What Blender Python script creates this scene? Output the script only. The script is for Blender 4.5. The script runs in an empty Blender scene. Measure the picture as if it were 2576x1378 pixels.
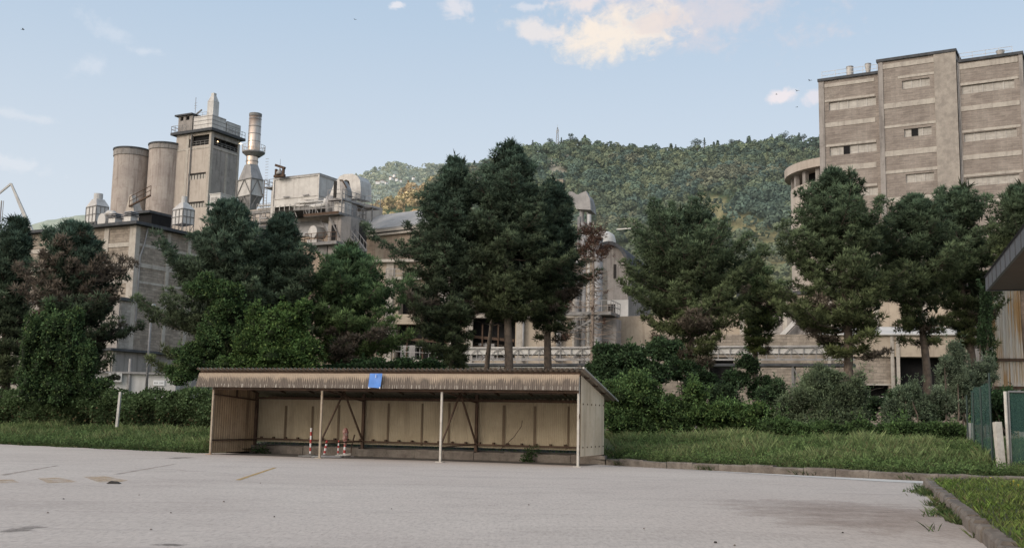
import bpy, math, random
import numpy as np
from math import sin, cos, pi, radians, atan2, hypot, sqrt
from mathutils import Vector, Matrix, noise as mnoise
random.seed(7); RNG = np.random.default_rng(7)
sc = bpy.context.scene
COL = sc.collection
# ------------------------------------------------------------------ camera
F, PT, RL, H = 2700.0, .1339, .019, 1.5
fwd = np.array([0, cos(PT), sin(PT)]); up0 = np.array([0, -sin(PT), cos(PT)]); R0 = np.array([1., 0, 0])
RR = cos(RL)*R0+sin(RL)*up0; UU = -sin(RL)*R0+cos(RL)*up0
CAM = np.array([0, 0, H])
cd = bpy.data.cameras.new('camera'); cam = bpy.data.objects.new('camera', cd); COL.objects.link(cam)
cam.matrix_world = Matrix(((RR[0], UU[0], -fwd[0], 0), (RR[1], UU[1], -fwd[1], 0), (RR[2], UU[2], -fwd[2], H), (0, 0, 0, 1)))
cd.sensor_width = 36; cd.lens = F/2576*36; cd.clip_start = .1; cd.clip_end = 12000
sc.camera = cam
def ray(px, py): return RR*(px-1288)+UU*(689-py)+fwd*F
def at(px, py, Y): v = ray(px, py); return v/v[1]*Y+CAM
def atz(px, py, z): v = ray(px, py); return v/v[2]*(z-H)+CAM
def to_px(P):
    v = np.asarray(P, float)-CAM; d = v@fwd
    return 1288+F*(v@RR)/d, 689-F*(v@UU)/d
# ------------------------------------------------------------------ object helpers
def tag(o, label=None, cat=None, group=None, kind=None):
    if label: o['label'] = label
    if cat: o['category'] = cat
    if group: o['group'] = group
    if kind: o['kind'] = kind
    return o
class Fr:
    """a local frame: origin and a turn about z; finds where a sight line meets its planes"""
    def __init__(s, loc, ang=0): s.o = np.array(loc, float); s.a = radians(ang); s.ex = np.array([cos(s.a), sin(s.a), 0]); s.ey = np.array([-sin(s.a), cos(s.a), 0])
    def L(s, p): q = np.asarray(p)-s.o; return np.array([q@s.ex, q@s.ey, q[2]])
    def W(s, p): return s.o+s.ex*p[0]+s.ey*p[1]+np.array([0, 0, p[2]])
    def fy(s, px, py, yl=0.):      # plane local y = yl -> (x, z)
        v = ray(px, py); t = ((s.o+s.ey*yl-CAM)@s.ey)/(v@s.ey); q = s.L(CAM+v*t); return q[0], q[2]
    def fx(s, px, py, xl=0.):
        v = ray(px, py); t = ((s.o+s.ex*xl-CAM)@s.ex)/(v@s.ex); q = s.L(CAM+v*t); return q[1], q[2]
def thing(name, label, cat, fr=None, group=None):
    o = bpy.data.objects.new(name, None); COL.objects.link(o); o.empty_display_size = .3
    if fr is not None: o.location = Vector(fr.o); o.rotation_euler = (0, 0, fr.a)
    return tag(o, label, cat, group)
def raw_mesh(name, V, Fc, mat, parent=None, cols=None, smooth=False, uv=True):
    me = bpy.data.meshes.new(name)
    if isinstance(Fc, np.ndarray):
        n, k = Fc.shape
        me.vertices.add(len(V)); me.vertices.foreach_set('co', np.asarray(V, np.float32).ravel())
        me.loops.add(n*k); me.loops.foreach_set('vertex_index', Fc.astype(np.int32).ravel())
        me.polygons.add(n); me.polygons.foreach_set('loop_start', np.arange(0, n*k, k, dtype=np.int32))
        me.polygons.foreach_set('loop_total', np.full(n, k, np.int32))
        me.update(calc_edges=True)
    else:
        me.from_pydata([tuple(v) for v in V], [], [tuple(f) for f in Fc]); me.update()
    if cols is not None:
        a = me.color_attributes.new('Col', 'FLOAT_COLOR', 'POINT')
        c = np.ones((len(V), 4), np.float32); c[:, :3] = cols; a.data.foreach_set('color', c.ravel())
    if smooth: me.polygons.foreach_set('use_smooth', np.ones(len(me.polygons), bool))
    if uv and len(me.polygons) < 60000:
        ul = me.uv_layers.new(name='UV')
        n = len(me.loops); li = np.empty(n, np.int32); me.loops.foreach_get('vertex_index', li)
        co = np.empty(len(me.vertices)*3, np.float32); me.vertices.foreach_get('co', co); co = co.reshape(-1, 3)[li]
        np_ = len(me.polygons); lt = np.empty(np_, np.int32); me.polygons.foreach_get('loop_total', lt)
        nn = np.empty(np_*3, np.float32); me.polygons.foreach_get('normal', nn); nn = np.repeat(nn.reshape(-1, 3), lt, axis=0)
        h = np.hypot(nn[:, 0], nn[:, 1])+1e-9; wall = np.abs(nn[:, 2]) < .8
        u = np.where(wall, (-co[:, 0]*nn[:, 1]+co[:, 1]*nn[:, 0])/h, co[:, 0]); v = np.where(wall, co[:, 2], co[:, 1])
        ul.data.foreach_set('uv', np.stack([u, v], 1).astype(np.float32).ravel())
    if mat: me.materials.append(mat)
    o = bpy.data.objects.new(name, me); COL.objects.link(o)
    if parent is not None: o.parent = parent
    return o
SPLIT = {'gallery_column', 'pilaster', 'support', 'concrete_band', 'corner_pier', 'steel_post', 'stanchion', 'rafter', 'purlin', 'side_rail', 'column', 'floor_slab', 'dark_panel', 'rear_rail', 'front_beam', 'top_deck', 'valve', 'rail', 'bolt', 'clip', 'fascia_board', 'white_band', 'red_band', 'seam', 'lettering'}
class MB:
    def __init__(s): s.v = []; s.f = []
    def add(s, vs, fs):
        b = len(s.v); s.v += [tuple(map(float, v)) for v in vs]; s.f += [tuple(b+i for i in f) for f in fs]; return s
    def box(s, x0, x1, y0, y1, z0, z1, bev=0):
        x0, x1 = min(x0, x1), max(x0, x1); y0, y1 = min(y0, y1), max(y0, y1); z0, z1 = min(z0, z1), max(z0, z1)
        return s.add([(x0, y0, z0), (x1, y0, z0), (x1, y1, z0), (x0, y1, z0), (x0, y0, z1), (x1, y0, z1), (x1, y1, z1), (x0, y1, z1)],
                     [(0, 3, 2, 1), (4, 5, 6, 7), (0, 1, 5, 4), (1, 2, 6, 5), (2, 3, 7, 6), (3, 0, 4, 7)])
    def hexa(s, b, t):   # bottom 4 and top 4 points
        return s.add(list(b)+list(t), [(0, 3, 2, 1), (4, 5, 6, 7), (0, 1, 5, 4), (1, 2, 6, 5), (2, 3, 7, 6), (3, 0, 4, 7)])
    def quad(s, a, b, c, d): return s.add([a, b, c, d], [(0, 1, 2, 3)])
    def tube(s, pts, r, n=8, caps=True):
        pts = [np.asarray(p, float) for p in pts]; m = len(pts)
        rs = r if hasattr(r, '__len__') else [r]*m
        ref = None; V = []
        for i, p in enumerate(pts):
            d = pts[min(i+1, m-1)]-pts[max(i-1, 0)]; d = d/(np.linalg.norm(d)+1e-9)
            if ref is None: ref = np.array([0, 0, 1.]) if abs(d[2]) < .9 else np.array([1., 0, 0])
            a = np.cross(d, ref); a /= np.linalg.norm(a)+1e-9; b = np.cross(a, d); ref = b
            for k in range(n):
                t = 2*pi*k/n+pi/n; V.append(p+(a*cos(t)+b*sin(t))*rs[i])
        Fc = [(i*n+k, i*n+(k+1) % n, (i+1)*n+(k+1) % n, (i+1)*n+k) for i in range(m-1) for k in range(n)]
        if caps: Fc += [tuple(range(n))[::-1], tuple(range((m-1)*n, m*n))]
        return s.add(V, Fc)
    def bar(s, a, b, w): return s.tube([a, b], w*.7071, 4)
    def lathe(s, prof, c=(0, 0), n=24, closed=True):   # prof (r,z)
        V = [(c[0]+r*cos(2*pi*k/n), c[1]+r*sin(2*pi*k/n), z) for r, z in prof for k in range(n)]; m = len(prof)
        Fc = [(i*n+k, i*n+(k+1) % n, (i+1)*n+(k+1) % n, (i+1)*n+k) for i in range(m-1) for k in range(n)]
        if closed: Fc += [tuple(range(n))[::-1], tuple(range((m-1)*n, m*n))]
        return s.add(V, Fc)
    def prism(s, poly, d):     # poly 3D points, extruded by vector d
        n = len(poly); d = np.asarray(d, float); V = [np.asarray(p, float) for p in poly]; V += [p+d for p in V]
        return s.add(V, [tuple(range(n))[::-1], tuple(range(n, 2*n))]+[(i, (i+1) % n, n+(i+1) % n, n+i) for i in range(n)])
    def holes(s, fn, u0, u1, z0, z1, hs, dep):
        """wall sheet with openings; fn(u, z, d) -> point, d = depth behind the face"""
        us = sorted({u0, u1, *[h[0] for h in hs], *[h[1] for h in hs]}); zs = sorted({z0, z1, *[h[2] for h in hs], *[h[3] for h in hs]})
        us = [u for u in us if u0 <= u <= u1]; zs = [z for z in zs if z0 <= z <= z1]
        for a, b in zip(us, us[1:]):
            for c, d in zip(zs, zs[1:]):
                mu, mz = (a+b)/2, (c+d)/2
                if any(h[0] < mu < h[1] and h[2] < mz < h[3] for h in hs): continue
                s.quad(fn(a, c, 0), fn(b, c, 0), fn(b, d, 0), fn(a, d, 0))
        for a, b, c, d in hs:
            s.quad(fn(a, c, 0), fn(a, d, 0), fn(a, d, dep), fn(a, c, dep)); s.quad(fn(b, d, 0), fn(b, c, 0), fn(b, c, dep), fn(b, d, dep))
            s.quad(fn(a, d, 0), fn(b, d, 0), fn(b, d, dep), fn(a, d, dep)); s.quad(fn(b, c, 0), fn(a, c, 0), fn(a, c, dep), fn(b, c, dep))
        return s
    def rail(s, pts, h=1.0, w=.05, posts=1.2):
        for a, b in zip(pts, pts[1:]):
            a = np.asarray(a, float); b = np.asarray(b, float); L = np.linalg.norm(b-a); n = max(1, int(round(L/posts)))
            for zz in (h*.5, h): s.bar(a+[0, 0, zz], b+[0, 0, zz], w)
            for i in range(n+1): p = a+(b-a)*i/n; s.bar(p, p+[0, 0, h], w)
        return s
    def build(s, name, mat, parent=None, smooth=False):
        if name not in SPLIT: return raw_mesh(name, s.v, s.f, mat, parent, smooth=smooth)
        par = list(range(len(s.v)))     # every loose piece becomes a part of its own
        def find(i):
            while par[i] != i: par[i] = par[par[i]]; i = par[i]
            return i
        for f in s.f:
            for q in f[1:]: par[find(q)] = find(f[0])
        G_ = {}
        for f in s.f: G_.setdefault(find(f[0]), []).append(f)
        for fs in G_.values():
            ids = sorted({i for f in fs for i in f}); mp = {i: k for k, i in enumerate(ids)}
            o = raw_mesh(name, [s.v[i] for i in ids], [tuple(mp[i] for i in f) for f in fs], mat, parent, smooth=smooth)
        return o
# ------------------------------------------------------------------ materials
class NT:
    def __init__(s, name):
        s.m = bpy.data.materials.new(name); s.m.use_nodes = True; s.t = s.m.node_tree; s.t.nodes.clear()
        s.out = s.t.nodes.new('ShaderNodeOutputMaterial'); s.b = s.t.nodes.new('ShaderNodeBsdfPrincipled'); s.t.links.new(s.b.outputs[0], s.out.inputs[0])
    def n(s, ty, ins=None, **kw):
        x = s.t.nodes.new(ty)
        for k, v in kw.items(): setattr(x, k, v)
        for k, v in (ins or {}).items(): s.put(x, k, v)
        return x
    def put(s, node, k, v):
        i = node.inputs[k]
        if isinstance(v, bpy.types.NodeSocket): s.t.links.new(v, i)
        elif isinstance(v, tuple) and i.type == 'RGBA' and len(v) == 3: i.default_value = (*v, 1)
        else: i.default_value = v
    def math(s, op, a, b=0., c=None):
        x = s.n('ShaderNodeMath', operation=op); s.put(x, 0, a); s.put(x, 1, b)
        if c is not None: s.put(x, 2, c)
        return x.outputs[0]
    def mix(s, fac, a, b, bt='MIX'):
        x = s.n('ShaderNodeMix', data_type='RGBA', blend_type=bt); s.put(x, 0, fac); s.put(x, 6, a); s.put(x, 7, b); return x.outputs[2]
    def coord(s, which='Object', scale=(1, 1, 1)):
        c = s.n('ShaderNodeTexCoord').outputs[which]
        if tuple(scale) != (1, 1, 1): c = s.n('ShaderNodeMapping', {'Vector': c, 'Scale': scale}).outputs[0]
        return c
    def noise(s, co, sc_, det=4, rough=.6, dist=0.): return s.n('ShaderNodeTexNoise', {'Vector': co, 'Scale': sc_, 'Detail': det, 'Roughness': rough, 'Distortion': dist}).outputs[0]
    def ramp(s, f, a, b): return s.n('ShaderNodeMapRange', {'Value': f, 'From Min': a, 'From Max': b}).outputs[0]
    def bump(s, h, st=.3, d=.02): s.put(s.b, 'Normal', s.n('ShaderNodeBump', {'Height': h, 'Strength': st, 'Distance': d}).outputs[0])
def surf(name, c1, c2, dark=None, sc_=.6, rough=.85, streak=.5, brick=None, ridge=None, metal=0., bump=.3, spec=.3, fine=6., blot=.5, rust=None):
    """weathered surface: two tones of noise, vertical run-off streaks, optional coursed blocks"""
    m = NT(name); co = m.coord(); dark = dark or tuple(x*.45 for x in c1)
    n1 = m.noise(co, sc_, 6, .65); n2 = m.noise(co, fine, 4, .6)
    c = m.mix(m.ramp(n1, .38, .62), c1, c2); h = n2
    if brick:
        bw, bh, mo, var = brick
        bt = m.n('ShaderNodeTexBrick', {'Vector': m.n('ShaderNodeTexCoord').outputs['UV'], 'Scale': 1., 'Brick Width': bw, 'Row Height': bh, 'Mortar Size': .018, 'Mortar Smooth': .3,
                 'Color1': (1, 1, 1), 'Color2': (var, var, var), 'Mortar': mo, 'Bias': 0.})
        c = m.mix(.85, c, bt.outputs[0], 'MULTIPLY'); h = m.math('ADD', n2, m.math('MULTIPLY', bt.outputs[1], -1.2))
        if bw < 5:
            cs = m.noise(m.coord('UV', (.9, 4.2, 1)), 1.1, 4, .7); c = m.mix(m.math('MULTIPLY', m.ramp(cs, .5, .75), .45), c, tuple(min(1, x*1.5) for x in c2)); c = m.mix(m.math('MULTIPLY', m.ramp(cs, .46, .25), .5), c, dark)
    if ridge:
        w_ = m.n('ShaderNodeTexWave', {'Vector': co, 'Scale': .31416/ridge[1], 'Distortion': 0.}, bands_direction=ridge[0]); c = m.mix(m.math('MULTIPLY', w_.outputs[1], ridge[2]), c, dark)  # corrugation shade painted as darker bands in the sheet colour
    st = m.noise(m.coord('Object', (1.6, 1.6, .13)), 1.3, 5, .6)
    c = m.mix(m.math('MULTIPLY', m.ramp(st, .5, .78), streak), c, dark)
    bl = m.noise(co, sc_*3.1, 6, .7, .6); c = m.mix(m.math('MULTIPLY', m.ramp(bl, .52, .8), blot), c, dark)
    if rust:
        rs = m.noise(m.coord('Object', (1, 1, .35)), 1.1, 7, .7); c = m.mix(m.ramp(rs, rust[1], rust[1]+.14), c, rust[0])
    m.put(m.b, 'Base Color', c); m.b.inputs['Metallic'].default_value = metal; m.b.inputs['Specular IOR Level'].default_value = spec
    m.put(m.b, 'Roughness', m.ramp(n1, -1.5, 1.5) if False else rough); m.bump(h, bump, .03)
    return m.m
def leafmat(name, tr=.25, rough=.65):
    m = NT(name); c = m.n('ShaderNodeVertexColor', layer_name='Col').outputs[0]
    m.put(m.b, 'Base Color', c); m.b.inputs['Roughness'].default_value = rough; m.b.inputs['Specular IOR Level'].default_value = .15
    t = m.n('ShaderNodeBsdfTranslucent', {'Color': c}); x = m.n('ShaderNodeMixShader', {0: tr, 1: m.b.outputs[0], 2: t.outputs[0]}); m.t.links.new(x.outputs[0], m.out.inputs[0])
    return m.m
M = {}
M['concrete'] = surf('concrete', (.405, .35, .30), (.475, .42, .365), (.22, .175, .14), .35, streak=.6, blot=.45)
M['concrete_band'] = surf('concrete_band', (.38, .34, .295), (.46, .42, .365), (.2, .175, .155), .9, streak=.7, blot=.8)
M['concrete_grey'] = surf('concrete_grey', (.27, .245, .225), (.34, .31, .285), (.12, .105, .095), .4, streak=.9, blot=.75)
M['silo'] = surf('silo_concrete', (.37, .315, .28), (.455, .395, .35), (.18, .14, .12), .28, streak=.95, blot=.8, brick=(60, 1.35, (.8, .8, .8), .96))
M['block'] = surf('block_masonry', (.27, .225, .18), (.395, .335, .275), (.15, .125, .10), .9, brick=(.55, .26, (.55, .55, .55), .66), streak=.35, bump=.6, fine=9, blot=.7)
M['block_light'] = surf('block_masonry_light', (.31, .285, .25), (.42, .38, .33), (.18, .16, .14), 1.1, brick=(.6, .27, (.6, .6, .6), .7), streak=.3, bump=.6, fine=9)
M['brick_brown'] = surf('brick_brown', (.225, .19, .165), (.31, .27, .235), (.145, .125, .11), .45, brick=(1.1, .25, (1.3, 1.25, 1.2), .8), streak=.3, bump=.5, fine=8, blot=.5)
M['pier'] = surf('rough_pier_concrete', (.27, .24, .21), (.37, .33, .285), (.19, .16, .14), 1.6, streak=.4, bump=.6, blot=.6)
M['roof_dark'] = surf('roof_dark', (.055, .06, .065), (.09, .09, .095), None, 1.2, .9)
M['roof_fibre'] = surf('fibre_cement_roof', (.29, .28, .27), (.35, .34, .33), (.18, .17, .16), .25, .9, streak=.2, brick=(1.1, 60, (.7, .7, .7), .93))
M['clad'] = surf('corrugated_cladding', (.30, .235, .18), (.40, .32, .25), (.17, .13, .1), .4, .8, streak=.9, brick=(.35, 60, (.6, .6, .6), .82))
M['galv'] = surf('galvanised_steel', (.42, .40, .375), (.52, .50, .47), (.24, .21, .19), .5, .55, streak=.6, metal=.25, bump=.12, rust=((.20, .13, .09), .68))
M['galv_dull'] = surf('dull_galvanised_steel', (.25, .24, .235), (.34, .325, .315), (.13, .12, .115), .6, .6, streak=.7, metal=.3, bump=.15)
M['stack'] = surf('stack_steel', (.55, .42, .33), (.62, .52, .43), (.34, .22, .15), .3, .32, streak=.7, metal=.85, bump=.1, fine=1.)
M['steel_frame'] = surf('painted_steel_frame', (.17, .165, .16), (.24, .23, .22), (.1, .07, .05), 1.5, .7)
M['rust'] = surf('rusty_steel', (.065, .042, .03), (.11, .07, .047), (.06, .04, .03), 3., .9)
M['white'] = surf('white_panel', (.48, .465, .44), (.58, .56, .53), (.38, .36, .33), .5, .6, streak=.5, blot=.25)
M['panel_pale'] = surf('pale_translucent_panel', (.36, .33, .29), (.46, .43, .385), (.25, .22, .19), 1.8, .5, streak=.4, brick=(.72, 60, (.6, .6, .6), .8))
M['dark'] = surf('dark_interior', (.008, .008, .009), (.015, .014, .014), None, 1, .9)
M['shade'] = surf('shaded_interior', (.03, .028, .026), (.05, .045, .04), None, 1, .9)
M['cream'] = surf('cream_render', (.36, .30, .235), (.44, .37, .29), (.2, .155, .12), .3, .9, streak=.75, blot=.6)
M['bark'] = surf('pine_bark', (.10, .08, .065), (.175, .135, .105), (.045, .035, .03), 4., .95, streak=.6, bump=.8, fine=20)
M['bark_dead'] = surf('dead_wood', (.20, .16, .13), (.27, .22, .185), (.09, .07, .06), 4., .95)
M['kerb'] = surf('kerb_stone', (.12, .10, .085), (.19, .165, .14), (.06, .055, .045), 2.2, .95, bump=.9, fine=14, blot=.9)
M['post_conc'] = surf('old_concrete_post', (.42, .40, .37), (.52, .5, .46), (.2, .18, .15), 3., .9)
M['paint_white'] = surf('peeling_white_paint', (.42, .39, .34), (.52, .49, .44), (.25, .17, .11), 5., .7, rust=((.22, .12, .06), .62))
M['paint_rust'] = surf('rust_and_cream_paint', (.29, .235, .175), (.37, .315, .245), (.22, .12, .06), 4., .8, rust=((.25, .13, .06), .5))
M['red'] = surf('red_paint', (.42, .05, .05), (.5, .09, .08), (.2, .05, .04), 8., .6)
M['white_paint'] = surf('white_paint', (.72, .71, .70), (.8, .79, .77), (.4, .38, .35), 8., .6)
M['asbestos'] = surf('roof_sheet', (.27, .225, .18), (.35, .295, .24), (.08, .065, .05), 1.6, .95)
M['fibre_khaki'] = surf('khaki_fibre_sheet', (.35, .295, .20), (.44, .375, .265), (.17, .13, .085), .7, .8, ridge=('X', .07, .35), streak=.75, blot=.35, bump=.15)
M['fibre_side'] = surf('side_fibre_sheet', (.55, .45, .325), (.65, .55, .415), (.22, .17, .12), .9, .85, ridge=('Y', .145, .6), streak=.6, blot=.3, bump=.2)
M['fibre_left'] = surf('left_fibre_sheet', (.32, .225, .135), (.42, .31, .20), (.12, .08, .05), .9, .85, ridge=('Y', .145, .5), streak=.95, blot=.6, bump=.2)
M['leaf'] = leafmat('broad_leaf'); M['needle'] = leafmat('pine_needles', .2, .75); M['grass'] = leafmat('grass_blades', .3)
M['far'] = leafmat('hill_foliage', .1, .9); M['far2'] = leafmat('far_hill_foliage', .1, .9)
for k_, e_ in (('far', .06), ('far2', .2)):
    b_ = [x for x in M[k_].node_tree.nodes if x.type == 'BSDF_PRINCIPLED'][0]; b_.inputs['Emission Color'].default_value = (.50, .56, .58, 1); b_.inputs['Emission Strength'].default_value = e_  # valley haze painted in as a faint glow of the leaves
def mat_fascia():
    m = NT('fascia_sheet'); uv = m.n('ShaderNodeTexCoord').outputs['UV']; s_ = m.n('ShaderNodeSeparateXYZ', {0: uv}); u, v = s_.outputs[0], s_.outputs[1]
    nz = m.noise(m.coord('Object', (1, 1, 1)), 2.2, 5, .6)
    cell = m.math('ABSOLUTE', m.math('SUBTRACT', m.math('FRACT', m.math('ADD', m.math('MULTIPLY', u, 1/.52), m.math('MULTIPLY', m.noise(m.coord(), .7, 0., .5), .8))), .5))     # 0 mid .5 edge
    h = m.math('DIVIDE', m.math('SUBTRACT', v, 2.45), .53)
    edge = m.math('ADD', h, m.math('MULTIPLY', m.math('POWER', m.math('MULTIPLY', cell, 2.), 2.5), .42)); edge = m.math('ADD', edge, m.math('MULTIPLY', m.noise(m.coord(), 1.3, 1., .5), .3))
    dk = m.ramp(edge, .98, .8)
    fine = m.noise(m.coord('UV', (14, 1.2, 1)), 1.5, 5, .6)
    light = m.mix(m.ramp(nz, .3, .7), (.42, .335, .25), (.35, .285, .22)); dark = m.mix(m.ramp(fine, .35, .7), (.10, .08, .065), (.17, .14, .115))
    c = m.mix(dk, light, dark)
    drip = m.math('MULTIPLY', m.math('GREATER_THAN', m.math('ADD', cell, m.math('MULTIPLY', fine, .05)), .482), m.math('LESS_THAN', h, .24))
    c = m.mix(m.math('MULTIPLY', drip, .8), c, (.55, .5, .43))
    m.put(m.b, 'Base Color', c); m.b.inputs['Roughness'].default_value = .9; m.bump(fine, .2, .01); return m.m
M['fascia'] = mat_fascia()
def mat_ground():
    m = NT('worn_asphalt'); co = m.coord()
    big = m.noise(co, .09, 5, .6, .4); mid = m.noise(m.coord('Object', (.35, 1, 1)), .55, 6, .7, .8); fine = m.noise(co, 7, 9, 1.0); gr = m.noise(m.coord('Object', (1, .22, 1)), 19., 4, .8); gb = m.noise(m.coord('Object', (1, .5, 1)), 1.3, 5, .75); sp = m.n('ShaderNodeTexVoronoi', {'Vector': co, 'Scale': 9.}).outputs[0]
    c = m.mix(m.ramp(big, .35, .65), (.435, .372, .33), (.505, .445, .395))
    c = m.mix(m.math('MULTIPLY', m.ramp(mid, .5, .75), .45), c, (.25, .21, .185))
    c = m.mix(m.math('MULTIPLY', m.ramp(fine, .48, .72), .6), c, (.2, .18, .165)); c = m.mix(m.math('MULTIPLY', m.ramp(fine, .5, .3), .4), c, (.66, .6, .54))
    c = m.mix(m.math('MULTIPLY', m.ramp(gr, .5, .68), .55), c, (.26, .228, .205)); c = m.mix(m.math('MULTIPLY', m.ramp(gr, .48, .32), .35), c, (.60, .54, .49)); c = m.mix(m.math('MULTIPLY', m.ramp(gb, .5, .7), .2), c, (.28, .245, .225)); sp2 = m.noise(co, 3.2, 3, .6)
    c = m.mix(m.math('MULTIPLY', m.math('LESS_THAN', sp, .09), m.math('GREATER_THAN', sp2, .62)), c, (.1, .09, .085))
    # tyre streaks: long thin noise turned toward the shelter line
    w = m.n('ShaderNodeMapping', {'Vector': m.n('ShaderNodeTexCoord').outputs['Object'], 'Rotation': (0, 0, radians(27)), 'Scale': (.05, 1.7, 1)}).outputs[0]
    c = m.mix(m.math('MULTIPLY', m.ramp(m.noise(w, 1.1, 4, .6), .62, .72), .38), c, (.22, .19, .18))
    w2 = m.n('ShaderNodeMapping', {'Vector': m.n('ShaderNodeTexCoord').outputs['Object'], 'Rotation': (0, 0, radians(-12)), 'Scale': (.12, 2.2, 1)}).outputs[0]
    c = m.mix(m.math('MULTIPLY', m.ramp(m.noise(w2, .9, 5, .6), .66, .78), .3), c, (.2, .18, .17))
    m.put(m.b, 'Base Color', c); m.b.inputs['Roughness'].default_value = .92; m.b.inputs['Specular IOR Level'].default_value = .2; m.bump(fine, .5, .01); return m.m
M['asphalt'] = mat_ground()
def mat_soil():
    m = NT('soil_and_litter'); co = m.coord(); a = m.noise(co, .35, 6, .7); b = m.noise(co, 6, 5, .7)
    c = m.mix(m.ramp(a, .35, .65), (.035, .055, .02), (.08, .085, .04)); c = m.mix(m.math('MULTIPLY', m.ramp(b, .5, .8), .6), c, (.03, .025, .018))
    m.put(m.b, 'Base Color', c); m.b.inputs['Roughness'].default_value = 1; m.bump(b, .8, .05); return m.m
M['soil'] = mat_soil()
def mat_marking():
    m = NT('faded_yellow_marking'); n = m.noise(m.coord(), 7, 6, .8)
    m.put(m.b, 'Base Color', m.mix(m.ramp(n, .35, .7), (.46, .34, .17), (.40, .35, .29))); m.b.inputs['Roughness'].default_value = .9; return m.m
M['marking'] = mat_marking()
def mat_flat(name, c, rough=.7, metal=0):
    m = NT(name); n = m.noise(m.coord(), 3, 5, .6); m.put(m.b, 'Base Color', m.mix(m.ramp(n, .3, .7), c, tuple(x*.8 for x in c))); m.b.inputs['Roughness'].default_value = rough; m.b.inputs['Metallic'].default_value = metal; return m.m
M['lap'] = mat_flat('dark_sheet_lap', (.15, .11, .07), .9); M['greenpost'] = mat_flat('dark_green_post', (.02, .04, .035), .6); M['blue'] = mat_flat('blue_plastic', (.08, .24, .66), .45)
M['lampglass'] = mat_flat('lamp_cover', (.6, .6, .58), .3)
def mat_net():
    m = NT('green_shade_net'); co = m.coord('UV'); n = m.noise(m.coord('UV', (3, .35, 1)), 2., 5, .6)
    m.put(m.b, 'Base Color', m.mix(m.ramp(n, .3, .7), (.024, .07, .058), (.045, .11, .088))); m.b.inputs['Roughness'].default_value = .8
    t = m.n('ShaderNodeBsdfTransparent'); f = m.ramp(n, .2, 1.3); f = m.math('ADD', m.math('MULTIPLY', f, -.25), .68)
    x = m.n('ShaderNodeMixShader', {0: f, 1: t.outputs[0], 2: m.b.outputs[0]}); m.t.links.new(x.outputs[0], m.out.inputs[0]); return m.m
M['net'] = mat_net()
def mat_lamp():
    m = NT('lit_lamp'); e = m.n('ShaderNodeEmission', {'Color': (1, .72, .38), 'Strength': 4.}); m.t.links.new(e.outputs[0], m.out.inputs[0]); return m.m
M['lit'] = mat_lamp(); M['yellow'] = mat_flat('yellow_petal', (.7, .55, .05), .6)
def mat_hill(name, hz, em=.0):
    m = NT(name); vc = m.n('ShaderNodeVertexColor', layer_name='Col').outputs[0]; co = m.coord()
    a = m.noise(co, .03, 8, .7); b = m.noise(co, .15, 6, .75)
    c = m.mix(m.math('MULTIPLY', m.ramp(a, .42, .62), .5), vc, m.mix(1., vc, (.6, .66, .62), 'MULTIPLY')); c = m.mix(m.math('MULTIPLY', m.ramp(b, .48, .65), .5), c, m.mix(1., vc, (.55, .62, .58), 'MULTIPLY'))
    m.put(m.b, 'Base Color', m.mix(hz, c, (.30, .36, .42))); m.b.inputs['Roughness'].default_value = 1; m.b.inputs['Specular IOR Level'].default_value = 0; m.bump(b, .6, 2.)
    m.put(m.b, 'Emission Color', (.50, .54, .53)); m.b.inputs['Emission Strength'].default_value = em; return m.m      # valley haze painted in: pale tint and glow stand for scattered light
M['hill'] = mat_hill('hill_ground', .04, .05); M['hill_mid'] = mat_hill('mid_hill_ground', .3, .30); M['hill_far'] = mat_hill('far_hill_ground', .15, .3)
M['rusty_clad'] = None
def mat_rusty_clad():
    m = NT('rust_streaked_sheet'); u = m.noise(m.coord('UV', (1.2, .12, 1)), 1.6, 5, .6); b = m.n('ShaderNodeTexWave', {'Vector': m.coord('UV'), 'Scale': 1.6, 'Distortion': 0.}, bands_direction='X')
    c = m.mix(m.ramp(u, .47, .6), (.68, .64, .57), (.50, .31, .14)); c = m.mix(m.math('MULTIPLY', b.outputs[1], .3), c, (.2, .13, .08))
    m.put(m.b, 'Base Color', c); m.b.inputs['Roughness'].default_value = .7; m.bump(b.outputs[1], .8, .06); return m.m
M['rusty_clad'] = mat_rusty_clad()
# ------------------------------------------------------------------ light and sky
SUN_EL, SUN_AZ = 24, 232           # azimuth measured clockwise from +Y (north)
w = bpy.data.worlds.new('World'); sc.world = w; w.use_nodes = True
nt = w.node_tree; nt.nodes.clear()
def N(ty, **kw):
    x = nt.nodes.new(ty)
    for k, v in kw.items(): setattr(x, k, v)
    return x
def mth(op, a, b=0.):
    x = N('ShaderNodeMath', operation=op)
    for i, v in enumerate((a, b)):
        if isinstance(v, bpy.types.NodeSocket): nt.links.new(v, x.inputs[i])
        else: x.inputs[i].default_value = v
    return x.outputs[0]
sky = N('ShaderNodeTexSky', sky_type='NISHITA', sun_disc=False, sun_elevation=radians(SUN_EL), sun_rotation=radians(SUN_AZ), air_density=1.0, dust_density=1.2, ozone_density=1.6, altitude=200)
tc = N('ShaderNodeTexCoord').outputs['Generated']
def wn(scale, det, dist=0., mp=None):
    c = tc
    if mp:
        q = N('ShaderNodeMapping'); q.inputs['Scale'].default_value = mp; nt.links.new(tc, q.inputs[0]); c = q.outputs[0]
    x = N('ShaderNodeTexNoise'); nt.links.new(c, x.inputs['Vector']); x.inputs['Scale'].default_value = scale; x.inputs['Detail'].default_value = det; x.inputs['Roughness'].default_value = .6; x.inputs['Distortion'].default_value = dist; return x.outputs[0]
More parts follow.
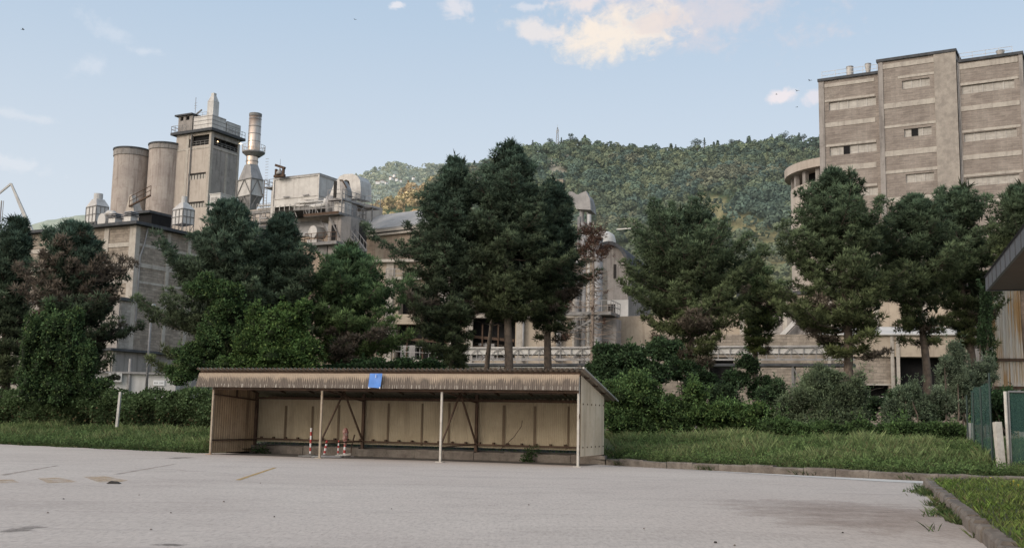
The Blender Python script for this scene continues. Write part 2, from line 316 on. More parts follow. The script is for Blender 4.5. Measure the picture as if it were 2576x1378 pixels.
def wmix(f, a, b):
    x = N('ShaderNodeMix', data_type='RGBA')
    for i, v in ((0, f), (6, a), (7, b)):
        if isinstance(v, bpy.types.NodeSocket): nt.links.new(v, x.inputs[i])
        else: x.inputs[i].default_value = (*v, 1) if isinstance(v, tuple) else v
    return x.outputs[2]
def wr(f, a, b):
    x = N('ShaderNodeMapRange', interpolation_type='SMOOTHSTEP'); nt.links.new(f, x.inputs[0]); x.inputs[1].default_value = a; x.inputs[2].default_value = b; return x.outputs[0]
cn = wn(13, 9, .5, (1, 1, 1.4)); cn2 = wn(42, 7, .5, (1, 1, 1.4)); cn3 = wn(110, 5, .3)
SK = 1/.15
col = sky.outputs[0]
# the hazy valley evening: paler towards the horizon, plus a warm glow added behind the viewer to light the ground
sp = N('ShaderNodeSeparateXYZ'); nt.links.new(tc, sp.inputs[0])
grad = wr(sp.outputs[2], .1, .52)
tone = wmix(grad, (.725*SK, .785*SK, .85*SK), (.40*SK, .56*SK, .75*SK))
col = wmix(.92, col, tone)
gd = N('ShaderNodeVectorMath', operation='DOT_PRODUCT'); nt.links.new(tc, gd.inputs[0]); gd.inputs[1].default_value = (sin(radians(SUN_AZ))*cos(radians(14)), cos(radians(SUN_AZ))*cos(radians(14)), sin(radians(14)))
glow = mth('POWER', mth('MAXIMUM', gd.outputs['Value'], 0.), 1.6)
gc = N('ShaderNodeMix', data_type='RGBA', blend_type='ADD'); nt.links.new(glow, gc.inputs[0]); nt.links.new(col, gc.inputs[6]); gc.inputs[7].default_value = (1.8*SK, 1.48*SK, 1.16*SK, 1); col = gc.outputs[2]
def cloud(px, py, rx, ry, tilt, warm, dens=1., soft=.5, edge=.55):
    """a cloud bank in a direction of the sky: an ellipse about it, broken up by noise"""
    global col
    d = ray(px, py); d = d/np.linalg.norm(d); r = np.cross(d, [0, 0, 1.]); r /= np.linalg.norm(r); u = np.cross(r, d)
    r2 = r*cos(tilt)+u*sin(tilt); u2 = -r*sin(tilt)+u*cos(tilt)
    def dot(v, s):
        x = N('ShaderNodeVectorMath', operation='DOT_PRODUCT'); nt.links.new(tc, x.inputs[0]); x.inputs[1].default_value = tuple(v); return mth('MULTIPLY', x.outputs['Value'], F/s)
    q = mth('ADD', mth('POWER', mth('ABSOLUTE', dot(r2, rx)), 2.), mth('POWER', mth('ABSOLUTE', dot(u2, ry)), 2.))
    front = mth('GREATER_THAN', dot(d, F), 0.)
    k = mth('SUBTRACT', 1., mth('SQRT', q)); k = mth('ADD', k, mth('MULTIPLY', mth('SUBTRACT', cn, .5), 2.4)); k = mth('ADD', k, mth('MULTIPLY', mth('SUBTRACT', cn2, .5), 2.6)); k = mth('ADD', k, mth('MULTIPLY', mth('SUBTRACT', cn3, .5), 1.1))
    k = mth('MULTIPLY', mth('MULTIPLY', wr(k, edge-soft, edge+soft), dens), front)
    col = wmix(k, col, tuple(c*SK for c in warm))
cloud(1740, 20, 290, 88, -.05, (.72, .69, .74), .8, .7, .35)
cloud(1555, 88, 125, 52, .25, (.98, .87, .76), .92, .65, .12)
cloud(1640, 58, 90, 28, .1, (.78, .70, .70), .6, .3, .3)
cloud(1445, 12, 60, 26, .1, (.88, .80, .78), .85, .6, .2)
cloud(1350, 82, 62, 24, -.25, (.86, .81, .80), .85, .6, .2)
cloud(1150, 18, 32, 30, .2, (.82, .80, .84), .75, .6, .2)
cloud(998, 14, 20, 12, .2, (.85, .84, .88), .8, .35, .2)
cloud(1335, 18, 40, 12, 0, (.80, .80, .85), .6, .35, .2)
cloud(1968, 240, 38, 15, .25, (.90, .83, .85), .9, .5, .15)
cloud(2048, 245, 24, 18, 0, (.85, .80, .84), .7, .4, .2)
cloud(285, 85, 70, 22, -.4, (.74, .79, .87), .4, .6, .3)
cloud(235, 165, 40, 22, .3, (.74, .79, .87), .5, .6, .3)
cloud(360, 130, 40, 12, 0, (.74, .79, .87), .5, .6, .3)
cloud(30, 410, 110, 18, -.15, (.80, .83, .88), .5, .5, .2)
cloud(40, 290, 90, 12, -.05, (.76, .80, .86), .5, .5, .3)
bg = N('ShaderNodeBackground'); bg.inputs[1].default_value = .15; nt.links.new(col, bg.inputs[0]); wo = N('ShaderNodeOutputWorld'); nt.links.new(bg.outputs[0], wo.inputs[0])
sd = bpy.data.lights.new('sun', 'SUN'); sd.energy = 1.1; sd.angle = radians(14); sd.color = (1, .89, .77)
so = bpy.data.objects.new('sun', sd); COL.objects.link(so)
az = radians(SUN_AZ); el = radians(SUN_EL); sdir = Vector((sin(az)*cos(el), cos(az)*cos(el), sin(el)))
so.rotation_euler = sdir.to_track_quat('Z', 'Y').to_euler(); so.location = (-30, -20, 40)
sc.view_settings.view_transform = 'Standard'; sc.view_settings.look = 'None'; sc.view_settings.exposure = 0
sc.cycles.max_bounces = 6; sc.cycles.transparent_max_bounces = 12
# ------------------------------------------------------------------ ground
EDGE = [(-90, 86), (-45, 60.2), (-21.8, 46.9), (-11.6, 41.1), (-10.2, 41.9), (-9.2, 42.1), (3.1, 37.65), (3.6, 36.9), (8, 33.1), (11.9, 30.3), (14.4, 29.6), (30, 27.5), (90, 22)]
EX = np.array([e[0] for e in EDGE]); EY = np.array([e[1] for e in EDGE])
def edge_y(x): return np.interp(x, EX, EY)
def gz(x, y):
    s = (np.asarray(y, float)-edge_y(x))*.85
    t = np.clip(s/5.5, 0, 1); b0 = np.where(np.asarray(x, float) < -10.5, .005, .17); return np.where(s < 0, 0, b0+.62*(t*t*(3-2*t)))
xs = np.linspace(-6000, 6000, 41)
raw_mesh('ground', [(-9000, -2000, -.02), (9000, -2000, -.02), (9000, 9000, -.02), (-9000, 9000, -.02)], [(0, 1, 2, 3)], M['soil'])['kind'] = 'structure'
raw_mesh('parking_lot', [(-90, -30, 0), (90, -30, 0)]+[(x, y+.02, 0) for x, y in EDGE[::-1]], [tuple(range(2+len(EDGE)))], M['asphalt'])['kind'] = 'structure'
# raised verge and the land behind it
ux = np.concatenate([np.linspace(-90, -25, 40), np.linspace(-24.5, 24.5, 130), np.linspace(25, 90, 40)]); us = np.concatenate([np.linspace(0, 8, 24), np.linspace(9, 150, 20)])
V = []; 
for s in us:
    for x in ux:
        y = float(edge_y(x))+s; n_ = mnoise.noise(Vector((x*.5, y*.5, 0)))*.06*min(1, s)
        V.append((x, y, float(gz(x, y))+n_+(.0 if s > 0 else -.0)))
nx = len(ux); Fq = np.array([(j*nx+i, j*nx+i+1, (j+1)*nx+i+1, (j+1)*nx+i) for j in range(len(us)-1) for i in range(nx-1)])
raw_mesh('verge', V, Fq, M['soil'], smooth=True)['kind'] = 'structure'
# ------------------------------------------------------------------ kerbs
def kerb(pts, wd=.28, h=.22, seg=1.0, name='kerb', mat=None, jit=.03, label=None, z0=-.02):
    mb = MB(); pts = [np.array([*p, 0.]) for p in pts]
    for a, b in zip(pts, pts[1:]):
        L = np.linalg.norm(b-a); n = max(1, int(round(L/seg))); d = (b-a)/L; q = np.array([-d[1], d[0], 0])
        for i in range(n):
            p0 = a+d*L*i/n+d*.005; p1 = a+d*L*(i+1)/n-d*.005; m_ = 4; ring = []
            off = random.uniform(-jit, jit); dh = random.uniform(-jit, jit); bt = []; tp = []
            V = []; Fc = []
            for k in range(m_+1):
                p = p0+(p1-p0)*k/m_
                j1 = random.uniform(-.012, .012); j2 = random.uniform(-.015, .012)
                prof = [(0+off, z0), (j1+off, h*.8), (.035+j1+off, h+dh+j2), (wd-.03+off, h+dh+j2), (wd+off, h*.8), (wd+off, z0)]
                V += [p+q*u_+np.array([0, 0, z_]) for u_, z_ in prof]
            for k in range(m_):
                for r_ in range(5): Fc.append((k*6+r_, (k+1)*6+r_, (k+1)*6+r_+1, k*6+r_+1))
            Fc += [(0, 1, 2, 3, 4, 5), tuple(m_*6+r_ for r_ in range(6))[::-1]]
            mb.add(V, Fc)
    o = mb.build(name, mat or M['kerb']); o['kind'] = 'structure'; return o
kerb([(3.36, 37.42), (3.72, 36.62), (8, 32.95), (11.9, 30.15), (14.4, 29.45), (30, 27.35), (60, 24.6)], label='k')
# ------------------------------------------------------------------ foliage builders
def tri_leaves(P, D, size, wid, cols, rng, curl=.0):
    """pointed leaves: for each point P with direction D a diamond of two triangles"""
    n = len(P); D = D/(np.linalg.norm(D, axis=1, keepdims=True)+1e-9)
    r = rng.normal(size=(n, 3)); s = np.cross(D, r); s /= np.linalg.norm(s, axis=1, keepdims=True)+1e-9
    size = np.asarray(size).reshape(-1, 1)*np.ones((n, 1)); wid = np.asarray(wid).reshape(-1, 1)*np.ones((n, 1))
    nn = np.cross(D, s)
    V = np.empty((n, 4, 3)); V[:, 0] = P; V[:, 1] = P+D*size*.45+s*wid*.5+nn*size*.12; V[:, 2] = P+D*size; V[:, 3] = P+D*size*.45-s*wid*.5+nn*size*.12
    Fc = np.arange(n*4).reshape(n, 4); return V.reshape(-1, 3), Fc, np.repeat(cols, 4, axis=0)
def unit(v): return v/(np.linalg.norm(v, axis=-1, keepdims=True)+1e-9)
def tufts(P, A, rng, ln=.3, wd=.05, k=11, cols=None):
    """needle tufts: k spiky blades round each axis A"""
    n = len(P); A = unit(A)
    r = rng.normal(size=(n, k, 3)); a = A[:, None, :]
    d = unit(a*rng.uniform(.35, 1.3, (n, k, 1))+unit(r)*.85)
    base = P[:, None, :]+a*rng.uniform(-.5, .35, (n, k, 1))*ln
    L = ln*rng.uniform(.7, 1.2, (n, k, 1)); s = unit(np.cross(d, rng.normal(size=(n, k, 3))))*wd*.5
    V = np.empty((n, k, 3, 3)); V[:, :, 0] = base-s; V[:, :, 1] = base+s; V[:, :, 2] = base+d*L
    c = np.repeat(cols, k*3, axis=0)*np.tile(np.array([.8, .8, 1.12]), n*k)[:, None]
    return V.reshape(-1, 3), np.arange(n*k*3).reshape(-1, 3), c
def puffs(P, rng, C, k=40):
    """rounded sprays of needles, lit tops and shaded undersides put into their colour"""
    n = len(P); r = rng.uniform(.2, .38, (n, 1, 1)); d = unit(rng.normal(size=(n, k, 3))+np.array([0, 0, .25])); d2 = unit(d+np.array([0, 0, .35])); ctr = P[:, None, :]
    base = ctr+d*r*.35*np.array([1, 1, .8]); L = r*rng.uniform(.5, .95, (n, k, 1)); s = unit(np.cross(d2, rng.normal(size=d.shape)))*rng.uniform(.018, .034, (n, k, 1))
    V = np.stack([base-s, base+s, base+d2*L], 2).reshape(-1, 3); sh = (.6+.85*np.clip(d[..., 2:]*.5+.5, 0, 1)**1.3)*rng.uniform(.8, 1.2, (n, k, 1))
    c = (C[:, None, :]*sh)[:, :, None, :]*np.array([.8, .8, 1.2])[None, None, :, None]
    return V, np.arange(n*k*3).reshape(-1, 3), c.reshape(-1, 3)
def branch_pts(p0, d, L, up, n=6):
    """a limb that leaves the trunk, sags a little and turns up at its tip"""
    t = np.linspace(0, 1, n)[:, None]; return p0+d*L*t+np.array([0, 0, 1.])*(up*L*t-.10*L*np.sin(pi*t)+.16*L*t**3)
def pine(name, label, xb, Y, outline, brown=None, col=(.032, .058, .034), dens=1., bare=None, seed=1, ybase=None, leaf=1., lean=0., group='pines in front of the works', extra_tops=(), crown_name='crown', trunk_r=None, stubs=0, core_=1.):
    rng = np.random.default_rng(seed)
    ytop = outline[0][0]; Xb = at(xb, 1000, Y)[0]; zb = float(gz(Xb, Y))-.05
    f = Fr((Xb, Y, zb)); root = thing(name, label, 'tree', f, group)
    zt = at(xb, ytop, Y)[2]-zb; mpp = Y/F
    n_o = len(outline); wd_ = -.02 if seed in (2, 3, 11) or seed < 5 else .12; outline = [(y_, xb+(l_-xb)*(1.+wd_*min(1, i_/(n_o*.4)) if l_ < xb else 1.), xb+(r_-xb)*(1.+wd_*min(1, i_/(n_o*.4)) if r_ > xb else 1.)) for i_, (y_, l_, r_) in enumerate(outline)]
    oy = np.array([at(xb, o[0], Y)[2]-zb for o in outline])[::-1]
    xl = np.array([(xb-o[1])*mpp for o in outline])[::-1]; xr = np.array([(o[2]-xb)*mpp for o in outline])[::-1]
    xtop = (outline[0][1]+outline[0][2])/2; tipx = (xtop-xb)*mpp
    def trunk_x(z): t = np.clip(z/zt, 0, 1); return tipx*t**1.6+.12*np.sin(t*7+seed)
    def trunk_y(z): return .15*np.sin(z*.45+seed*2)
    tb = MB(); tr = trunk_r or (.10+.014*zt)
    zz = np.linspace(-.1, zt-.25, 16); tb.tube([(trunk_x(z), trunk_y(z), z) for z in zz], [tr*(1-.88*max(0, z)/zt)*(1+.5*max(0, .5-z)) for z in zz], 8)
    TP = []; TA = []; TC = []
    zlo = oy[0]; z = zlo
    base = np.array(col)
    while z < zt-.2:
        h = (z-zlo)/(zt-zlo+1e-6)
        nb = int(rng.integers(6, 10)); a0 = rng.uniform(0, 2*pi)
        for b in range(nb):
            a = a0+2*pi*b/nb+rng.uniform(-.35, .35); zb_ = z+rng.uniform(-.14, .14)
            rl, rr = np.interp(zb_, oy, xl)-(-trunk_x(zb_)), np.interp(zb_, oy, xr)-trunk_x(zb_)
            sub_ = .12 if h < .7 else .3; rl = max(rl-sub_, .15); rr = max(rr-sub_, .15); rd = (rl+rr)/2*.85; ca, sa = cos(a), sin(a)
            R_ = 1/np.sqrt((ca/(rr if ca > 0 else rl))**2+(sa/rd)**2)
            if rng.random() > dens*(.76+.24*min(1, h*2.4+.1)): continue
            L = R_*((rng.uniform(.62, 1.22) if rng.random() > .07 else 1.42) if h < .72 else rng.uniform(.6, .95))*(1+.16*sin(zb_*2.4+seed*3+2*ca)); up = -.02+.8*h**1.7+rng.uniform(-.1, .1)
            L2 = L/np.sqrt(1+.2*up)
            p0 = np.array([trunk_x(zb_), trunk_y(zb_), zb_-up*L*.35]); d = np.array([ca, sa, 0])
            if p0[2] < .4: p0[2] = .4
            P = branch_pts(p0, d, L2, up); tb.tube(P, [max(.012, (.018+.012*L)*(1-.85*i/5)) for i in range(6)], 4, False)
            nsub = int(3+L*3.6)
            isb = brown is not None and rng.random() < brown(p0[2]/zt, ca)
            tone = base*rng.uniform(.7, 1.3)*(np.array([1.22, 1.05, .78])*(1-h)+np.array([.86, .98, 1.15])*h)  # bluish haze painted into the upper crown colour, warmer tone below
            if isb: tone = np.array([.125, .102, .078])*rng.uniform(.7, 1.2)
            for s_ in range(nsub):
                t = .22+.78*(s_+rng.random())/nsub; q = np.array([np.interp(t, np.linspace(0, 1, 6), P[:, i]) for i in range(3)])
                side = 1 if s_ % 2 else -1; an = a+side*rng.uniform(.5, 1.15); sl = L*.36*(1.15-t)+.22
                sd_ = np.array([cos(an), sin(an), rng.uniform(.05, .5)])
                m_ = 1 if sl < .5 else 2; tt = np.array([[.95], [.5]])[:m_]
                TP.append(q+sd_*sl*tt+rng.normal(size=(m_, 3))*.05); TA.append(sd_*.5+np.array([0, 0, .75])+rng.normal(size=(m_, 3))*.25)
                TC.append(tone*rng.uniform(.75, 1.3, (m_, 1)))
                if sl > .5: tb.tube([q, q+sd_*sl*.9], [.014, .006], 3, False)
            TP.append(P[-1:]+np.array([[0, 0, .05]])); TA.append(np.array([d*.4+[0, 0, .9]])); TC.append(tone[None]*1.1)
        z += .52*(1-.38*h)*rng.uniform(.75, 1.25)
    for (ex, ey_) in [((outline[0][1]+outline[0][2])/2, ytop)]+list(extra_tops):      # leaders: upright candles
        q = at(ex, ey_, Y); q = q-f.o; hh = 2.5; m_ = 20
        zs_ = rng.uniform(0, 1, m_); rad = .02+.5*zs_**1.6
        an = rng.uniform(0, 2*pi, m_); P = np.stack([q[0]+rad*np.cos(an), rad*np.sin(an), q[2]-.15-hh*zs_], 1)
        if (ex, ey_) in extra_tops: tb.tube([(trunk_x(q[2]-3.)*.8+q[0]*.2, 0, q[2]-3.2), (q[0], 0, q[2]-.2)], [.06, .02], 4, False)
        TP.append(P); TA.append(np.stack([np.cos(an)*.4, np.sin(an)*.4, np.ones(m_)], 1)); TC.append(np.tile(base*(1, 1.05, 1.15), (m_, 1))*rng.uniform(.8, 1.2, (m_, 1)))
    for i in range(stubs):    # dead snags under the crown
        zb_ = rng.uniform(.25, 1)*zlo; a = rng.uniform(0, 2*pi); L = rng.uniform(.5, 2.); d = np.array([cos(a), sin(a), 0])
        P = [np.array([trunk_x(zb_), trunk_y(zb_), zb_])]
        for k_ in range(5): P.append(P[-1]+d*L/5+np.array([0, rng.normal()*.05, rng.uniform(-.16, .12)]))
        tb.tube(P, [.03*(1-.16*i_) for i_ in range(6)], 4, False)
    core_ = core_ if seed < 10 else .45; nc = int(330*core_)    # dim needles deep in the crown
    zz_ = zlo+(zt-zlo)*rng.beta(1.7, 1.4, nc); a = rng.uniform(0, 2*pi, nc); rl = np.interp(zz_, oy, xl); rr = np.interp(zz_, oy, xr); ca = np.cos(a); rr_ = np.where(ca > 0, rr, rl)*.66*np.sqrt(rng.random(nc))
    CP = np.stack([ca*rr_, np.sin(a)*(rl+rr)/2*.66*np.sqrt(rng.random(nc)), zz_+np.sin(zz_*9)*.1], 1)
    tb.build('trunk', M['bark'], root, smooth=True)
    P = np.concatenate(TP); A = np.concatenate(TA); C = np.concatenate(TC)
    # inner shade of the crown put into its darker needle colour
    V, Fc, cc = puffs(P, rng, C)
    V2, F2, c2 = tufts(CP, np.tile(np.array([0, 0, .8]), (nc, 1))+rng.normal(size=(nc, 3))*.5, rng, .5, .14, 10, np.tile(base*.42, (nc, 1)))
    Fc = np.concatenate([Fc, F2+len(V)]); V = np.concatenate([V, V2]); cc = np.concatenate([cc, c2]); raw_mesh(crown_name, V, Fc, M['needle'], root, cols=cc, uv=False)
    return root
def blob_leaves(rng, blobs, n, size, col, var=.3, asp=.55, up=.3, hi=None, hifrac=.15, shell=(.72, 1.06)):
    """leaves through the outer shell of a heap of ellipsoids (cx,cy,cz,rx,ry,rz)"""
    B = np.array(blobs, float); vol = (B[:, 3]*B[:, 4]+B[:, 3]*B[:, 5]+B[:, 4]*B[:, 5]); idx = rng.choice(len(B), n, p=vol/vol.sum()); b = B[idx]
    d = unit(rng.normal(size=(n, 3))); d[:, 2] = np.where(d[:, 2] < -.45, -d[:, 2], d[:, 2]); r = rng.uniform(*shell, (n, 1))
    ph = b[:, :1]*1.7; lump = 1+.12*np.sin(d[:, :1]*7+ph)*np.cos(d[:, 2:]*8+ph)+.08*np.sin(d[:, 1:2]*15+ph)+np.abs(rng.normal(size=(n, 1)))*.16*(rng.random((n, 1)) < .3)
    P = b[:, :3]+d*b[:, 3:]*r*lump; keep = np.ones(n, bool)
    for q in B:    # drop leaves buried inside another blob
        e = (((P-q[:3])/(q[3:]*.68))**2).sum(1); keep &= e > 1
    P, d, r = P[keep], d[keep], r[keep]; m_ = len(P)
    c = np.array(col)*(1+var*rng.normal(size=(m_, 1)))*(.45+.75*((r-shell[0])/(shell[1]-shell[0])))  # deeper leaves darker: inner shade put into their colour
    patch = np.array([mnoise.noise(Vector(p*1.1)) for p in P])[:, None]; c = c*(1+.55*patch)
    if hi is not None:
        mk = rng.random(m_) < hifrac; c[mk] = np.array(hi)*rng.uniform(.7, 1.2, (mk.sum(), 1))
    D = unit(d+rng.normal(size=(m_, 3))*.8+np.array([0, 0, up]))
    return P, D, size*rng.uniform(.6, 1.25, m_), size*asp*rng.uniform(.7, 1.2, m_), np.clip(c, .004, 1)
def core(mb, b, k=.72):
    """inner mass of a shrub, painted dark to stand for the shade within"""
    cx, cy, cz, rx, ry, rz = b; n = 10; m_ = 6; V = []
    for i in range(m_+1):
        for j in range(n):
            th = pi*i/m_; ph = 2*pi*j/n; q = 1+.15*mnoise.noise(Vector((cx+i, cy+j, cz)))
            V.append((cx+rx*k*q*sin(th)*cos(ph), cy+ry*k*q*sin(th)*sin(ph), cz+rz*k*q*cos(th)))
    mb.add(V, [(i*n+j, i*n+(j+1) % n, (i+1)*n+(j+1) % n, (i+1)*n+j) for i in range(m_) for j in range(n)])
def shrub(name, label, cat, Xc, Y, blobs_px, n, size, col, seed=1, group=None, asp=.55, hi=None, stems=5, hifrac=.15, up=.3, k=.7, kind=None, shell=(.72, 1.06), var=.3):
    """blobs_px: (px, py, rx px, rz px, Y) in picture measure at depth Y, turned into metres"""
    rng = np.random.default_rng(seed)
    z0 = float(gz(Xc, Y)); f = Fr((Xc, Y, z0)); root = thing(name, label, cat, f, group)
    B = []
    for b in blobs_px:
        Yb = Y+(b[4] if len(b) > 4 else 0); q = at(b[0], b[1], Yb)-f.o; rx = b[2]*Yb/F; rz = b[3]*Yb/F; B.append((q[0], q[1], q[2], rx, (rx+rz)/2*.8, rz))
    B0 = B; B = []
    for b in B0:
        B.append((b[0], b[1], b[2], b[3]*.74, b[4]*.74, b[5]*.74))
        for _ in range(9):
            d = unit(rng.normal(size=3)); d[1] = -abs(d[1]) if rng.random() < .7 else d[1]; k1 = rng.uniform(.25, .46)
            B.append((b[0]+d[0]*b[3]*.78, b[1]+d[1]*b[4]*.78, b[2]+d[2]*b[5]*.78, b[3]*k1, b[4]*k1, b[5]*k1*rng.uniform(.7, 1.2)))
    P, D, s_, w_, c = blob_leaves(rng, B, int(n*1.35), size, col, asp=asp, hi=hi, hifrac=hifrac, up=up, shell=shell, var=var)
    ns = int(10+n/260); sp_ = []; sd2 = []; ss = []
    for i in range(ns):      # shoots that break the outline
        b = B[int(rng.integers(0, len(B)))]; d = unit(rng.normal(size=3)+np.array([0, -.4, .9])); q = np.array(b[:3])+d*np.array(b[3:])*.9; L = rng.uniform(.25, .85); dr = unit(d*.5+np.array([0, 0, .8])+rng.normal(size=3)*.35); m_ = int(L*26)
        t_ = rng.random(m_)[:, None]; sp_.append(q+dr*L*t_+np.array([0, 0, -1.])*L*.25*t_**2+rng.normal(size=(m_, 3))*.035); sd2.append(unit(rng.normal(size=(m_, 3))+dr*.6)); ss.append(np.tile(np.array(col)*rng.uniform(.8, 1.5), (m_, 1))*rng.uniform(.7, 1.25, (m_, 1)))
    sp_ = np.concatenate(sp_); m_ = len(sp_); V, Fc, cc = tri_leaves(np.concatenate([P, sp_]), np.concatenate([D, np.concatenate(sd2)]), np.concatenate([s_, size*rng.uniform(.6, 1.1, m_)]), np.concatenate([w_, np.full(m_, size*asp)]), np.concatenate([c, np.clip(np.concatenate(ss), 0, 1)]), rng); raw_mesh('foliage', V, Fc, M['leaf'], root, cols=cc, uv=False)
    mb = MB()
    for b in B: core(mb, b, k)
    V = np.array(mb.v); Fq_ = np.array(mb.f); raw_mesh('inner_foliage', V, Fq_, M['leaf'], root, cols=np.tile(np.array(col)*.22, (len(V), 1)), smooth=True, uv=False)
    if stems:
        sb = MB()
        for i in range(stems):
            b = B[i % len(B)]; a = np.array([b[0]*.5+rng.normal()*.3, b[1]*.5+rng.normal()*.2, -.1]); e = np.array([b[0]+rng.normal()*b[3]*.4, b[1], b[2]+b[5]*.5])
            sb.tube([a, (a+e)/2+rng.normal(size=3)*.15, e], [.05, .035, .012], 5, False)
        sb.build('stem', M['bark'], root)
    return root
#PART2
# ================================================================== the works
def ZA(x, y): return (200+x/2.297)*.78946, (250+y/2.297)*.78946
def ZB(x, y): return (x/2.2967)*.78946, (650+y/2.2967)*.78946
def ZR(x, y): return (2363+x/2.2967)*.78946, (100+y/2.2967)*.78946
def ZC(x, y): return (820+x/4.5925)*.78946, (520+y/4.5925)*.78946
def ZL(x, y): return (2363+x/2.2967)*.78946, (700+y/2.2967)*.78946      # lower right crop
ANG = -27.5
def corner(px, py, Y, ang=ANG): p = at(px, py, Y); return Fr((p[0], p[1], 0), ang)
# ---- masonry hall at the left
f = corner(344, 560, 100); root = thing('masonry_hall', 'tall grey block masonry hall with pale concrete frame behind the left pine', 'building', f)
zt = f.fy(344, 566, 0)[1]
D_B = 15.; L_A = 26.
zrow = [f.fy(343, ZB(0, y)[1], 0)[1] for y in (290, 437, 560, 700)]       # beam heights
zl1 = f.fy(*ZB(990, 692), 0)[1]; zl2 = f.fx(*ZB(1060, 1080), 0)[1]
mb = MB(); mb.box(-L_A, 0, 0, D_B, -1, zt-.02); mb.build('wall', M['block'], root)
fb = MB(); PR = .09
xA = [0]+[f.fy(*ZB(x, 300), 0)[0] for x in (780,)]; 
while xA[-1] > -L_A+3: xA.append(xA[-1]-(xA[0]-xA[1]))
for x in xA: fb.box(x-(.75 if x == 0 else .3), x+(PR if x == 0 else .3), -PR, .02 if x else .45, -1, zt-.06)
yB = [f.fx(*ZB(1232, 300), 0)[0], f.fx(*ZB(1385, 300), 0)[0]]; yB.append(2*yB[1]-yB[0]); yB.append(2*yB[2]-yB[1]+.3)
for y in yB: fb.box(-.02, PR, y-.22, y+.22, -1, zt-.06)
for i, z in enumerate(zrow+[f.fx(*ZB(1060, 745), 0)[1]]):
    fb.box(-L_A+.01, -.76, -PR+.02, .02, z-.2, z+.2)
    if i in (1,): fb.box(-.02, PR-.02, .46, D_B-.01, z-.2, z+.2)
    if i in (0, 2, 4): fb.box(-.02, PR-.05, .46, D_B-.01, z-.12, z+.12)
fb.build('concrete_frame', M['concrete_band'], root)
rb = MB(); rb.box(-L_A-.6, .7, -.7, D_B+.5, zt, zt+.28); rb.build('roof', M['roof_dark'], root)
pb = MB(); zc = zt-.1; pb.tube([(.12, 1.3, zc), (.12, 1.0, zc-1.6), (.12, .55, zc-2.8), (.12, .5, zc-9)], .09, 6); pb.build('downpipe', M['galv_dull'], root)
# side annex ledges
lb = MB(); lb.box(-L_A, .35, -1.6, -PR-.01, zl1-.3, zl1); lb.build('ledge', M['roof_dark'], root)
ab = MB(); ab.box(-L_A, .1, -1.3, -PR-.012, -1, zl1-.31); ab.build('annex_wall', M['block_light'], root)
ab = MB()
for x in (-.5, -5.6, -11): ab.box(x-.3, x+.3+(.25 if x == -.5 else 0), -1.45, -1.302, -1, zl1-.32)
for y in (zl2+.2, (zl1+zl2)/2): ab.box(-L_A, -.82, -1.4, -1.303, y-.15, y+.15)
ab.build('annex_frame', M['concrete_grey'], root)
lb = MB(); lb.box(-7, 1.5, -3.4, D_B, zl2-.22, zl2); lb.build('lower_canopy', M['roof_dark'], root)
lw = MB(); lw.box(-6.4, 1.0, -2.8, D_B-.5, -1, zl2-.23); lw.build('lower_wall', M['concrete_grey'], root)
lw = MB()
for y in (-2.6, 2.2, 7.0): lw.box(1.002, 1.12, y-.2, y+.2, -1, zl2-.24)
for x in (-6.2, -2.7, .8): lw.box(x-.2, x+.2, -2.92, -2.802, -1, zl2-.24)
lw.build('pilaster', M['concrete_band'], root)
lw = MB(); lw.box(-5.4, -3.6, -2.86, -2.803, 1.6, 4.2); lw.build('window', M['shade'], root)
# flood bracket lamps on the corner, a dish
lw = MB(); q = f.fx(*ZB(1015, 858), .1); lw.bar((.1, q[0], q[1]-.2), (.8, q[0]-.3, q[1]), .05); lw.box(.7, 1.0, q[0]-.4, q[0]-.15, q[1]-.05, q[1]+.06); lw.build('flood_light', M['galv_dull'], root)
FLB = f; ZLB = zt+.28
# ---- low office at its foot
fo = corner(*ZB(880, 1245), 86); zo = at(*ZB(880, 1240), 86)[2]
root = thing('site_office', 'low pale flat roofed office hut with door and notice plate behind the hedge', 'building', fo)
def fac(fr, root, holes, x0, x1, z1, mat, dep=.15, y1=5., z0=-1.):
    mb = MB(); mb.holes(lambda u, z, d: (u, d, z), x0, x1, z0, z1, holes, dep)
    mb.quad((x1, 0, z0), (x1, y1, z0), (x1, y1, z1), (x1, 0, z1)); mb.quad((x0, y1, z0), (x0, 0, z0), (x0, 0, z1), (x0, y1, z1)); mb.quad((x1, y1, z0), (x0, y1, z0), (x0, y1, z1), (x1, y1, z1)); mb.quad((x0, 0, z1), (x1, 0, z1), (x1, y1, z1), (x0, y1, z1))
    return mb.build('wall', mat, root)
xr_ = fo.fy(*ZB(1290, 1250), 0)[0]; dx = fo.fy(*ZB(1060, 1320), 0)[0]
fo2 = Fr(fo.o, 12); root.rotation_euler = (0, 0, fo2.a); fo = fo2; xr_ = fo.fy(*ZB(1290, 1250), 0)[0]; dx = fo.fy(*ZB(1060, 1320), 0)[0]
fac(fo, root, [(dx-.5, dx+.55, .4, zo-1.5)], -2.6, xr_, zo, M['white'], .2, 4, .0)
mb = MB(); mb.box(dx-.5, dx+.55, .19, .22, .4, zo-1.5); mb.build('door', M['shade'], root)
mb = MB(); mb.box(-2.9, xr_+.3, -.3, 4.3, zo+.002, zo+.16); mb.build('roof', M['galv_dull'], root)
mb = MB(); mb.tube([(dx-1.2, -.1, .5), (dx-1.2, -.1, zo+1.2)], .12, 8); mb.build('pipe', M['galv_dull'], root)
q = fo.fy(*ZB(845, 1268), -.2); mb = MB(); mb.box(q[0]-.5, q[0]+.5, -.4, -.02, q[1]-.35, q[1]+.35); ac = mb.build('air_conditioner', M['white'], root)
mb = MB()
for k in (-.22, .22): mb.lathe([(.2, 0), (.2, .02)], (0, 0), 14)
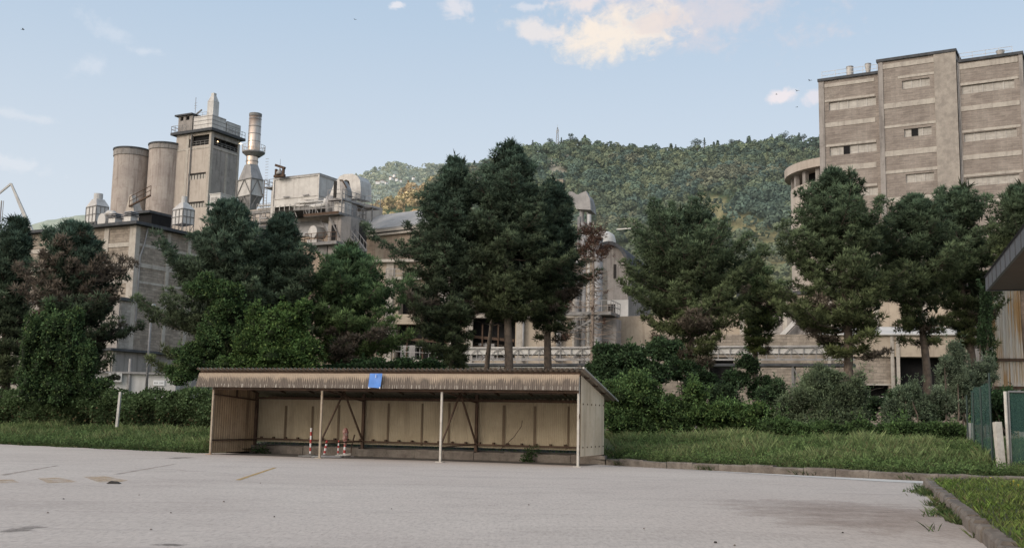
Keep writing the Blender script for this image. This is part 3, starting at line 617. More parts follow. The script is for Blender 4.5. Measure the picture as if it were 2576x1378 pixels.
mb.v = [(q[0]+(-.22 if i < 28 else .22)+v[0], -.41-v[2], q[1]+v[1]) for i, v in enumerate(mb.v)]; mb.build('fan_grille', M['shade'], ac)
q0 = fo.fy(*ZB(1120, 1325), 0); q1 = fo.fy(*ZB(1205, 1290), 0)
mb = MB(); mb.box(q0[0], q1[0], -.08, -.012, q0[1], q1[1]); nb = mb.build('notice_plate', M['white_paint'], root)
mb = MB(); W_ = q1[0]-q0[0]; Hh = q1[1]-q0[1]
for k in range(7):
    if k == 3: continue
    xx = q0[0]+W_*(.1+.12*k); mb.box(xx, xx+W_*.07, -.086, -.082, q0[1]+Hh*.36, q0[1]+Hh*.62)
mb.build('lettering', M['galv_dull'], nb)
# ---- roof plant on the hall: mushroom vents, dust hoods
def vent(px, py, Y, w_, label):
    q = at(px, py, Y); f = Fr(q, ANG); r = thing('roof_ventilator', label, 'ventilator', f, 'louvred roof ventilators'); s = w_*Y/F
    mb = MB(); mb.box(-s*.42, s*.42, -s*.42, s*.42, -1.6, s*.12); mb.build('base', M['galv'], r)
    for k in range(3):
        z = s*(.16+.17*k); k_ = 1-.08*k; mb = MB(); mb.hexa([(-s*.55*k_, -s*.55*k_, z), (s*.55*k_, -s*.55*k_, z), (s*.55*k_, s*.55*k_, z), (-s*.55*k_, s*.55*k_, z)], [(-s*.4, -s*.4, z+s*.09), (s*.4, -s*.4, z+s*.09), (s*.4, s*.4, z+s*.09), (-s*.4, s*.4, z+s*.09)]); mb.build('louvre', M['galv_dull'], r)
    mb = MB(); mb.box(-s*.3, s*.3, -s*.3, s*.3, s*.12, s*.5); mb.build('throat', M['dark'], r)
vent(*ZB(845, 118), 108, 28, 'louvred mushroom ventilator on the hall roof beside the fan casing'); vent(*ZB(958, 105), 107, 28, 'louvred mushroom ventilator on the hall roof next to the right silo foot')
def hood(xl, xc, xr, ycap0, ycap1, ycone, yeave, ybot, capw, Y, label, Zf, legs=0.):
    f = corner(*Zf(xc, yeave), Y, ANG-12); r = thing('dust_filter_hood', label, 'filter hood', f, 'pyramid topped filter hoods')
    a = -f.fy(*Zf(xl, yeave), 0)[0]; b = f.fx(*Zf(xr, yeave), 0)[0]; ze = f.fy(*Zf(xc, yeave), 0)[1]; zb = f.fy(*Zf(xc, ybot), 0)[1]
    zc = at(*Zf(xc, ycap1), Y+b*.5)[2]; zt_ = at(*Zf(xc, ycap0), Y+b*.5)[2]; rc = capw/2.3*.789*Y/F*.5
    mb = MB(); mb.box(-a, 0, 0, b, zb, ze); mb.build('casing', M['white'], r)
    cx, cy = -a/2, b/2
    mb = MB(); mb.hexa([(-a-.05, -.05, ze+.05), (.05, -.05, ze+.05), (.05, b+.05, ze+.05), (-a-.05, b+.05, ze+.05)], [(cx-rc, cy-rc, zc), (cx+rc, cy-rc, zc), (cx+rc, cy+rc, zc), (cx-rc, cy+rc, zc)]); mb.build('pyramid_roof', M['galv'], r)
    mb = MB(); mb.lathe([(rc, zc-.1), (rc, zt_)], (cx, cy), 16); mb.build('outlet', M['white'], r)
    mb = MB(); w_ = .07
    for z in (ze, (ze+zb)/2, zb):
        mb.bar((-a, -.03, z), (0, -.03, z), w_); mb.bar((.03, 0, z), (.03, b, z), w_)
    for k in range(4): x = -a+a*k/3; mb.bar((x, -.04, zb-legs), (x, -.04, ze), w_*.8)
    for k in range(4): y = b*k/3; mb.bar((.04, y, zb-legs), (.04, y, ze), w_*.8)
    if legs:
        mb.bar((-a, -.04, zb-legs), (0, -.04, zb), w_*.7); mb.bar((.04, 0, zb-legs), (.04, b, zb), w_*.7)
    mb.build('frame', M['steel_frame'], r)
hood(175, 248, 338, 838, 880, 932, 930, 1045, 66, 112, 'white filter hood with pyramid top and round outlet, left of the silos', ZA, .4)
hood(806, 882, 965, 858, 905, 955, 952, 1058, 42, 108, 'white framed filter hood on legs standing in front of the tall tower', ZA, 2.2)
# fan volute between vents and the left hood
q = at(*ZA(310, 1025), 110); f = Fr(q, -40); r = thing('fan_casing', 'rounded metal fan casing on the hall roof between hood and ventilators', 'fan')
r.location = Vector(q); r.rotation_euler = (0, 0, radians(-40))
mb = MB(); mb.tube([(0, -.4, -.3), (0, .4, -.3)], .8, 18); mb.build('volute', M['galv'], r, smooth=False)
mb = MB(); mb.tube([(.2, 0, .3), (.8, 0, .5), (1.5, 0, .4), (1.8, 0, -.6)], .32, 12); mb.build('duct', M['galv'], r, smooth=True)
mb = MB(); mb.box(-1.4, 1.4, -.7, .7, -2, -1.0); mb.build('plinth', M['galv_dull'], r)
# ---- two silos
def silo(xl, xr, ytop, yband, Y, label, squash=1.):
    x0, _ = ZA(xl, 0); x1, _ = ZA(xr, 0); p = at((x0+x1)/2, ZA(0, yband)[1], Y); rr = (x1-x0)/2*Y/F
    f = Fr((p[0], p[1], 0)); r = thing('cement_silo', label, 'silo', f, 'cement silos beside the tower'); zb = p[2]-.2; zt_ = at(ZA((xl+xr)/2, 0)[0], ZA(0, ytop)[1], Y-rr)[2]
    mb = MB(); mb.lathe([(rr, 5), (rr, zb)], n=48, closed=False); mb.build('shell', M['silo'], r, smooth=True)
    mb = MB(); mb.lathe([(rr+.12, zb), (rr+.12, zt_-.35)], n=48, closed=False); mb.build('parapet', M['concrete_grey'], r, smooth=True)
    mb = MB(); mb.lathe([(rr+.13, zb-.02), (rr-.5, zb-.02)], n=48, closed=False); mb.lathe([(rr+.26, zt_-.35), (rr+.26, zt_-.05), (.1, zt_-.02)], n=48); mb.build('roof', M['roof_dark'], r)
    mb = MB()
    for k in range(18): a = 2*pi*k/18; mb.bar(((rr+.13)*cos(a), (rr+.13)*sin(a), zb), ((rr+.13)*cos(a), (rr+.13)*sin(a), zt_-.35), .05)
    mb.build('panel_joint', M['galv_dull'], r)
silo(380, 642, 495, 575, 208, 'left of two round concrete cement silos, stained and capped with a grey rim')
silo(636, 888, 460, 530, 206, 'right round concrete silo tucked against the tall tower, streaked dark')
# link roof and rail between hall and silos
f = corner(*ZA(635, 965), 150); r = thing('link_bridge', 'dark roofed link bridge with railing between the two silos', 'bridge', f)
xa = f.fy(*ZA(455, 965), 0)[0]; z1 = f.fy(*ZA(635, 962), 0)[1]
mb = MB(); mb.box(xa, 0, 0, 5, z1-.35, z1); mb.build('deck', M['roof_dark'], r); mb = MB(); mb.box(xa+2.2, -.1, .6, 4.5, z1-6, z1-.36); mb.build('recess', M['dark'], r)
mb = MB(); mb.box(xa-.8, xa+2.19, .6, 4.5, z1-6, z1-.36); mb.build('wall', M['concrete_grey'], r)
mb = MB(); z2 = f.fy(*ZA(600, 930), 0)[1]; mb.rail([(xa+.8, 0, z1+.9), (0, 0, z1+2.2)], 1.3, .07, 1.4); mb.bar((xa+.8, 0, z1+.8), (0, 0, z1+2.1), .22); mb.build('railing', M['rust'], r)
mb = MB(); mb.hexa([(xa-.2, .2, z1), (xa+1.6, .2, z1), (xa+1.6, 2, z1), (xa-.2, 2, z1)], [(xa+.3, .4, z1+2.6), (xa+.7, .4, z1+2.6), (xa+.7, 1.4, z1+2.6), (xa+.3, 1.4, z1+2.6)]); mb.build('chute', M['concrete'], r)
# ---- preheater tower
f = corner(532.5, 324.5, 200); r = thing('preheater_tower', 'tall stained concrete tower with open top storey and metal penthouse', 'tower', f)
zs_ = f.fy(532.5, 330, 0)[1]; LA = -f.fy(*ZA(835, 410), 0)[0]; LB_ = f.fx(*ZA(1295, 460), 0)[0]
def zA(y, x=1085): return f.fy(*ZA(x, y), 0)[1]
def xA_(x, y=450): return f.fy(*ZA(x, y), 0)[0]
def yB_(x, y=500): return f.fx(*ZA(x, y), 0)[0]
hA = [(xA_(943), xA_(1070), zA(480), zA(405)), (xA_(922, 470), xA_(942.5), zA(488), zA(425)), (xA_(918, 700), xA_(1047, 700), zA(727), zA(680)), (xA_(918, 910), xA_(1036, 910), zA(936), zA(890))]
hB = [(yB_(1108, 440), yB_(1290, 500), f.fx(*ZA(1108, 488), 0)[1], f.fx(*ZA(1108, 428), 0)[1])]
mb = MB(); mb.holes(lambda u, z, d: (u, d, z), -LA, 0, 20, zs_, hA, .5); mb.quad((0, LB_, 20), (-LA, LB_, 20), (-LA, LB_, zs_), (0, LB_, zs_)); mb.quad((-LA, LB_, 20), (-LA, 0, 20), (-LA, 0, zs_), (-LA, LB_, zs_)); mb.build('front_wall', M['concrete'], r)
mb = MB(); mb.holes(lambda u, z, d: (-d, u, z), 0, LB_, 20, zs_, hB, .5); mb.build('side_wall', M['concrete_grey'], r)
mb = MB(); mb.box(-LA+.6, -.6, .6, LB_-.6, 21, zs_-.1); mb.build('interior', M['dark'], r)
# frame: corner pier, pilaster band on the front
mb = MB(); mb.box(xA_(1075), .1, -.1, .55, 20, zs_-.01); mb.box(xA_(908, 460), xA_(925, 460), -.08, -.002, 20, zs_-.02)
mb.box(-.02, .1, .56, LB_, zA(505), zA(492)); mb.box(-LA, xA_(1074), -.07, -.003, zA(505), zA(492)); mb.box(-.02, .08, LB_-.5, LB_+.06, 20, zs_-.02); mb.box(.001, .06, yB_(1195, 520), yB_(1210, 520), 20, zA(510)); mb.build('frame', M['concrete_band'], r)
for h_, pan in ((hA[2], 'panel_pale'), (hA[3], 'panel_pale')):
    mb = MB(); mb.box(h_[0], h_[1], .2, .25, h_[2], h_[3]-.12); wn_ = mb.build('window', M['panel_pale'], r); mb = MB(); mb.box(h_[0], h_[1], .1, .19, h_[3]-.3, h_[3]-.002)  # dark top bar of the frame is added as lintel shade
    for k_ in range(7): x = h_[0]+(h_[1]-h_[0])*k_/6; mb.box(x-.04, x+.04, .12, .195, h_[2], h_[3]-.3)
    mb.build('frame', M['shade'], wn_)
mb = MB(); a_, b_, c_, d_ = hA[0]; mb.rail([(a_, .1, c_), (b_, .1, c_)], .9, .07, 1.2); a_, b_, c_, d_ = hB[0]; mb.rail([(-.1, a_, c_), (-.1, b_, c_)], .8, .07, 1.2); mb.build('railing', M['steel_frame'], r)
mb = MB()
for k in range(5): y = hB[0][0]+(k+.5)*(hB[0][1]-hB[0][0])/5; mb.box(-.5, -.3, y-.1, y+.1, hB[0][2], hB[0][3])
mb.box(-.48, -.44, hB[0][0], hB[0][1], hB[0][3]-.9, hB[0][3]-.7); mb.build('column', M['shade'], r)
mb = MB(); q = f.fx(*ZA(1133, 463), -.05); mb.lathe([(.02, -.14), (.14, 0), (.02, .14)], n=8); mb.v = [(v[0], v[1]+q[0], v[2]+q[1]) for v in mb.v]; mb.build('lamp', M['lit'], r)
xp = xA_(938, 600); mb = MB(); mb.tube([(xp, -.2, zs_), (xp, -.2, zA(700)), (xA_(925, 780), -.2, zA(780)), (xA_(918, 900), -.2, zA(930))], .13, 6); mb.build('pipe', M['steel_frame'], r)
mb = MB(); mb.box(-LA-.9, .8, -.8, LB_+.8, zs_+.0, zs_+.5); mb.build('roof_slab', M['roof_dark'], r)
mb = MB(); mb.rail([(-LA-.8, LB_*.4, zs_+.5), (-LA-.8, -.7, zs_+.5), (xA_(920, 370), -.7, zs_+.5)], 1.3, .07, 1.0); mb.build('parapet_rail', M['galv_dull'], r); mb = MB(); mb.rail([(.7, LB_*.5, zs_+.5), (.7, LB_+.7, zs_+.5)], 1.2, .07, 1.); mb.build('parapet_rail', M['galv_dull'], r)
# penthouse brick cabin and metal housings
zp = zs_+.5; ztop = zA(262, 1090)
cab = MB(); cx0, cx1 = xA_(845, 340), xA_(948, 330); zc0 = f.fy(*ZA(845, 283), 0)[1]
cab.holes(lambda u, z, d: (u, d, z), cx0, cx1, zp, zc0, [(xA_(862, 290), xA_(884, 290), zc0-.9, zc0-.15), (xA_(902, 290), xA_(928, 290), zc0-.9, zc0-.15)], .3); cab.quad((cx1, 0, zp), (cx1, 3.4, zp), (cx1, 3.4, zc0), (cx1, 0, zc0)); cab.quad((cx0, 3.4, zp), (cx0, 0, zp), (cx0, 0, zc0), (cx0, 3.4, zc0)); cab.build('cabin', M['concrete_grey'], r)
mb = MB(); mb.box(cx0+.1, cx1-.1, .31, 3.3, zp+.1, zc0-.05); mb.build('cabin_interior', M['dark'], r)
mb = MB(); mb.box(cx0-.6, cx1+.2, -.5, 4, zc0, zc0+.3); mb.build('cabin_roof', M['roof_dark'], r)
hs = MB(); x0, x1 = cx1+.25, -.1; ymid = f.fx(*ZA(1200, 300), 0)[0]; hs.box(x0, x1, .1, ymid, zp, ztop); hs.build('housing', M['galv'], r)
z3 = f.fx(*ZA(1340, 355), -.1)[1]; hs = MB(); hs.box(x0+.5, x1, ymid+.25, LB_+.2, zp, ztop-.35); hs.build('housing', M['galv'], r)
mb = MB()
for k in range(4):
    z = zp+(ztop-zp)*(.1+.27*k); mb.box(x0, x1+.04, .05, .095, z, z+.1); mb.box(x1+.002, x1+.05, .1, ymid, z, z+.1); mb.box(x1+.002, x1+.05, ymid+.25, LB_+.2, z-.15 if k == 3 else z, z+.1-(.15 if k == 3 else 0))
mb.build('rib', M['galv_dull'], r)
q = f.fy(*ZA(1098, 265), 2.); hb = MB(); s = (1140-1060)/2.297*.789*202/F*.5; cx_, cy_ = q[0], 2.
zc_ = f.fy(*ZA(1100, 178), cy_)[1]; zd_ = f.fy(*ZA(1100, 128), cy_)[1]
hb.box(cx_-s*.75, cx_+s*.75, cy_-s*.75, cy_+s*.75, ztop+.001, zc_); hb.build('vent_stack', M['white'], r)
hb = MB(); hb.hexa([(cx_-s*.78, cy_-s*.78, zc_+.001), (cx_+s*.78, cy_-s*.78, zc_+.001), (cx_+s*.78, cy_+s*.78, zc_+.001), (cx_-s*.78, cy_+s*.78, zc_+.001)], [(cx_-s*.33, cy_-s*.33, zd_), (cx_+s*.33, cy_-s*.33, zd_), (cx_+s*.33, cy_+s*.33, zd_), (cx_-s*.33, cy_+s*.33, zd_)]); hb.box(cx_-s*.34, cx_+s*.34, cy_-s*.34, cy_+s*.34, zd_, zd_+.45); hb.build('vent_cap', M['galv'], r)
mb = MB(); q = f.fy(*ZA(968, 262), .5); zz = f.fy(*ZA(972, 140), .5)[1]; mb.tube([(q[0], .5, zp), (q[0], .5, zz)], .05, 5)
for k in (.35, .5, .65): z = q[1]+(zz-q[1])*k; mb.bar((q[0]-.3, .5, z), (q[0]+.4, .5, z), .05)
mb.build('antenna', M['galv_dull'], r)
mb = MB(); a_ = f.fy(*ZA(975, 265), 1.); b_ = f.fy(*ZA(1018, 230), 1.); mb.bar((a_[0], 1, a_[1]), (b_[0], 1, b_[1]), .22); mb.build('davit', M['steel_frame'], r)
mb = MB(); a_ = f.fy(*ZA(1055, 262), 1.); mb.rail([(b_[0]-.8, 1, ztop), (a_[0], 1, ztop)], 1.0, .05, 1.); mb.build('roof_rail', M['galv_dull'], r)
# ---- exhaust stack
p = at(ZA(1397, 0)[0], ZA(0, 540)[1], 198); fs = Fr((p[0], p[1], 0)); r = thing('exhaust_stack', 'round steel chimney with ring platform beside the tall tower, warm sheen', 'chimney', fs)
k = .789/2.297*198/F; zf = lambda y: at(ZA(1397, 0)[0], ZA(0, y)[1], 198)[2]
mb = MB(); mb.lathe([(46*k, zf(542)), (46*k, zf(262)), (40*k, zf(262))], n=32, closed=False); mb.build('shaft', M['stack'], r, smooth=False)
for i in range(len(r.children[0].data.polygons)): r.children[0].data.polygons[i].use_smooth = True
mb = MB(); mb.lathe([(43*k, zf(668)), (43*k, zf(542))], (-8*k, 0), n=32, closed=False); mb.build('lower_shaft', M['stack'], r, smooth=True)
mb = MB()
for y in (300, 355, 410, 465, 610, 640): mb.lathe([(46.6*k, zf(y)-.06), (47.4*k, zf(y)), (46.6*k, zf(y)+.06)], (0 if y < 540 else -8*k, 0), 32, False)
mb.build('seam', M['galv_dull'], r)
mb = MB(); mb.lathe([(47*k, zf(262)-.5), (47.5*k, zf(262)+.05), (39*k, zf(262)+.06), (39*k, zf(262)-1)], n=32, closed=False); mb.build('rim', M['steel_frame'], r)
mb = MB(); mb.lathe([(48*k, zf(575)), (84*k, zf(548)), (84*k, zf(540)), (48*k, zf(540))], n=28, closed=False); mb.build('platform', M['galv_dull'], r)
mb = MB()
for kk in range(20):
    a = 2*pi*kk/20; b = 2*pi*(kk+1)/20; P0 = np.array([84*k*cos(a), 84*k*sin(a), zf(540)]); P1 = np.array([84*k*cos(b), 84*k*sin(b), zf(540)]); mb.bar(P0, P0+[0, 0, 1.2], .06); mb.bar(P0+[0, 0, 1.2], P1+[0, 0, 1.2], .06); mb.bar(P0+[0, 0, .6], P1+[0, 0, .6], .05)
mb.build('railing', M['galv'], r)
mb = MB(); mb.lathe([(.02, -.2), (.3, 0), (.02, .2)], n=8); mb.v = [(v[0]-92*k, v[1]-1, v[2]*.5+zf(490)) for v in mb.v]; mb.build('lamp', M['lit'], r)
# ---- settling box under the stack (lattice framed)
f = corner(*ZA(1382, 728), 192, ANG-14); r = thing('gas_cooler', 'grey hopper box in diagonal steel lattice under the round chimney', 'hopper', f)
a = -f.fy(*ZA(1283, 740), 0)[0]; b = f.fx(*ZA(1468, 750), 0)[0]; z0 = f.fy(*ZA(1382, 728), 0)[1]; z1 = f.fy(*ZA(1382, 850), 0)[1]; z2 = f.fy(*ZA(1382, 975), 0)[1]; zc = zf(668)
rc = 43*k
mb = MB(); mb.hexa([(-a, 0, z0), (0, 0, z0), (0, b, z0), (-a, b, z0)], [(-a/2-rc*.8, b/2-rc*.8, zc), (-a/2+rc*.8, b/2-rc*.8, zc), (-a/2+rc*.8, b/2+rc*.8, zc), (-a/2-rc*.8, b/2+rc*.8, zc)]); mb.build('cone', M['galv_dull'], r)
mb = MB(); mb.box(-a, 0, 0, b, z1, z0-.01); mb.build('casing', M['galv'], r)
mb = MB(); mb.hexa([(-a*.7, b*.3, z2), (-a*.3, b*.3, z2), (-a*.3, b*.7, z2), (-a*.7, b*.7, z2)], [(-a, 0, z1-.01), (0, 0, z1-.01), (0, b, z1-.01), (-a, b, z1-.01)]); mb.build('hopper', M['galv_dull'], r)
mb = MB(); e = .12
for (X, Y_) in ((-a-e, -e), (e, -e), (e, b+e), (-a-e, b+e)): mb.bar((X, Y_, z2-2), (X, Y_, z0), .16)
for z in (z0, z1, z2+.3): mb.bar((-a-e, -e, z), (e, -e, z), .14); mb.bar((e, -e, z), (e, b+e, z), .14)
for (za, zb_) in ((z1, z0), (z2+.3, z1)):
    mb.bar((-a-e, -e, za), (-a/2, -e, zb_), .11); mb.bar((-a/2, -e, zb_), (e, -e, za), .11); mb.bar((e, -e, za), (e, b/2, zb_), .11); mb.bar((e, b/2, zb_), (e, b+e, za), .11)
mb.build('lattice_frame', M['steel_frame'], r)
# ---- white plant room at the tower foot
f = corner(*ZA(1155, 845), 190, ANG); r = thing('plant_cabin', 'white panelled cabin with louvres at the foot of the tall tower', 'cabin', f)
a = -f.fy(*ZA(1078, 860), 0)[0]; b = f.fx(*ZA(1275, 890), 0)[0]; z0 = f.fy(*ZA(1155, 960), 0)[1]; z1 = f.fy(*ZA(1155, 843), 0)[1]
mb = MB(); mb.box(-a, 0, 0, b, z0, z1); mb.build('wall', M['white'], r)
mb = MB(); mb.box(-a-.1, .1, -.1, b+.1, z1+.002, z1+.15); mb.build('roof', M['white'], r)
for k_ in (.25, .6):
    mb = MB(); h_ = (z1-z0)
    for i in range(4): mb.box(-a+a*k_-.35, -a+a*k_+.35, -.04, -.003, z0+h_*(.62+.05*i), z0+h_*(.645+.05*i))
    mb.build('louvre', M['galv_dull'], r)
mb = MB()
for i in range(4): mb.box(.003, .04, b*.12, b*.32, z0+(z1-z0)*(.66+.05*i), z0+(z1-z0)*(.685+.05*i))
mb.build('louvre', M['galv_dull'], r)
# ---- long gallery beam carrying the pipe run
r = thing('pipe_gallery', 'long steel gallery carrying pipes from the tower to the filter house', 'pipe gallery'); g0 = at(*ZC(-180, 735), 160); g1 = at(*ZC(1010, 640), 148)
r.location = Vector(g0); d = g1-g0
mb = MB(); mb.bar((0, 0, 0), d, .45); mb.build('beam', M['steel_frame'], r)
for k_ in (.35, .8): mb = MB(); mb.tube([np.array([0, -.3, k_+.1])+d*.18, d+np.array([0, -.3, k_])], .15, 8); mb.build('pipe', M['galv'], r, smooth=True)
mb = MB(); mb.rail([d*.15, d], 1.25, .06, 1.5)
for t in (.2, .35, .5, .62, .75, .88): mb.bar(d*t, d*t+np.array([.5, -.2, -1.1]), .1)
for t in (.12, .2): mb.bar(d*t, d*t+np.array([0, 0, -9]), .2)
mb.build('railing', M['galv_dull'], r)
# ---- filter house
f = corner(*ZC(910, 160), 150); r = thing('filter_house', 'big pale metal filter house with ribbed sides above the pipe gallery', 'filter house', f)
a = -f.fy(*ZC(252, 235), 0)[0]; b = 6.; zt_ = f.fy(*ZC(910, 165), 0)[1]; zm = f.fy(*ZC(905, 470), 0)[1]; zb = f.fy(*ZC(905, 585), 0)[1]; zz0 = f.fy(*ZC(905, 625), 0)[1]
mb = MB(); mb.box(-a, 0, 0, b, zm, zt_); mb.build('casing', M['galv'], r)
mb = MB(); mb.box(-a-.1, .12, -.12, b, zt_+.002, zt_+.18); mb.build('roof', M['galv_dull'], r)
mb = MB(); mb.box(-a-.05, .05, -.05, b, zb, zm-.002); mb.build('lower_casing', M['galv'], r)
mb = MB(); mb.box(-a+.4, -.2, .2, b-.3, zz0-.4, zb-.003); mb.build('screw_bay', M['shade'], r)
mb = MB()
for z in (zm, zb, zt_-.1): mb.box(-a-.1, .1, -.14, -.055, z-.06, z+.06); mb.box(.055, .14, -.1, b, z-.06, z+.06)
mb.box(-.12, .13, -.16, -.06, zz0-.5, zt_-.11); mb.box(-a-.13, -a+.1, -.16, -.06, zz0-.5, zt_-.11)
for k_ in range(9): x = -a+a*(k_+.5)/9; mb.bar((x, -.2, zz0-.3), (x, -.2, zb+.3), .07)
mb.build('rib', M['galv'], r)
mb = MB()
for k_ in (.25, .68): mb.tube([(-a*k_-.5, -.3, zm+.15), (-a*k_+.5, -.3, zm+.15)], .1, 8)
mb.build('valve', M['galv_dull'], r)
mb = MB(); x0 = -a; mb.box(x0-2.0, x0-.2, .2, 2, zm+1.9, zm+2.05); mb.rail([(x0-.2, .2, zm+2.05), (x0-2, .2, zm+2.05), (x0-2, 2, zm+2.05)], 1.1, .06, .9); mb.build('side_platform', M['steel_frame'], r)
mb = MB()
for xx in (x0-1.9, x0-1.4): mb.bar((xx, .1, zz0-1), (xx, .1, zm+3), .06)
for i in range(22): z = zz0-1+.42*i; mb.bar((x0-1.92, .1, z), (x0-1.38, .1, z), .05)
mb.box(x0-2.3, x0-1., -.1, .35, zz0-1.2, zz0-.98); mb.build('ladder', M['galv_dull'], r)
mb = MB(); mb.box(x0-.9, x0-.15, .5, 2.5, zz0-1, zm+1.5); mb.build('side_duct', M['galv'], r)
# bell frame on the roof
f2 = corner(*ZC(320, 215), 152); r2 = thing('hoist_frame', 'dark hoist frame with a bell shaped cap standing on the filter house roof', 'hoist', f2); z0 = f.fy(*ZC(320, 222), 0)[1]
xw = f2.fy(*ZC(250, 200), 0)[0]; xe = f2.fy(*ZC(380, 200), 0)[0]; zz1 = f2.fy(*ZC(320, 30), 0)[1]
mb = MB(); mb.box(xw, xw+.3, 0, .3, z0, zz1-.5); mb.box(xe-.3, xe, 0, .3, z0, zz1-.5); mb.bar((xw, .15, zz1+.1), (xe+.1, .15, zz1-.5), .35); mb.box(xw-.1, xe+.1, -.1, .4, z0-.1, z0+.25); mb.build('frame', M['rust'], r2)
mb = MB(); cx_ = (xw+xe)/2; mb.lathe([(.55, z0+.26), (.5, z0+.6), (.2, z0+.95), (.05, z0+1.2), (.02, z0+2.6)], (cx_, .15), 14); mb.build('bell_cap', M['galv_dull'], r2, smooth=True)
# ---- duct arch and hood
f = corner(*ZC(1400, 500), 146); r = thing('duct_arch', 'large arched metal duct bending over beside the filter house', 'duct', f)
def polyA(pts, y=0.): return [(f.fy(*ZC(*q), y)[0], y, f.fy(*ZC(*q), y)[1]) for q in pts]
mb = MB(); mb.prism(polyA([(1365, 520), (1362, 330), (1340, 262), (1300, 240), (1180, 300), (1165, 250), (1205, 190), (1275, 160), (1390, 155), (1460, 182), (1502, 250), (1512, 345), (1512, 520)]), (0, 2.6, 0)); mb.build('duct', M['galv'], r)
mb = MB(); mb.prism(polyA([(1180, 520), (1180, 300), (1300, 235), (1362, 330), (1362, 520)], .9), (0, 1.5, 0)); mb.build('duct_leg', M['galv_dull'], r)
f = corner(*ZC(1190, 500), 143); r = thing('inlet_hood', 'sloping sided metal inlet hood in front of the arched duct', 'duct', f)
mb = MB(); mb.prism(polyA([(1055, 480), (1130, 275), (1160, 252), (1205, 252), (1215, 500), (1100, 495)]), (0, 1.2, 0)); mb.build('hood', M['galv'], r)
mb = MB(); mb.prism(polyA([(1216, 500), (1208, 252), (1240, 250), (1300, 360), (1318, 480)], .02), (0, 1.2, 0)); mb.build('hood_side', M['galv_dull'], r)
mb = MB(); q = polyA([(1206, 250), (1242, 248), (1306, 360)], -.02); mb.bar(q[0], q[1], .14); mb.bar(q[1], q[2], .14); mb.build('flange', M['rust'], r)
mb = MB(); q = polyA([(1060, 500), (1110, 500)], .3); mb.tube([(q[0][0]+.5, .3, q[0][2]), (q[0][0]+.5, .3, q[0][2]-2.2)], .95, 14); mb.build('fan_case', M['galv_dull'], r, smooth=True)
mb = MB(); q = polyA([(970, 620)], .2)[0]; mb.tube([(q[0]-2.2, .2, q[2]), (q[0]-.6, .2, q[2]+.05), (q[0]+.25, .2, q[2]+.15), (q[0]+.45, .2, q[2]+.9)], .36, 10); mb.build('elbow_pipe', M['white'], r, smooth=True)
mb = MB(); q = polyA([(1235, 620)], .2)[0]; mb.box(q[0]-.9, q[0]+.9, -.4, 1.2, q[2]-1.5, q[2]+1.8); mb.build('motor_housing', M['galv'], r)
# ---- fan platform tower
f = corner(*ZC(1190, 705), 140); r = thing('fan_platform', 'concrete pedestal tower with two railed steel platforms and stairs', 'platform', f)
a = -f.fy(*ZC(680, 765), 0)[0]; b = f.fx(*ZC(1585, 850), 0)[0]; z0 = f.fy(*ZC(1190, 705), 0)[1]
mb = MB(); mb.box(-a, 0, 0, b, z0-.35, z0); mb.build('upper_deck', M['steel_frame'], r)
mb = MB(); mb.box(-a-.02, .03, -.04, -.003, z0-.3, z0+.05); mb.build('deck_edge', M['rust'], r)
mb = MB(); mb.rail([(-a, b*.3, z0), (-a, 0, z0), (0, 0, z0), (0, b, z0), (-1., b, z0)], 1.3, .06, 1.0); mb.build('railing', M['galv_dull'], r)
q = f.fx(*ZC(1410, 545), 0); z1 = q[1]
mb = MB(); mb.box(-2.8, -.4, 1.2, b+.2, z1-.22, z1); mb.box(-2.8, .8, b+.21, b+2.2, z1-.42, z1-.2); mb.build('top_deck', M['galv_dull'], r)
mb = MB(); mb.rail([(-2.8, 1.2, z1), (-.4, 1.2, z1), (-.4, b+.2, z1), (.8, b+.2, z1), (.8, b+2.2, z1)], 1.2, .06, 1.0); mb.build('top_railing', M['galv_dull'], r)
mb = MB()
for (X, Y_) in ((-.5, 1.3), (-.5, b), (-2.7, 1.3), (.6, b+.6)): mb.bar((X, Y_, z0-.2), (X, Y_, z1), .16)
mb.build('stanchion', M['steel_frame'], r)
mb = MB(); mb.box(-2.2, -.7, 2.6, 5.0, z0+.02, z1-.23); mb.build('silencer', M['galv_dull'], r)
mb = MB(); mb.box(-1.6, -1.2, .8, 1.0, z1, z1+2.3); mb.build('gas_bottle_rack', M['shade'], r)
zl = f.fy(*ZC(1050, 1140), 0)[1]; xc0 = f.fy(*ZC(1010, 900), 1.2)[0]; xc1 = f.fy(*ZC(1230, 900), 1.2)[0]
mb = MB()
P = [(xc0, 1.6), (xc0+.5, 1.1), (xc1, 1.1), (xc1+.8, 2.2), (xc1+.8, 4.4), (xc0, 4.4)]
mb.prism([(x, y, 12) for x, y in P], (0, 0, z0-.36-12)); mb.build('pedestal', M['concrete_grey'], r)
mb = MB(); xd = f.fy(*ZC(1085, 1000), 1.08)[0]; xe = f.fy(*ZC(1150, 1000), 1.08)[0]; mb.box(xd, xe, 1.04, 1.098, zl+.3, f.fy(*ZC(1085, 905), 1.08)[1]); mb.build('doorway', M['dark'], r)
mb = MB(); mb.bar((xc0-1.3, 1.5, z0-.5), (xc0, 1.7, z0-2.6), .16); mb.bar((xd-.1, .6, z0-.5), (xe+.6, 1.0, z0-3.2), .16); mb.bar((xe+.6, 1.0, z0-3.2), (xc1+.9, 3, z0-3.5), .14); mb.bar((xc1+.9, 2.5, z0-3.0), (.3, b*.6, z0-.5), .16); mb.build('brace', M['steel_frame'], r)
xl0 = f.fy(*ZC(695, 1115), 0)[0]; xl1 = xc1+.2
mb = MB(); mb.box(xl0, xl1, 0, 3.5, zl-.4, zl); mb.build('lower_deck', M['steel_frame'], r)
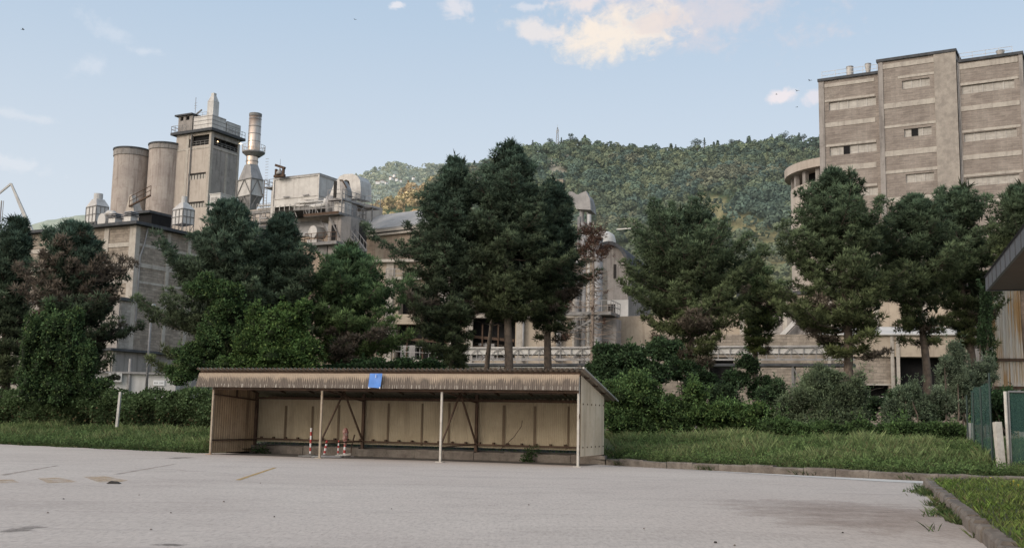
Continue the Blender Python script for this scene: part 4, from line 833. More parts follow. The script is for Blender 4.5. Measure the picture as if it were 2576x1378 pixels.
mb = MB(); mb.rail([(xl0, 3, zl), (xl0, 0, zl), (xl1, 0, zl)], 1.2, .07, 1.0); mb.build('lower_railing', M['rust'], r)
q = f.fy(*ZC(835, 1010), 1); mb = MB(); mb.tube([(q[0], .6, q[1]), (q[0]+.3, 2.4, q[1])], .85, 18); mb.box(q[0]-.8, q[0]+.8, .5, 2.4, zl, zl+.5); mb.build('blower', M['galv'], r)
mb = MB(); mb.prism([(xl0+.2, 1, zl-.4), (xc0+.4, 1, zl-.4), (xc0+.4, 1, zl-2.4), (xc0-.4, 1, zl-1.5), (xc0-1.8, 1, zl-.95)], (0, .3, 0)); mb.build('bracket', M['steel_frame'], r)
def stairs(r, A, B, w_, mat, n=12, name='stairs'):
    A = np.array(A, float); B = np.array(B, float); d = B-A; s = np.cross(d, [0, 0, 1.]); s = s/np.linalg.norm(s)*w_; mb = MB()
    for k_ in (0, 1): mb.bar(A+s*k_, B+s*k_, .16); mb.bar(A+s*k_+[0, 0, 1.], B+s*k_+[0, 0, 1.], .06)
    for i in range(n+1):
        p = A+d*i/n; mb.bar(p, p+s, .12)
        if i % 3 == 0:
            for k_ in (0, 1): mb.bar(p+s*k_, p+s*k_+[0, 0, 1.], .05)
    return mb.build(name, mat, r)
p0 = f.L(at(*ZC(1490, 865), 145)); p1 = f.L(at(*ZC(1370, 1010), 143)); stairs(r, p0, p1, .9, M['steel_frame'], 9)
p0 = f.L(at(*ZC(1420, 1050), 143)); p1 = f.L(at(*ZC(1600, 1290), 140)); stairs(r, p0, p1, .9, M['steel_frame'], 12)
mb = MB(); p = f.L(at(*ZC(1390, 1130), 144)); mb.box(p[0]-1., p[0]+1.2, p[1], p[1]+1.6, p[2]-3, p[2]+2.4); mb.build('stair_well', M['shade'], r)
# ---- long shed with pale roof
f = Fr(at(905, 582, 152)*np.array([1, 1, 0]), -35); r = thing('long_shed', 'long shed with pale roof and brown ribbed cladding behind the pines', 'building', f)
ze = f.fy(905, 582, 0)[1]; zr = f.fy(905, 548, 6)[1]
mb = MB(); L_ = 15; mb.prism([(-22, -.5, ze), (-22, 7, zr+.3), (-22, 7, zr+.1), (-22, -.45, ze-.25)], (L_+22, 0, 0)); mb.build('roof', M['roof_fibre'], r)
mb = MB(); zg = f.fy(905, 600, 0)[1]; mb.box(-14, L_, -.55, -.05, zg, ze-.26); mb.build('gutter_fascia', M['concrete_band'], r); mb = MB(); mb.box(-14, L_, -.6, -.02, ze-.75, ze-.55); mb.build('gutter', M['shade'], r)
mb = MB(); mb.box(-14, L_, 0, 12, 5, ze-.3); mb.build('wall', M['clad'], r)
mb = MB(); q = f.fy(955, 640, 0); mb.box(q[0]-.8, q[0]+.8, -.06, -.003, q[1]-3, q[1]+1); mb.build('door', M['cream'], r)
mb = MB(); q = f.fy(884, 600, -.1); mb.box(q[0]-.3, q[0]+1.8, -.05, -.004, q[1]-2.5, q[1]-.3); mb.build('opening', M['dark'], r)
mb = MB(); q = f.fy(*ZC(1510, 1055), -.5); mb.box(q[0]-.35, q[0]+.35, -.7, -.3, q[1]-.08, q[1]+.08); mb.build('lamp', M['lit'], r)
# ---- concrete block building below the filter house
f = corner(820, 570, 155, -32); r = thing('crusher_hall', 'plain pale concrete hall under the pipe gallery with sloping metal roof', 'building', f)
z1 = f.fy(820, 548, 0)[1]; a = -f.fy(660, 545, 0)[0]
mb = MB(); mb.box(-a-14, 4, 0, 8, 2, z1+2.5); mb.build('wall', M['concrete'], r)
mb = MB(); z2 = f.fy(720, 588, -.1)[1]; mb.prism([(-a-14, -3.5, z2-1.2), (-a-14, -.02, z2+1.6), (-a-14, -.02, z2+1.4), (-a-14, -3.5, z2-1.4)], (a+19, 0, 0)); mb.build('roof', M['roof_fibre'], r)
mb = MB(); mb.box(-a-14, 5, -3.3, -.03, 2, z2-1.5); mb.build('lean_to_wall', M['clad'], r)
mb = MB(); q = f.fy(655, 545, -1); mb.box(q[0]-4, q[0]+3, -2, -.5, z2+1.7, z2+1.9); mb.rail([(q[0]-4, -2, z2+1.9), (q[0]+3, -2, z2+1.9)], 1.1, .06, 1); mb.build('walkway', M['steel_frame'], r)
# ---- concrete pump boom rising at the far left
r = thing('crane_boom', 'white folding crane boom rising over the trees at the far left', 'crane'); p = at(92, 612, 130); r.location = Vector(p)
q1 = at(28, 462, 130)-p; q2 = at(-8, 492, 130)-p; q0 = np.array([.3, 0, -6.])
mb = MB(); mb.tube([q0, (0, 0, 0), q1], [.42, .38, .16], 4); mb.build('boom', M['white'], r); mb = MB(); mb.tube([q1, q2, q2+np.array([-2, 0, -2])], [.16, .13, .1], 4); mb.build('boom_tip', M['white'], r)
mb = MB(); a_ = at(4, 505, 130)-p; mb.bar(a_, a_+[0, 0, -6], .12); mb.bar(a_+[.25, 0, 0], a_+[.25, 0, -6], .06); mb.build('hose', M['galv_dull'], r)
# ---- big block at the right
f = Fr(at(2060, 208, 115)*np.array([1, 1, 0]), -30); r = thing('packing_silo_block', 'huge brown brick silo block with concrete bands and strip windows at the right', 'building', f)
def xR(x, y=400, yl=0.): return f.fy(*ZR(x, y), yl)[0]
def zR(y, x=600, yl=0.): return f.fy(*ZR(x, y), yl)[1]
PRJ = -.35     # the middle bay stands proud
b1x0, b1x1 = 0., xR(1000, 400, PRJ); b2x0, b2x1 = b1x1, xR(1570, 300, PRJ); b3x0, b3x1 = b2x1, xR(2058, 300)
z1t, z2t, z3t = zR(372, 570), zR(232, 990, PRJ), zR(235, 1575)
def win(x0, x1, yt, yb, xm, yl=0.): return (f.fy(*ZR(x0, (yt+yb)/2), yl)[0], f.fy(*ZR(x1, (yt+yb)/2), yl)[0], f.fy(*ZR(xm, yb), yl)[1], f.fy(*ZR(xm, yt), yl)[1])
W1 = [win(640, 985, 522, 583, 640), win(645, 990, 850, 912, 645), win(655, 1000, 1165, 1225, 655)]
W2 = [win(1175, 1378, 365, 425, 1175, PRJ), win(1190, 1392, 718, 776, 1190, PRJ), win(1202, 1410, 1048, 1110, 1202, PRJ)]
W3 = [win(1610, 1998, 402, 463, 1610), win(1627, 2015, 750, 812, 1627), win(1645, 2035, 1075, 1137, 1645)]
DP = 14.
def block(x0, x1, zt_, hs, yl):
    mb = MB(); mb.holes(lambda u, z, d: (u, yl+d, z), x0, x1, -1, zt_, hs, .22)
    mb.quad((x0, DP, -1), (x0, yl, -1), (x0, yl, zt_), (x0, DP, zt_)); mb.quad((x1, yl, -1), (x1, DP, -1), (x1, DP, zt_), (x1, yl, zt_)); mb.quad((x1, DP, -1), (x0, DP, -1), (x0, DP, zt_), (x1, DP, zt_))
    mb.build('wall', M['brick_brown'], r)
    mb = MB(); mb.box(x0-.12, x1+.12, yl-.22, DP+.1, zt_, zt_+.3); mb.build('roof_slab', M['roof_dark'], r)
block(b1x0, b1x1-.01, z1t, W1, 0.); block(b2x0, b2x1, z2t, W2, PRJ); block(b3x0+.01, b3x1, z3t, W3, 0.)
mb = MB(); E_ = .07
def band(x0, x1, zc, hh, yl): mb.box(x0, x1, yl-E_+.01, yl-.002, zc-hh/2, zc+hh/2)
s_ = 115/F*.789/2.2967
def strip(xs_, yc, hpx, x0, x1, yl): band(x0, x1, zR(yc, xs_, yl), hpx*s_, yl)
p1 = xR(607, 400); 
strip(620, 690, 34, p1, b1x1-.45, 0); strip(640, 1010, 40, p1, b1x1-.45, 0); strip(600, 404, 26, p1, b1x1-.45, 0); strip(640, 510, 16, p1, b1x1-.45, 0); strip(645, 838, 18, p1, b1x1-.45, 0); strip(655, 1150, 18, p1, b1x1-.45, 0)
pA, pB = xR(1040, 500, PRJ), xR(1412, 400, PRJ)
for y, h_ in ((262, 34), (355, 18), (553, 38), (706, 18), (902, 40), (1036, 22), (1238, 36), (1390, 20)): strip(1040 if y < 1000 else 1052, y+0, h_, pA if y not in (355,) else xR(1145, 355, PRJ), pB, PRJ)
pC, pD = xR(1605, 500), xR(2030, 400)
for y, h_ in ((262, 40), (392, 18), (572, 34), (738, 18), (930, 34), (1062, 18), (1262, 34)): strip(1600, y, h_, pC, pD, 0)
mb.build('concrete_band', M['concrete_band'], r)
mb = MB(); mb.box(-.04, xR(605, 500), -.1, -.002, -1, z1t-.02); mb.box(b1x1+.02, pA, PRJ-.11, PRJ-.002, -1, z2t-.02); mb.box(xR(2032, 300), b3x1+.04, -.1, -.002, -1, z3t-.02); mb.box(b3x0+.15, pC, -.09, -.002, -1, z3t-.02); mb.build('corner_pier', M['concrete_grey'], r)
mb = MB(); mb.box(pB+.01, b2x1+.03, PRJ-.13, PRJ-.002, -1, z2t-.02); mb.build('wide_pier', M['pier'], r)
for grp, yl in ((W1, 0.), (W2, PRJ), (W3, 0.)):
    for (a_, b_, c_, d_) in grp:
        mb = MB(); mb.quad((a_, yl+.2, c_), (b_, yl+.2, c_), (b_, yl+.2, d_), (a_, yl+.2, d_)); wn_ = mb.build('window', M['panel_pale'], r)
        mb = MB(); n_ = max(3, int((b_-a_)/.85))
        for k_ in range(n_+1): x = a_+(b_-a_)*k_/n_; mb.box(x-.025, x+.025, yl+.13, yl+.198, c_, d_)
        mb.build('frame', M['galv'], wn_)
mb = MB(); q0, q1 = win(745, 790, 840, 900, 745), win(1242, 1290, 712, 776, 1242, PRJ)
mb.box(q0[0], q0[1], .1, .15, W1[1][2]+.02, W1[1][3]-.02); mb.build('broken_pane', M['dark'], r); mb = MB(); mb.box(q1[0], q1[1], PRJ+.1, PRJ+.15, W2[1][2]+.02, W2[1][3]-.02); mb.build('broken_pane', M['dark'], r)
mb = MB(); xd = b3x0+.12; mb.tube([(xd, -.14, z3t), (xd, -.14, -1)], .08, 6); mb.build('downpipe', M['galv_dull'], r)
mb = MB(); mb.rail([(.3, .2, z1t+.3), (b1x1-.2, .2, z1t+.3)], .85, .035, 1.4); mb.build('roof_rail', M['galv'], r); mb = MB(); mb.rail([(b3x0+.3, .2, z3t+.3), (b3x1-.9, .2, z3t+.3)], .75, .035, 1.4); mb.build('roof_rail', M['galv'], r)
def rvent(x, ytop, ybot, wt, wb, label, name='roof_stack', Yl=1.4, zb=None):
    q = f.fy(*ZR(x, ytop), Yl); ff = Fr(f.W((q[0], Yl, zb)), 0); rr = thing(name, label, 'ventilator', ff, 'vents on the silo block roof'); k_ = s_*.5
    h_ = q[1]-zb; mb = MB()
    if wt > wb: mb.lathe([(wb*k_*.8, 0), (wb*k_*.8, h_*.22), (wb*k_, h_*.3), (wt*k_, h_*.9), (wt*k_, h_)], n=18)
    else: mb.lathe([(wb*k_, 0), (wt*k_, h_)], n=18)
    mb.build('shaft', M['galv'], rr, smooth=False); mb = MB(); mb.lathe([(wt*k_*1.03, h_-.1), (wt*k_*1.03, h_+.03)], n=18); mb.build('rim', M['galv_dull'], rr)
rvent(792, 262, 0, 52, 52, 'plain round vent stack on the lower left roof of the silo block', zb=z1t+.3)
rvent(925, 241, 0, 46, 30, 'flared funnel vent beside the middle bay of the silo block', zb=z1t+.3)
rvent(1893, 146, 0, 56, 40, 'flared funnel vent alone on the right roof of the silo block', zb=z3t+.3)
# ---- round silo with open gallery at its left
Yc = 128; q = at(*ZR(330, 1030), Yc); rad = 8.3; cx_ = q[0]+rad; fr = Fr((cx_, Yc, 0)); r = thing('round_silo', 'round concrete silo with open columned gallery left of the brick block', 'silo', fr)
zg = at(*ZR(340, 1100), Yc)[2]; zr_ = at(*ZR(338, 1010), Yc)[2]; zu = at(*ZR(338, 1060), Yc)[2]
mb = MB(); mb.lathe([(rad-.7, 0), (rad-.7, zg-.9)], n=56); mb.build('shell', M['concrete'], r, smooth=False)
mb = MB(); mb.lathe([(rad-2.2, zg-.9), (rad-2.2, zu)], n=40, closed=False); mb.build('gallery_core', M['dark'], r)
mb = MB(); mb.lathe([(.5, zu-.05), (rad, zu-.05), (rad+.02, zr_+.1), (rad-.3, zr_+.1)], n=64, closed=False); mb.build('parapet_ring', M['concrete'], r)
mb = MB()
for k_ in range(22):
    a_ = 2*pi*k_/22+.1; c_, s2 = cos(a_), sin(a_); R_ = rad-.75; w_ = .28
    t = np.array([-s2, c_, 0])*w_; n_ = np.array([c_, s2, 0]); p = n_*R_
    mb.hexa([p-t+[0, 0, zg-1.], p+t+[0, 0, zg-1.], p+t-n_*.5+[0, 0, zg-1.], p-t-n_*.5+[0, 0, zg-1.]], [p-t+[0, 0, zu], p+t+[0, 0, zu], p+t-n_*.5+[0, 0, zu], p-t-n_*.5+[0, 0, zu]])
mb.build('gallery_column', M['concrete_grey'], r)
# ---- low front building at the right
f = Fr(at(2220, 842, 92)*np.array([1, 1, 0]), -14); r = thing('loading_hall', 'low cream loading hall with dark open bays behind the right pines', 'building', f)
def xL(x, y=900, yl=0.): return f.fy(*ZL(x, y), yl)[0]
def zL(y, x=1140, yl=0.): return f.fy(*ZL(x, y), yl)[1]
x0, x1 = xL(-620), xL(2067)
zc0, zc1 = zL(1003), zL(838)
hs = [(xL(900, 1270), xL(1078, 1270), zL(1335), zL(1210)), (xL(1130, 1200), xL(1500, 1200), zL(1345), zc0-.02), (xL(160), xL(215, 1280), zL(1320), zL(1150)), (xL(-240), xL(-60), -.5, zL(1010))]
mb = MB(); mb.holes(lambda u, z, d: (u, d, z), x0, x1, -1, zc1, hs, 1.2); mb.build('wall', M['block'], r)  # darker block colour stands in for the shade of the pines
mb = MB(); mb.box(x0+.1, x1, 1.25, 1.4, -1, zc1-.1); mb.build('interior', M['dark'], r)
mb = MB(); mb.box(xL(640), xL(1690), -.25, -.003, zc0, zc1-.01); mb.build('clad_panel', M['cream'], r)
mb = MB(); mb.prism([(xL(560), -.6, zc1), (xL(560), 4, zc1+1.), (xL(560), 4, zc1+.9), (xL(560), -.6, zc1-.1)], (xL(1700)-xL(560), 0, 0)); mb.build('roof', M['white'], r)
mb = MB()
for x in (1142, 1100, 640): mb.box(xL(x, 1000)-.14, xL(x, 1000)+.14, -.35, -.26, -1, zc1-.15)
mb.box(xL(880), xL(1090), -.1, -.003, zL(1212), zL(1200)); mb.box(xL(700), xL(1100), -.12, -.003, zL(1355), zL(1338)); mb.build('steel_post', M['concrete_band'], r)
mb = MB(); a_, b_, c_, d_ = hs[0]; mb.bar(((a_+b_)/2+.2, .3, c_), ((a_+b_)/2+.2, .3, d_-.9), .07); mb.bar((a_, .3, d_-1.), (b_, .3, d_-1.), .05); mb.build('barrier', M['galv'], r)
# back walls above: cream boxes seen between the pines
f = Fr(at(1900, 750, 104)*np.array([1, 1, 0]), -28); r = thing('cream_storehouse', 'cream walled storehouse with diagonal chute below the brick block', 'building', f)
xa, xb = f.fy(1560, 850, 0)[0], f.fy(2560, 850, 0)[0]; zt_ = f.fy(1900, 745, 0)[1]; xs0 = f.fy(1862, 850, 0)[0]
mb = MB(); mb.box(xs0, xb+6, 0, 8, -1, zt_); mb.box(xa-6, xs0-.01, .6, 8, -1, f.fy(1700, 790, 0)[1]); mb.build('wall', M['cream'], r)
mb = MB(); mb.box(xs0-.25, xb+6, -.3, 8.2, zt_+.002, zt_+.35); mb.build('roof', M['roof_dark'], r)
mb = MB(); p = f.fy(*ZL(225, 920), -.8); q = f.fy(*ZL(390, 750), -.8); mb.bar((p[0], -.8, p[1]), (q[0], -.8, q[1]), .4); mb.build('chute', M['white'], r)
mb = MB(); q0 = f.fy(*ZL(205, 935), 0); mb.box(q0[0]-.1, q0[0]+6.2, -.1, -.003, q0[1], q0[1]+.3)
for k_ in range(7): mb.box(xs0+k_*4.2, xs0+k_*4.2+.45, -.12, -.003, -1, zt_-.02)
mb.build('pilaster', M['concrete_band'], r)
mb = MB(); q = f.fy(*ZL(240, 820), 0); mb.box(q[0]-1., q[0]+5, -.07, -.003, q[1]-2.2, q[1]+1.8); mb.build('recessed_panel', M['concrete_grey'], r)
# ---- rust streaked shed at the far right
f = Fr(at(2500, 960, 60)*np.array([1, 1, 0]), -14); r = thing('rusty_shed', 'pale corrugated shed streaked with orange rust at the far right', 'shed', f)
zt_ = f.fy(2520, 700, 0)[1]; mb = MB(); n_ = 120; Lx = 9.; V = []
for i in range(n_+1): x = -.1+Lx*i/n_; y = .06*sin(2*pi*x/.33); V += [(x, y, -1), (x, y, zt_)]
mb.add(V, [(2*i, 2*i+2, 2*i+3, 2*i+1) for i in range(n_)]); mb.build('cladding', M['rusty_clad'], r)
mb = MB(); mb.box(0, Lx-.3, .12, 6, -1, zt_-.1); mb.build('wall', M['concrete_grey'], r)
mb = MB(); z_ = f.fy(2550, 905, 0)[1]; mb.box(-.12, Lx, -.17, -.075, z_-.08, z_+.08); z_ = f.fy(2550, 975, 0)[1]; mb.box(-.12, Lx, -.17, -.075, z_-.08, z_+.08); mb.build('rail', M['rust'], r)
# ---- conveyor bridge
A0 = at(1150, 905, 90); B0 = atz(2150, 900, A0[2]); A0 = np.array(A0); 
B0 = at(2150, 902, 79); B0[2] = A0[2]; dd = B0-A0; L_ = hypot(dd[0], dd[1]); f = Fr((A0[0], A0[1], A0[2]), math.degrees(atan2(dd[1], dd[0])))
r = thing('conveyor_bridge', 'long white covered conveyor bridge on lattice girders crossing behind the pines', 'conveyor', f)
hT = 1.0
mb = MB(); mb.box(0, L_, 0, 1.6, .45, hT-.02); mb.build('casing', M['white'], r)
mb = MB(); mb.box(-.1, L_+.1, -.15, 1.8, hT, hT+.06); mb.build('cover', M['galv'], r)
mb = MB(); n_ = int(L_/.9)
mb.bar((0, -.1, 0), (L_, -.1, 0), .14); mb.bar((0, -.1, .95), (L_, -.1, .95), .1)
for i in range(n_):
    x = L_*i/n_; mb.bar((x, -.1, 0), (x, -.1, .95), .06); mb.bar((x, -.1, 0) if i % 2 else (x, -.1, .95), (x+L_/n_, -.1, .95) if i % 2 else (x+L_/n_, -.1, 0), .05)
mb.build('girder', M['galv_dull'], r)
mb = MB(); mb.box(0, L_, -.2, 1.7, -.5, -.3); mb.build('underside', M['roof_dark'], r)
mb = MB()
for t in (.12, .35, .62, .86):
    for o_ in (0, 1.4): mb.bar((L_*t, o_, -.45), (L_*t, o_, -A0[2]), .18)
    mb.bar((L_*t, 0, -.5), (L_*t+1, 0, -2.4), .1)
mb.build('support', M['steel_frame'], r)
# ---- process building in the centre
f = Fr(at(992, 800, 112)*np.array([1, 1, 0]), -12); r = thing('kiln_building', 'cream and dark process building with open floors behind the middle pines', 'building', f)
def xc(x, y=850, yl=0.): return f.fy(x, y, yl)[0]
def zc(y, x=1200, yl=0.): return f.fy(x, y, yl)[1]
hs = [(xc(993), xc(1125), zc(905, 1050), zc(815, 1050)), (xc(1180), xc(1296), zc(905), zc(798)), (xc(1308), xc(1362), zc(788, 1340), zc(758, 1340)), (xc(1000), xc(1100), zc(790), zc(720))]
mb = MB(); mb.holes(lambda u, z, d: (u, d, z), xc(880), xc(1500), -1, zc(655), hs, 1.5); mb.quad((xc(1500), 0, -1), (xc(1500), 9, -1), (xc(1500), 9, zc(655)), (xc(1500), 0, zc(655))); mb.build('wall', M['cream'], r)
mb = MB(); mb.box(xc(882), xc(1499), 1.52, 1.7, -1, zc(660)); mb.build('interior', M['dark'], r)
mb = MB()
for a_, b_, y in ((885, 1500, 655), (990, 1500, 700), (1140, 1480, 797), (960, 1130, 910)): mb.box(xc(a_), xc(b_), -.7, -.003, zc(y)-.15, zc(y)+.15)
for x in (968, 1130, 1172, 1300, 1440): mb.box(xc(x), xc(x+18), -.25, -.004, -1, zc(657))
mb.build('floor_slab', M['concrete_band'], r)
mb = MB(); mb.rail([(xc(993), -.2, zc(897, 1050)), (xc(1125), -.2, zc(903, 1050))], 1.1, .06, 1.); mb.rail([(xc(1300), -.3, zc(788, 1340)), (xc(1365), -.3, zc(788, 1340))], 1., .06, 1.); mb.rail([(xc(970), -.6, zc(700)), (xc(1035), -.6, zc(700))], 1., .06, 1.); mb.build('railing', M['galv_dull'], r)
mb = MB(); mb.box(xc(1100), xc(1290), -.15, -.003, zc(790), zc(700)); mb.box(xc(1370), xc(1440), -.12, -.003, zc(790), zc(735)); mb.build('dark_panel', M['concrete_grey'], r)
mb = MB(); mb.box(xc(1150), xc(1480), -1.8, -.71, zc(925), zc(915)); mb.build('ledge', M['white'], r)
mb = MB()
for (a_, b_, y) in ((1000, 1125, 850), (1185, 1290, 845), (1185, 1290, 870)): mb.bar((xc(a_), .8, zc(y)), (xc(b_), .8, zc(y)-.4), .28)
for x in (1020, 1060, 1095, 1210, 1250, 1280): mb.bar((xc(x), .6, zc(905)), (xc(x), .6, zc(815)), .14)
mb.build('machinery_beam', M['rust'], r)
for x0_, x1_, y0_, y1_ in ((1003, 1040, 905, 868), (1200, 1240, 905, 862), (1310, 1330, 788, 772)): mb = MB(); mb.box(xc(x0_), xc(x1_), .7, 1.4, zc(y0_), zc(y1_)); mb.build('machine_casing', M['galv_dull'], r)
for x, y0_, y1_, w_ in ((1150, 910, 700, .16), (1318, 910, 797, .12), (1405, 910, 735, .2), (1412, 910, 735, .1), (1165, 797, 660, .2), (1452, 900, 660, .25)): mb = MB(); mb.tube([(xc(x), -.45, zc(y0_)), (xc(x), -.45, zc(y1_))], w_, 8); mb.build('pipe', M['galv_dull'], r, smooth=True)
mb = MB(); mb.tube([(xc(1180), -.9, zc(775)), (xc(1300), -.9, zc(770)), (xc(1306), -.5, zc(740)), (xc(1440), -.5, zc(722))], .22, 8); mb.build('pipe', M['galv'], r, smooth=True)
mb = MB(); mb.rail([(xc(1140), -1.7, zc(915)), (xc(1480), -1.7, zc(915))], 1.05, .05, 1.2); mb.build('ledge_rail', M['galv_dull'], r)
mb = MB(); mb.box(xc(1145), xc(1300), -.08, -.0035, zc(797), zc(700)); mb.build('stained_wall', M['block'], r)
# tall pipes and platform right of it
f = Fr(at(1470, 800, 108)*np.array([1, 1, 0]), -20); r = thing('pipe_tower', 'tall bundle of grey ducts with railed landing beside the arched hall', 'duct tower', f)
def xq(x, y=700, yl=0.): return f.fy(x, y, yl)[0]
def zq(y, x=1470, yl=0.): return f.fy(x, y, yl)[1]
for (x, w_, yt, m_) in ((1456, 5, 545, 'steel_frame'), (1468, 9, 560, 'galv_dull'), (1481, 5, 540, 'galv'), (1502, 14, 600, 'galv_dull')):
    mb = MB(); mb.tube([(xq(x), 0, -1), (xq(x), 0, zq(yt))], w_*108/F, 12); mb.build('pipe', M[m_], r, smooth=True)
mb = MB(); mb.box(xq(1430), xq(1545), -1.2, 2.5, zq(795), zq(787)); mb.build('landing', M['steel_frame'], r)
mb = MB(); mb.rail([(xq(1430), -1.2, zq(787)), (xq(1545), -1.2, zq(787)), (xq(1545), 2.5, zq(787))], 1.1, .05, 1.); mb.build('railing', M['galv_dull'], r)
mb = MB(); mb.box(xq(1425), xq(1450), .5, 3, -1, zq(660)); mb.build('shaft', M['cream'], r)
mb = MB(); mb.box(xq(1455), xq(1545), 1., 3, -1, zq(800)); mb.build('base_wall', M['concrete_grey'], r)
stairs(r, (xq(1450), -1.3, zq(840)), (xq(1520), -1.3, zq(800)), .8, M['steel_frame'], 8)
# curved hoods above the trees
for i, (pts, lab) in enumerate((([(1428, 483), (1440, 482), (1452, 490), (1474, 480), (1484, 500), (1486, 528), (1450, 526), (1440, 505)], 'left curved metal cowl above the middle pines'), ([(1470, 500), (1486, 495), (1492, 515), (1494, 535), (1478, 533)], 'small curved cowl at the right of the pair above the pines'))):
    p = at(pts[0][0], pts[0][1], 120+2*i); f = Fr((p[0], p[1], 0), -15); r = thing('exhaust_cowl', lab, 'exhaust cowl', f)
    mb = MB(); mb.prism([(f.fy(*q, 0)[0], 0, f.fy(*q, 0)[1]) for q in pts], (0, 1.6, 0)); mb.build('cowl', M['galv_dull'], r)
    q0 = f.fy((pts[0][0]+pts[4][0])/2+8, 530, .8); mb = MB(); mb.tube([(q0[0], .8, 3), (q0[0], .8, q0[1])], .28, 8); mb.build('pole', M['galv_dull'], r)
# ---- arched hall
f = Fr(at(1478, 700, 125)*np.array([1, 1, 0]), -18); r = thing('arched_hall', 'grey barrel roofed hall with dark curved eave behind the bare tree', 'building', f)
def xv(x, y=750): return f.fy(x, y, 0)[0]
def zv(y, x=1530): return f.fy(x, y, 0)[1]
xl_, xr2 = xv(1478), xv(1580); zsp = zv(690, 1580); ztp = zv(618); cxx = (xl_+xr2)/2+.2; ra = xr2-cxx
arc = [(cxx+ra*cos(t), zsp+(ztp-zsp)*sin(t)) for t in np.linspace(0, pi, 17)]
mb = MB(); mb.prism([(x, 0, z) for x, z in arc]+[(arc[-1][0], 0, -1), (arc[0][0], 0, -1)], (0, 14, 0)); mb.build('wall', M['concrete_grey'], r)
V = []; 
for k_, (x, z) in enumerate(arc):
    t = pi*k_/16; V += [(x, -.7, z+.02), (x+.35*cos(t), -.7, z+.4*sin(t)+.05), (x+.35*cos(t), 14.4, z+.4*sin(t)+.05), (x, 14.4, z+.02)]
mb = MB(); mb.add(V, [(4*i+j, 4*i+(j+1) % 4, 4*i+4+(j+1) % 4, 4*i+4+j) for i in range(16) for j in range(4)]+[(0, 1, 2, 3), (64, 67, 66, 65)]); mb.build('roof', M['roof_dark'], r)
mb = MB(); mb.box(xv(1548), xr2+.05, -.15, -.003, -1, zv(755)); mb.box(xl_, xr2, -.1, -.004, zv(765), zv(755)); mb.build('pilaster', M['white'], r)
for (a_, b_, c_, d_) in ((1543, 1550, 665, 700), (1530, 1548, 762, 790)):
    mb = MB(); mb.box(xv(a_), xv(b_), -.06, -.003, zv(d_), zv(c_)); mb.build('window', M['shade'], r)
p = at(1520, 620, 135); f = Fr((p[0], p[1], 0)); r = thing('white_storage_tank', 'pale round topped tank showing above the arched hall', 'tank', f); zt_ = at(1520, 582, 135)[2]
mb = MB(); mb.lathe([(1.5, 0), (1.5, zt_-1.2), (1.25, zt_-.45), (.7, zt_-.1), (.05, zt_)], n=24); mb.build('shell', M['white'], r, smooth=True)
M['dirt'] = mat_flat('dark_dirt', (.045, .038, .03), .95)
# ================================================================== shelter
FS = Fr((-10.94, 39.92, 0), -20.05); L_ = 14.03; DV = 2.95
r = thing('shelter', 'long open fronted corrugated shelter with weathered fascia at the edge of the lot', 'shelter', FS)
def corr(u0, u1, pitch, amp, fn, step=6):
    """corrugated sheet: fn(u, off, end) -> point for both ends"""
    n = int((u1-u0)/pitch*step); V = []
    for i in range(n+1):
        u = u0+(u1-u0)*i/n; o_ = amp*sin(2*pi*u/pitch); V += [fn(u, o_, 0), fn(u, o_, 1)]
    return V, [(2*i, 2*i+2, 2*i+3, 2*i+1) for i in range(n)]
def zr(v): return 3.13+(v+.36)*(2.22-3.13)/(3.82+.36)     # roof height above the slope line
UL, UR = -.55, L_+.24
V, Fc = corr(UL, UR, .178, .036, lambda u, o_, e: (u, -.36 if e == 0 else 3.82, zr(-.36 if e == 0 else 3.82)+o_+.0))
n0 = len(V); V2 = [(a, b, c-.012) for a, b, c in V]; 
raw_mesh('roof', V+V2, Fc+[tuple(i+n0 for i in q[::-1]) for q in Fc], M['asbestos'], r, smooth=True)
mb = MB(); mb.tube([(UR+.03, -.4, zr(-.4)+.03), (UR+.03, 1.5, zr(1.5)+.035), (UR+.06, 3.95, zr(3.9)+.0)], .035, 6); mb.build('verge_trim', M['galv'], r)
V, Fc = corr(UL+.02, L_+.08, .07, .011, lambda u, o_, e: (u+(0 if e else -.09*(1 if u < 0 else 0)), -.2+o_-(.07 if e == 0 else 0), 2.45 if e == 0 else 2.965), 5)
raw_mesh('fascia_sheet', V, Fc, M['fascia'], r, smooth=True)
mb = MB(); mb.box(UL+.03, L_+.1, -.14, -.06, 2.9, 3.04); mb.box(0, L_+.02, -.05, .03, 2.36, 2.44); mb.build('front_beam', M['rust'], r)
FSV = lambda px, py, v=0.: FS.fy(px, py, v)
uf = [0., FSV(806, 1100)[0], FSV(1109, 1100)[0], L_]
ur = [FSV(914, 1060, DV-.1)[0], FSV(1199, 1060, DV-.1)[0]]
cols_ = ['paint_rust', 'paint_rust', 'paint_white', 'paint_white']
for u, m_ in zip(uf, cols_):
    mb = MB(); mb.box(u-.034, u+.034, -.034, .034, 0, 2.36 if u not in (0., L_) else 2.95); mb.box(u-.13, u+.13, -.13, .13, 0, .02); mb.build('post', M[m_], r)
for u in [0.02]+ur+[L_-.02]:
    mb = MB(); mb.box(u-.05, u+.05, DV-.16, DV-.06, 0, zr(DV)-.08); mb.build('post', M['rust'], r)
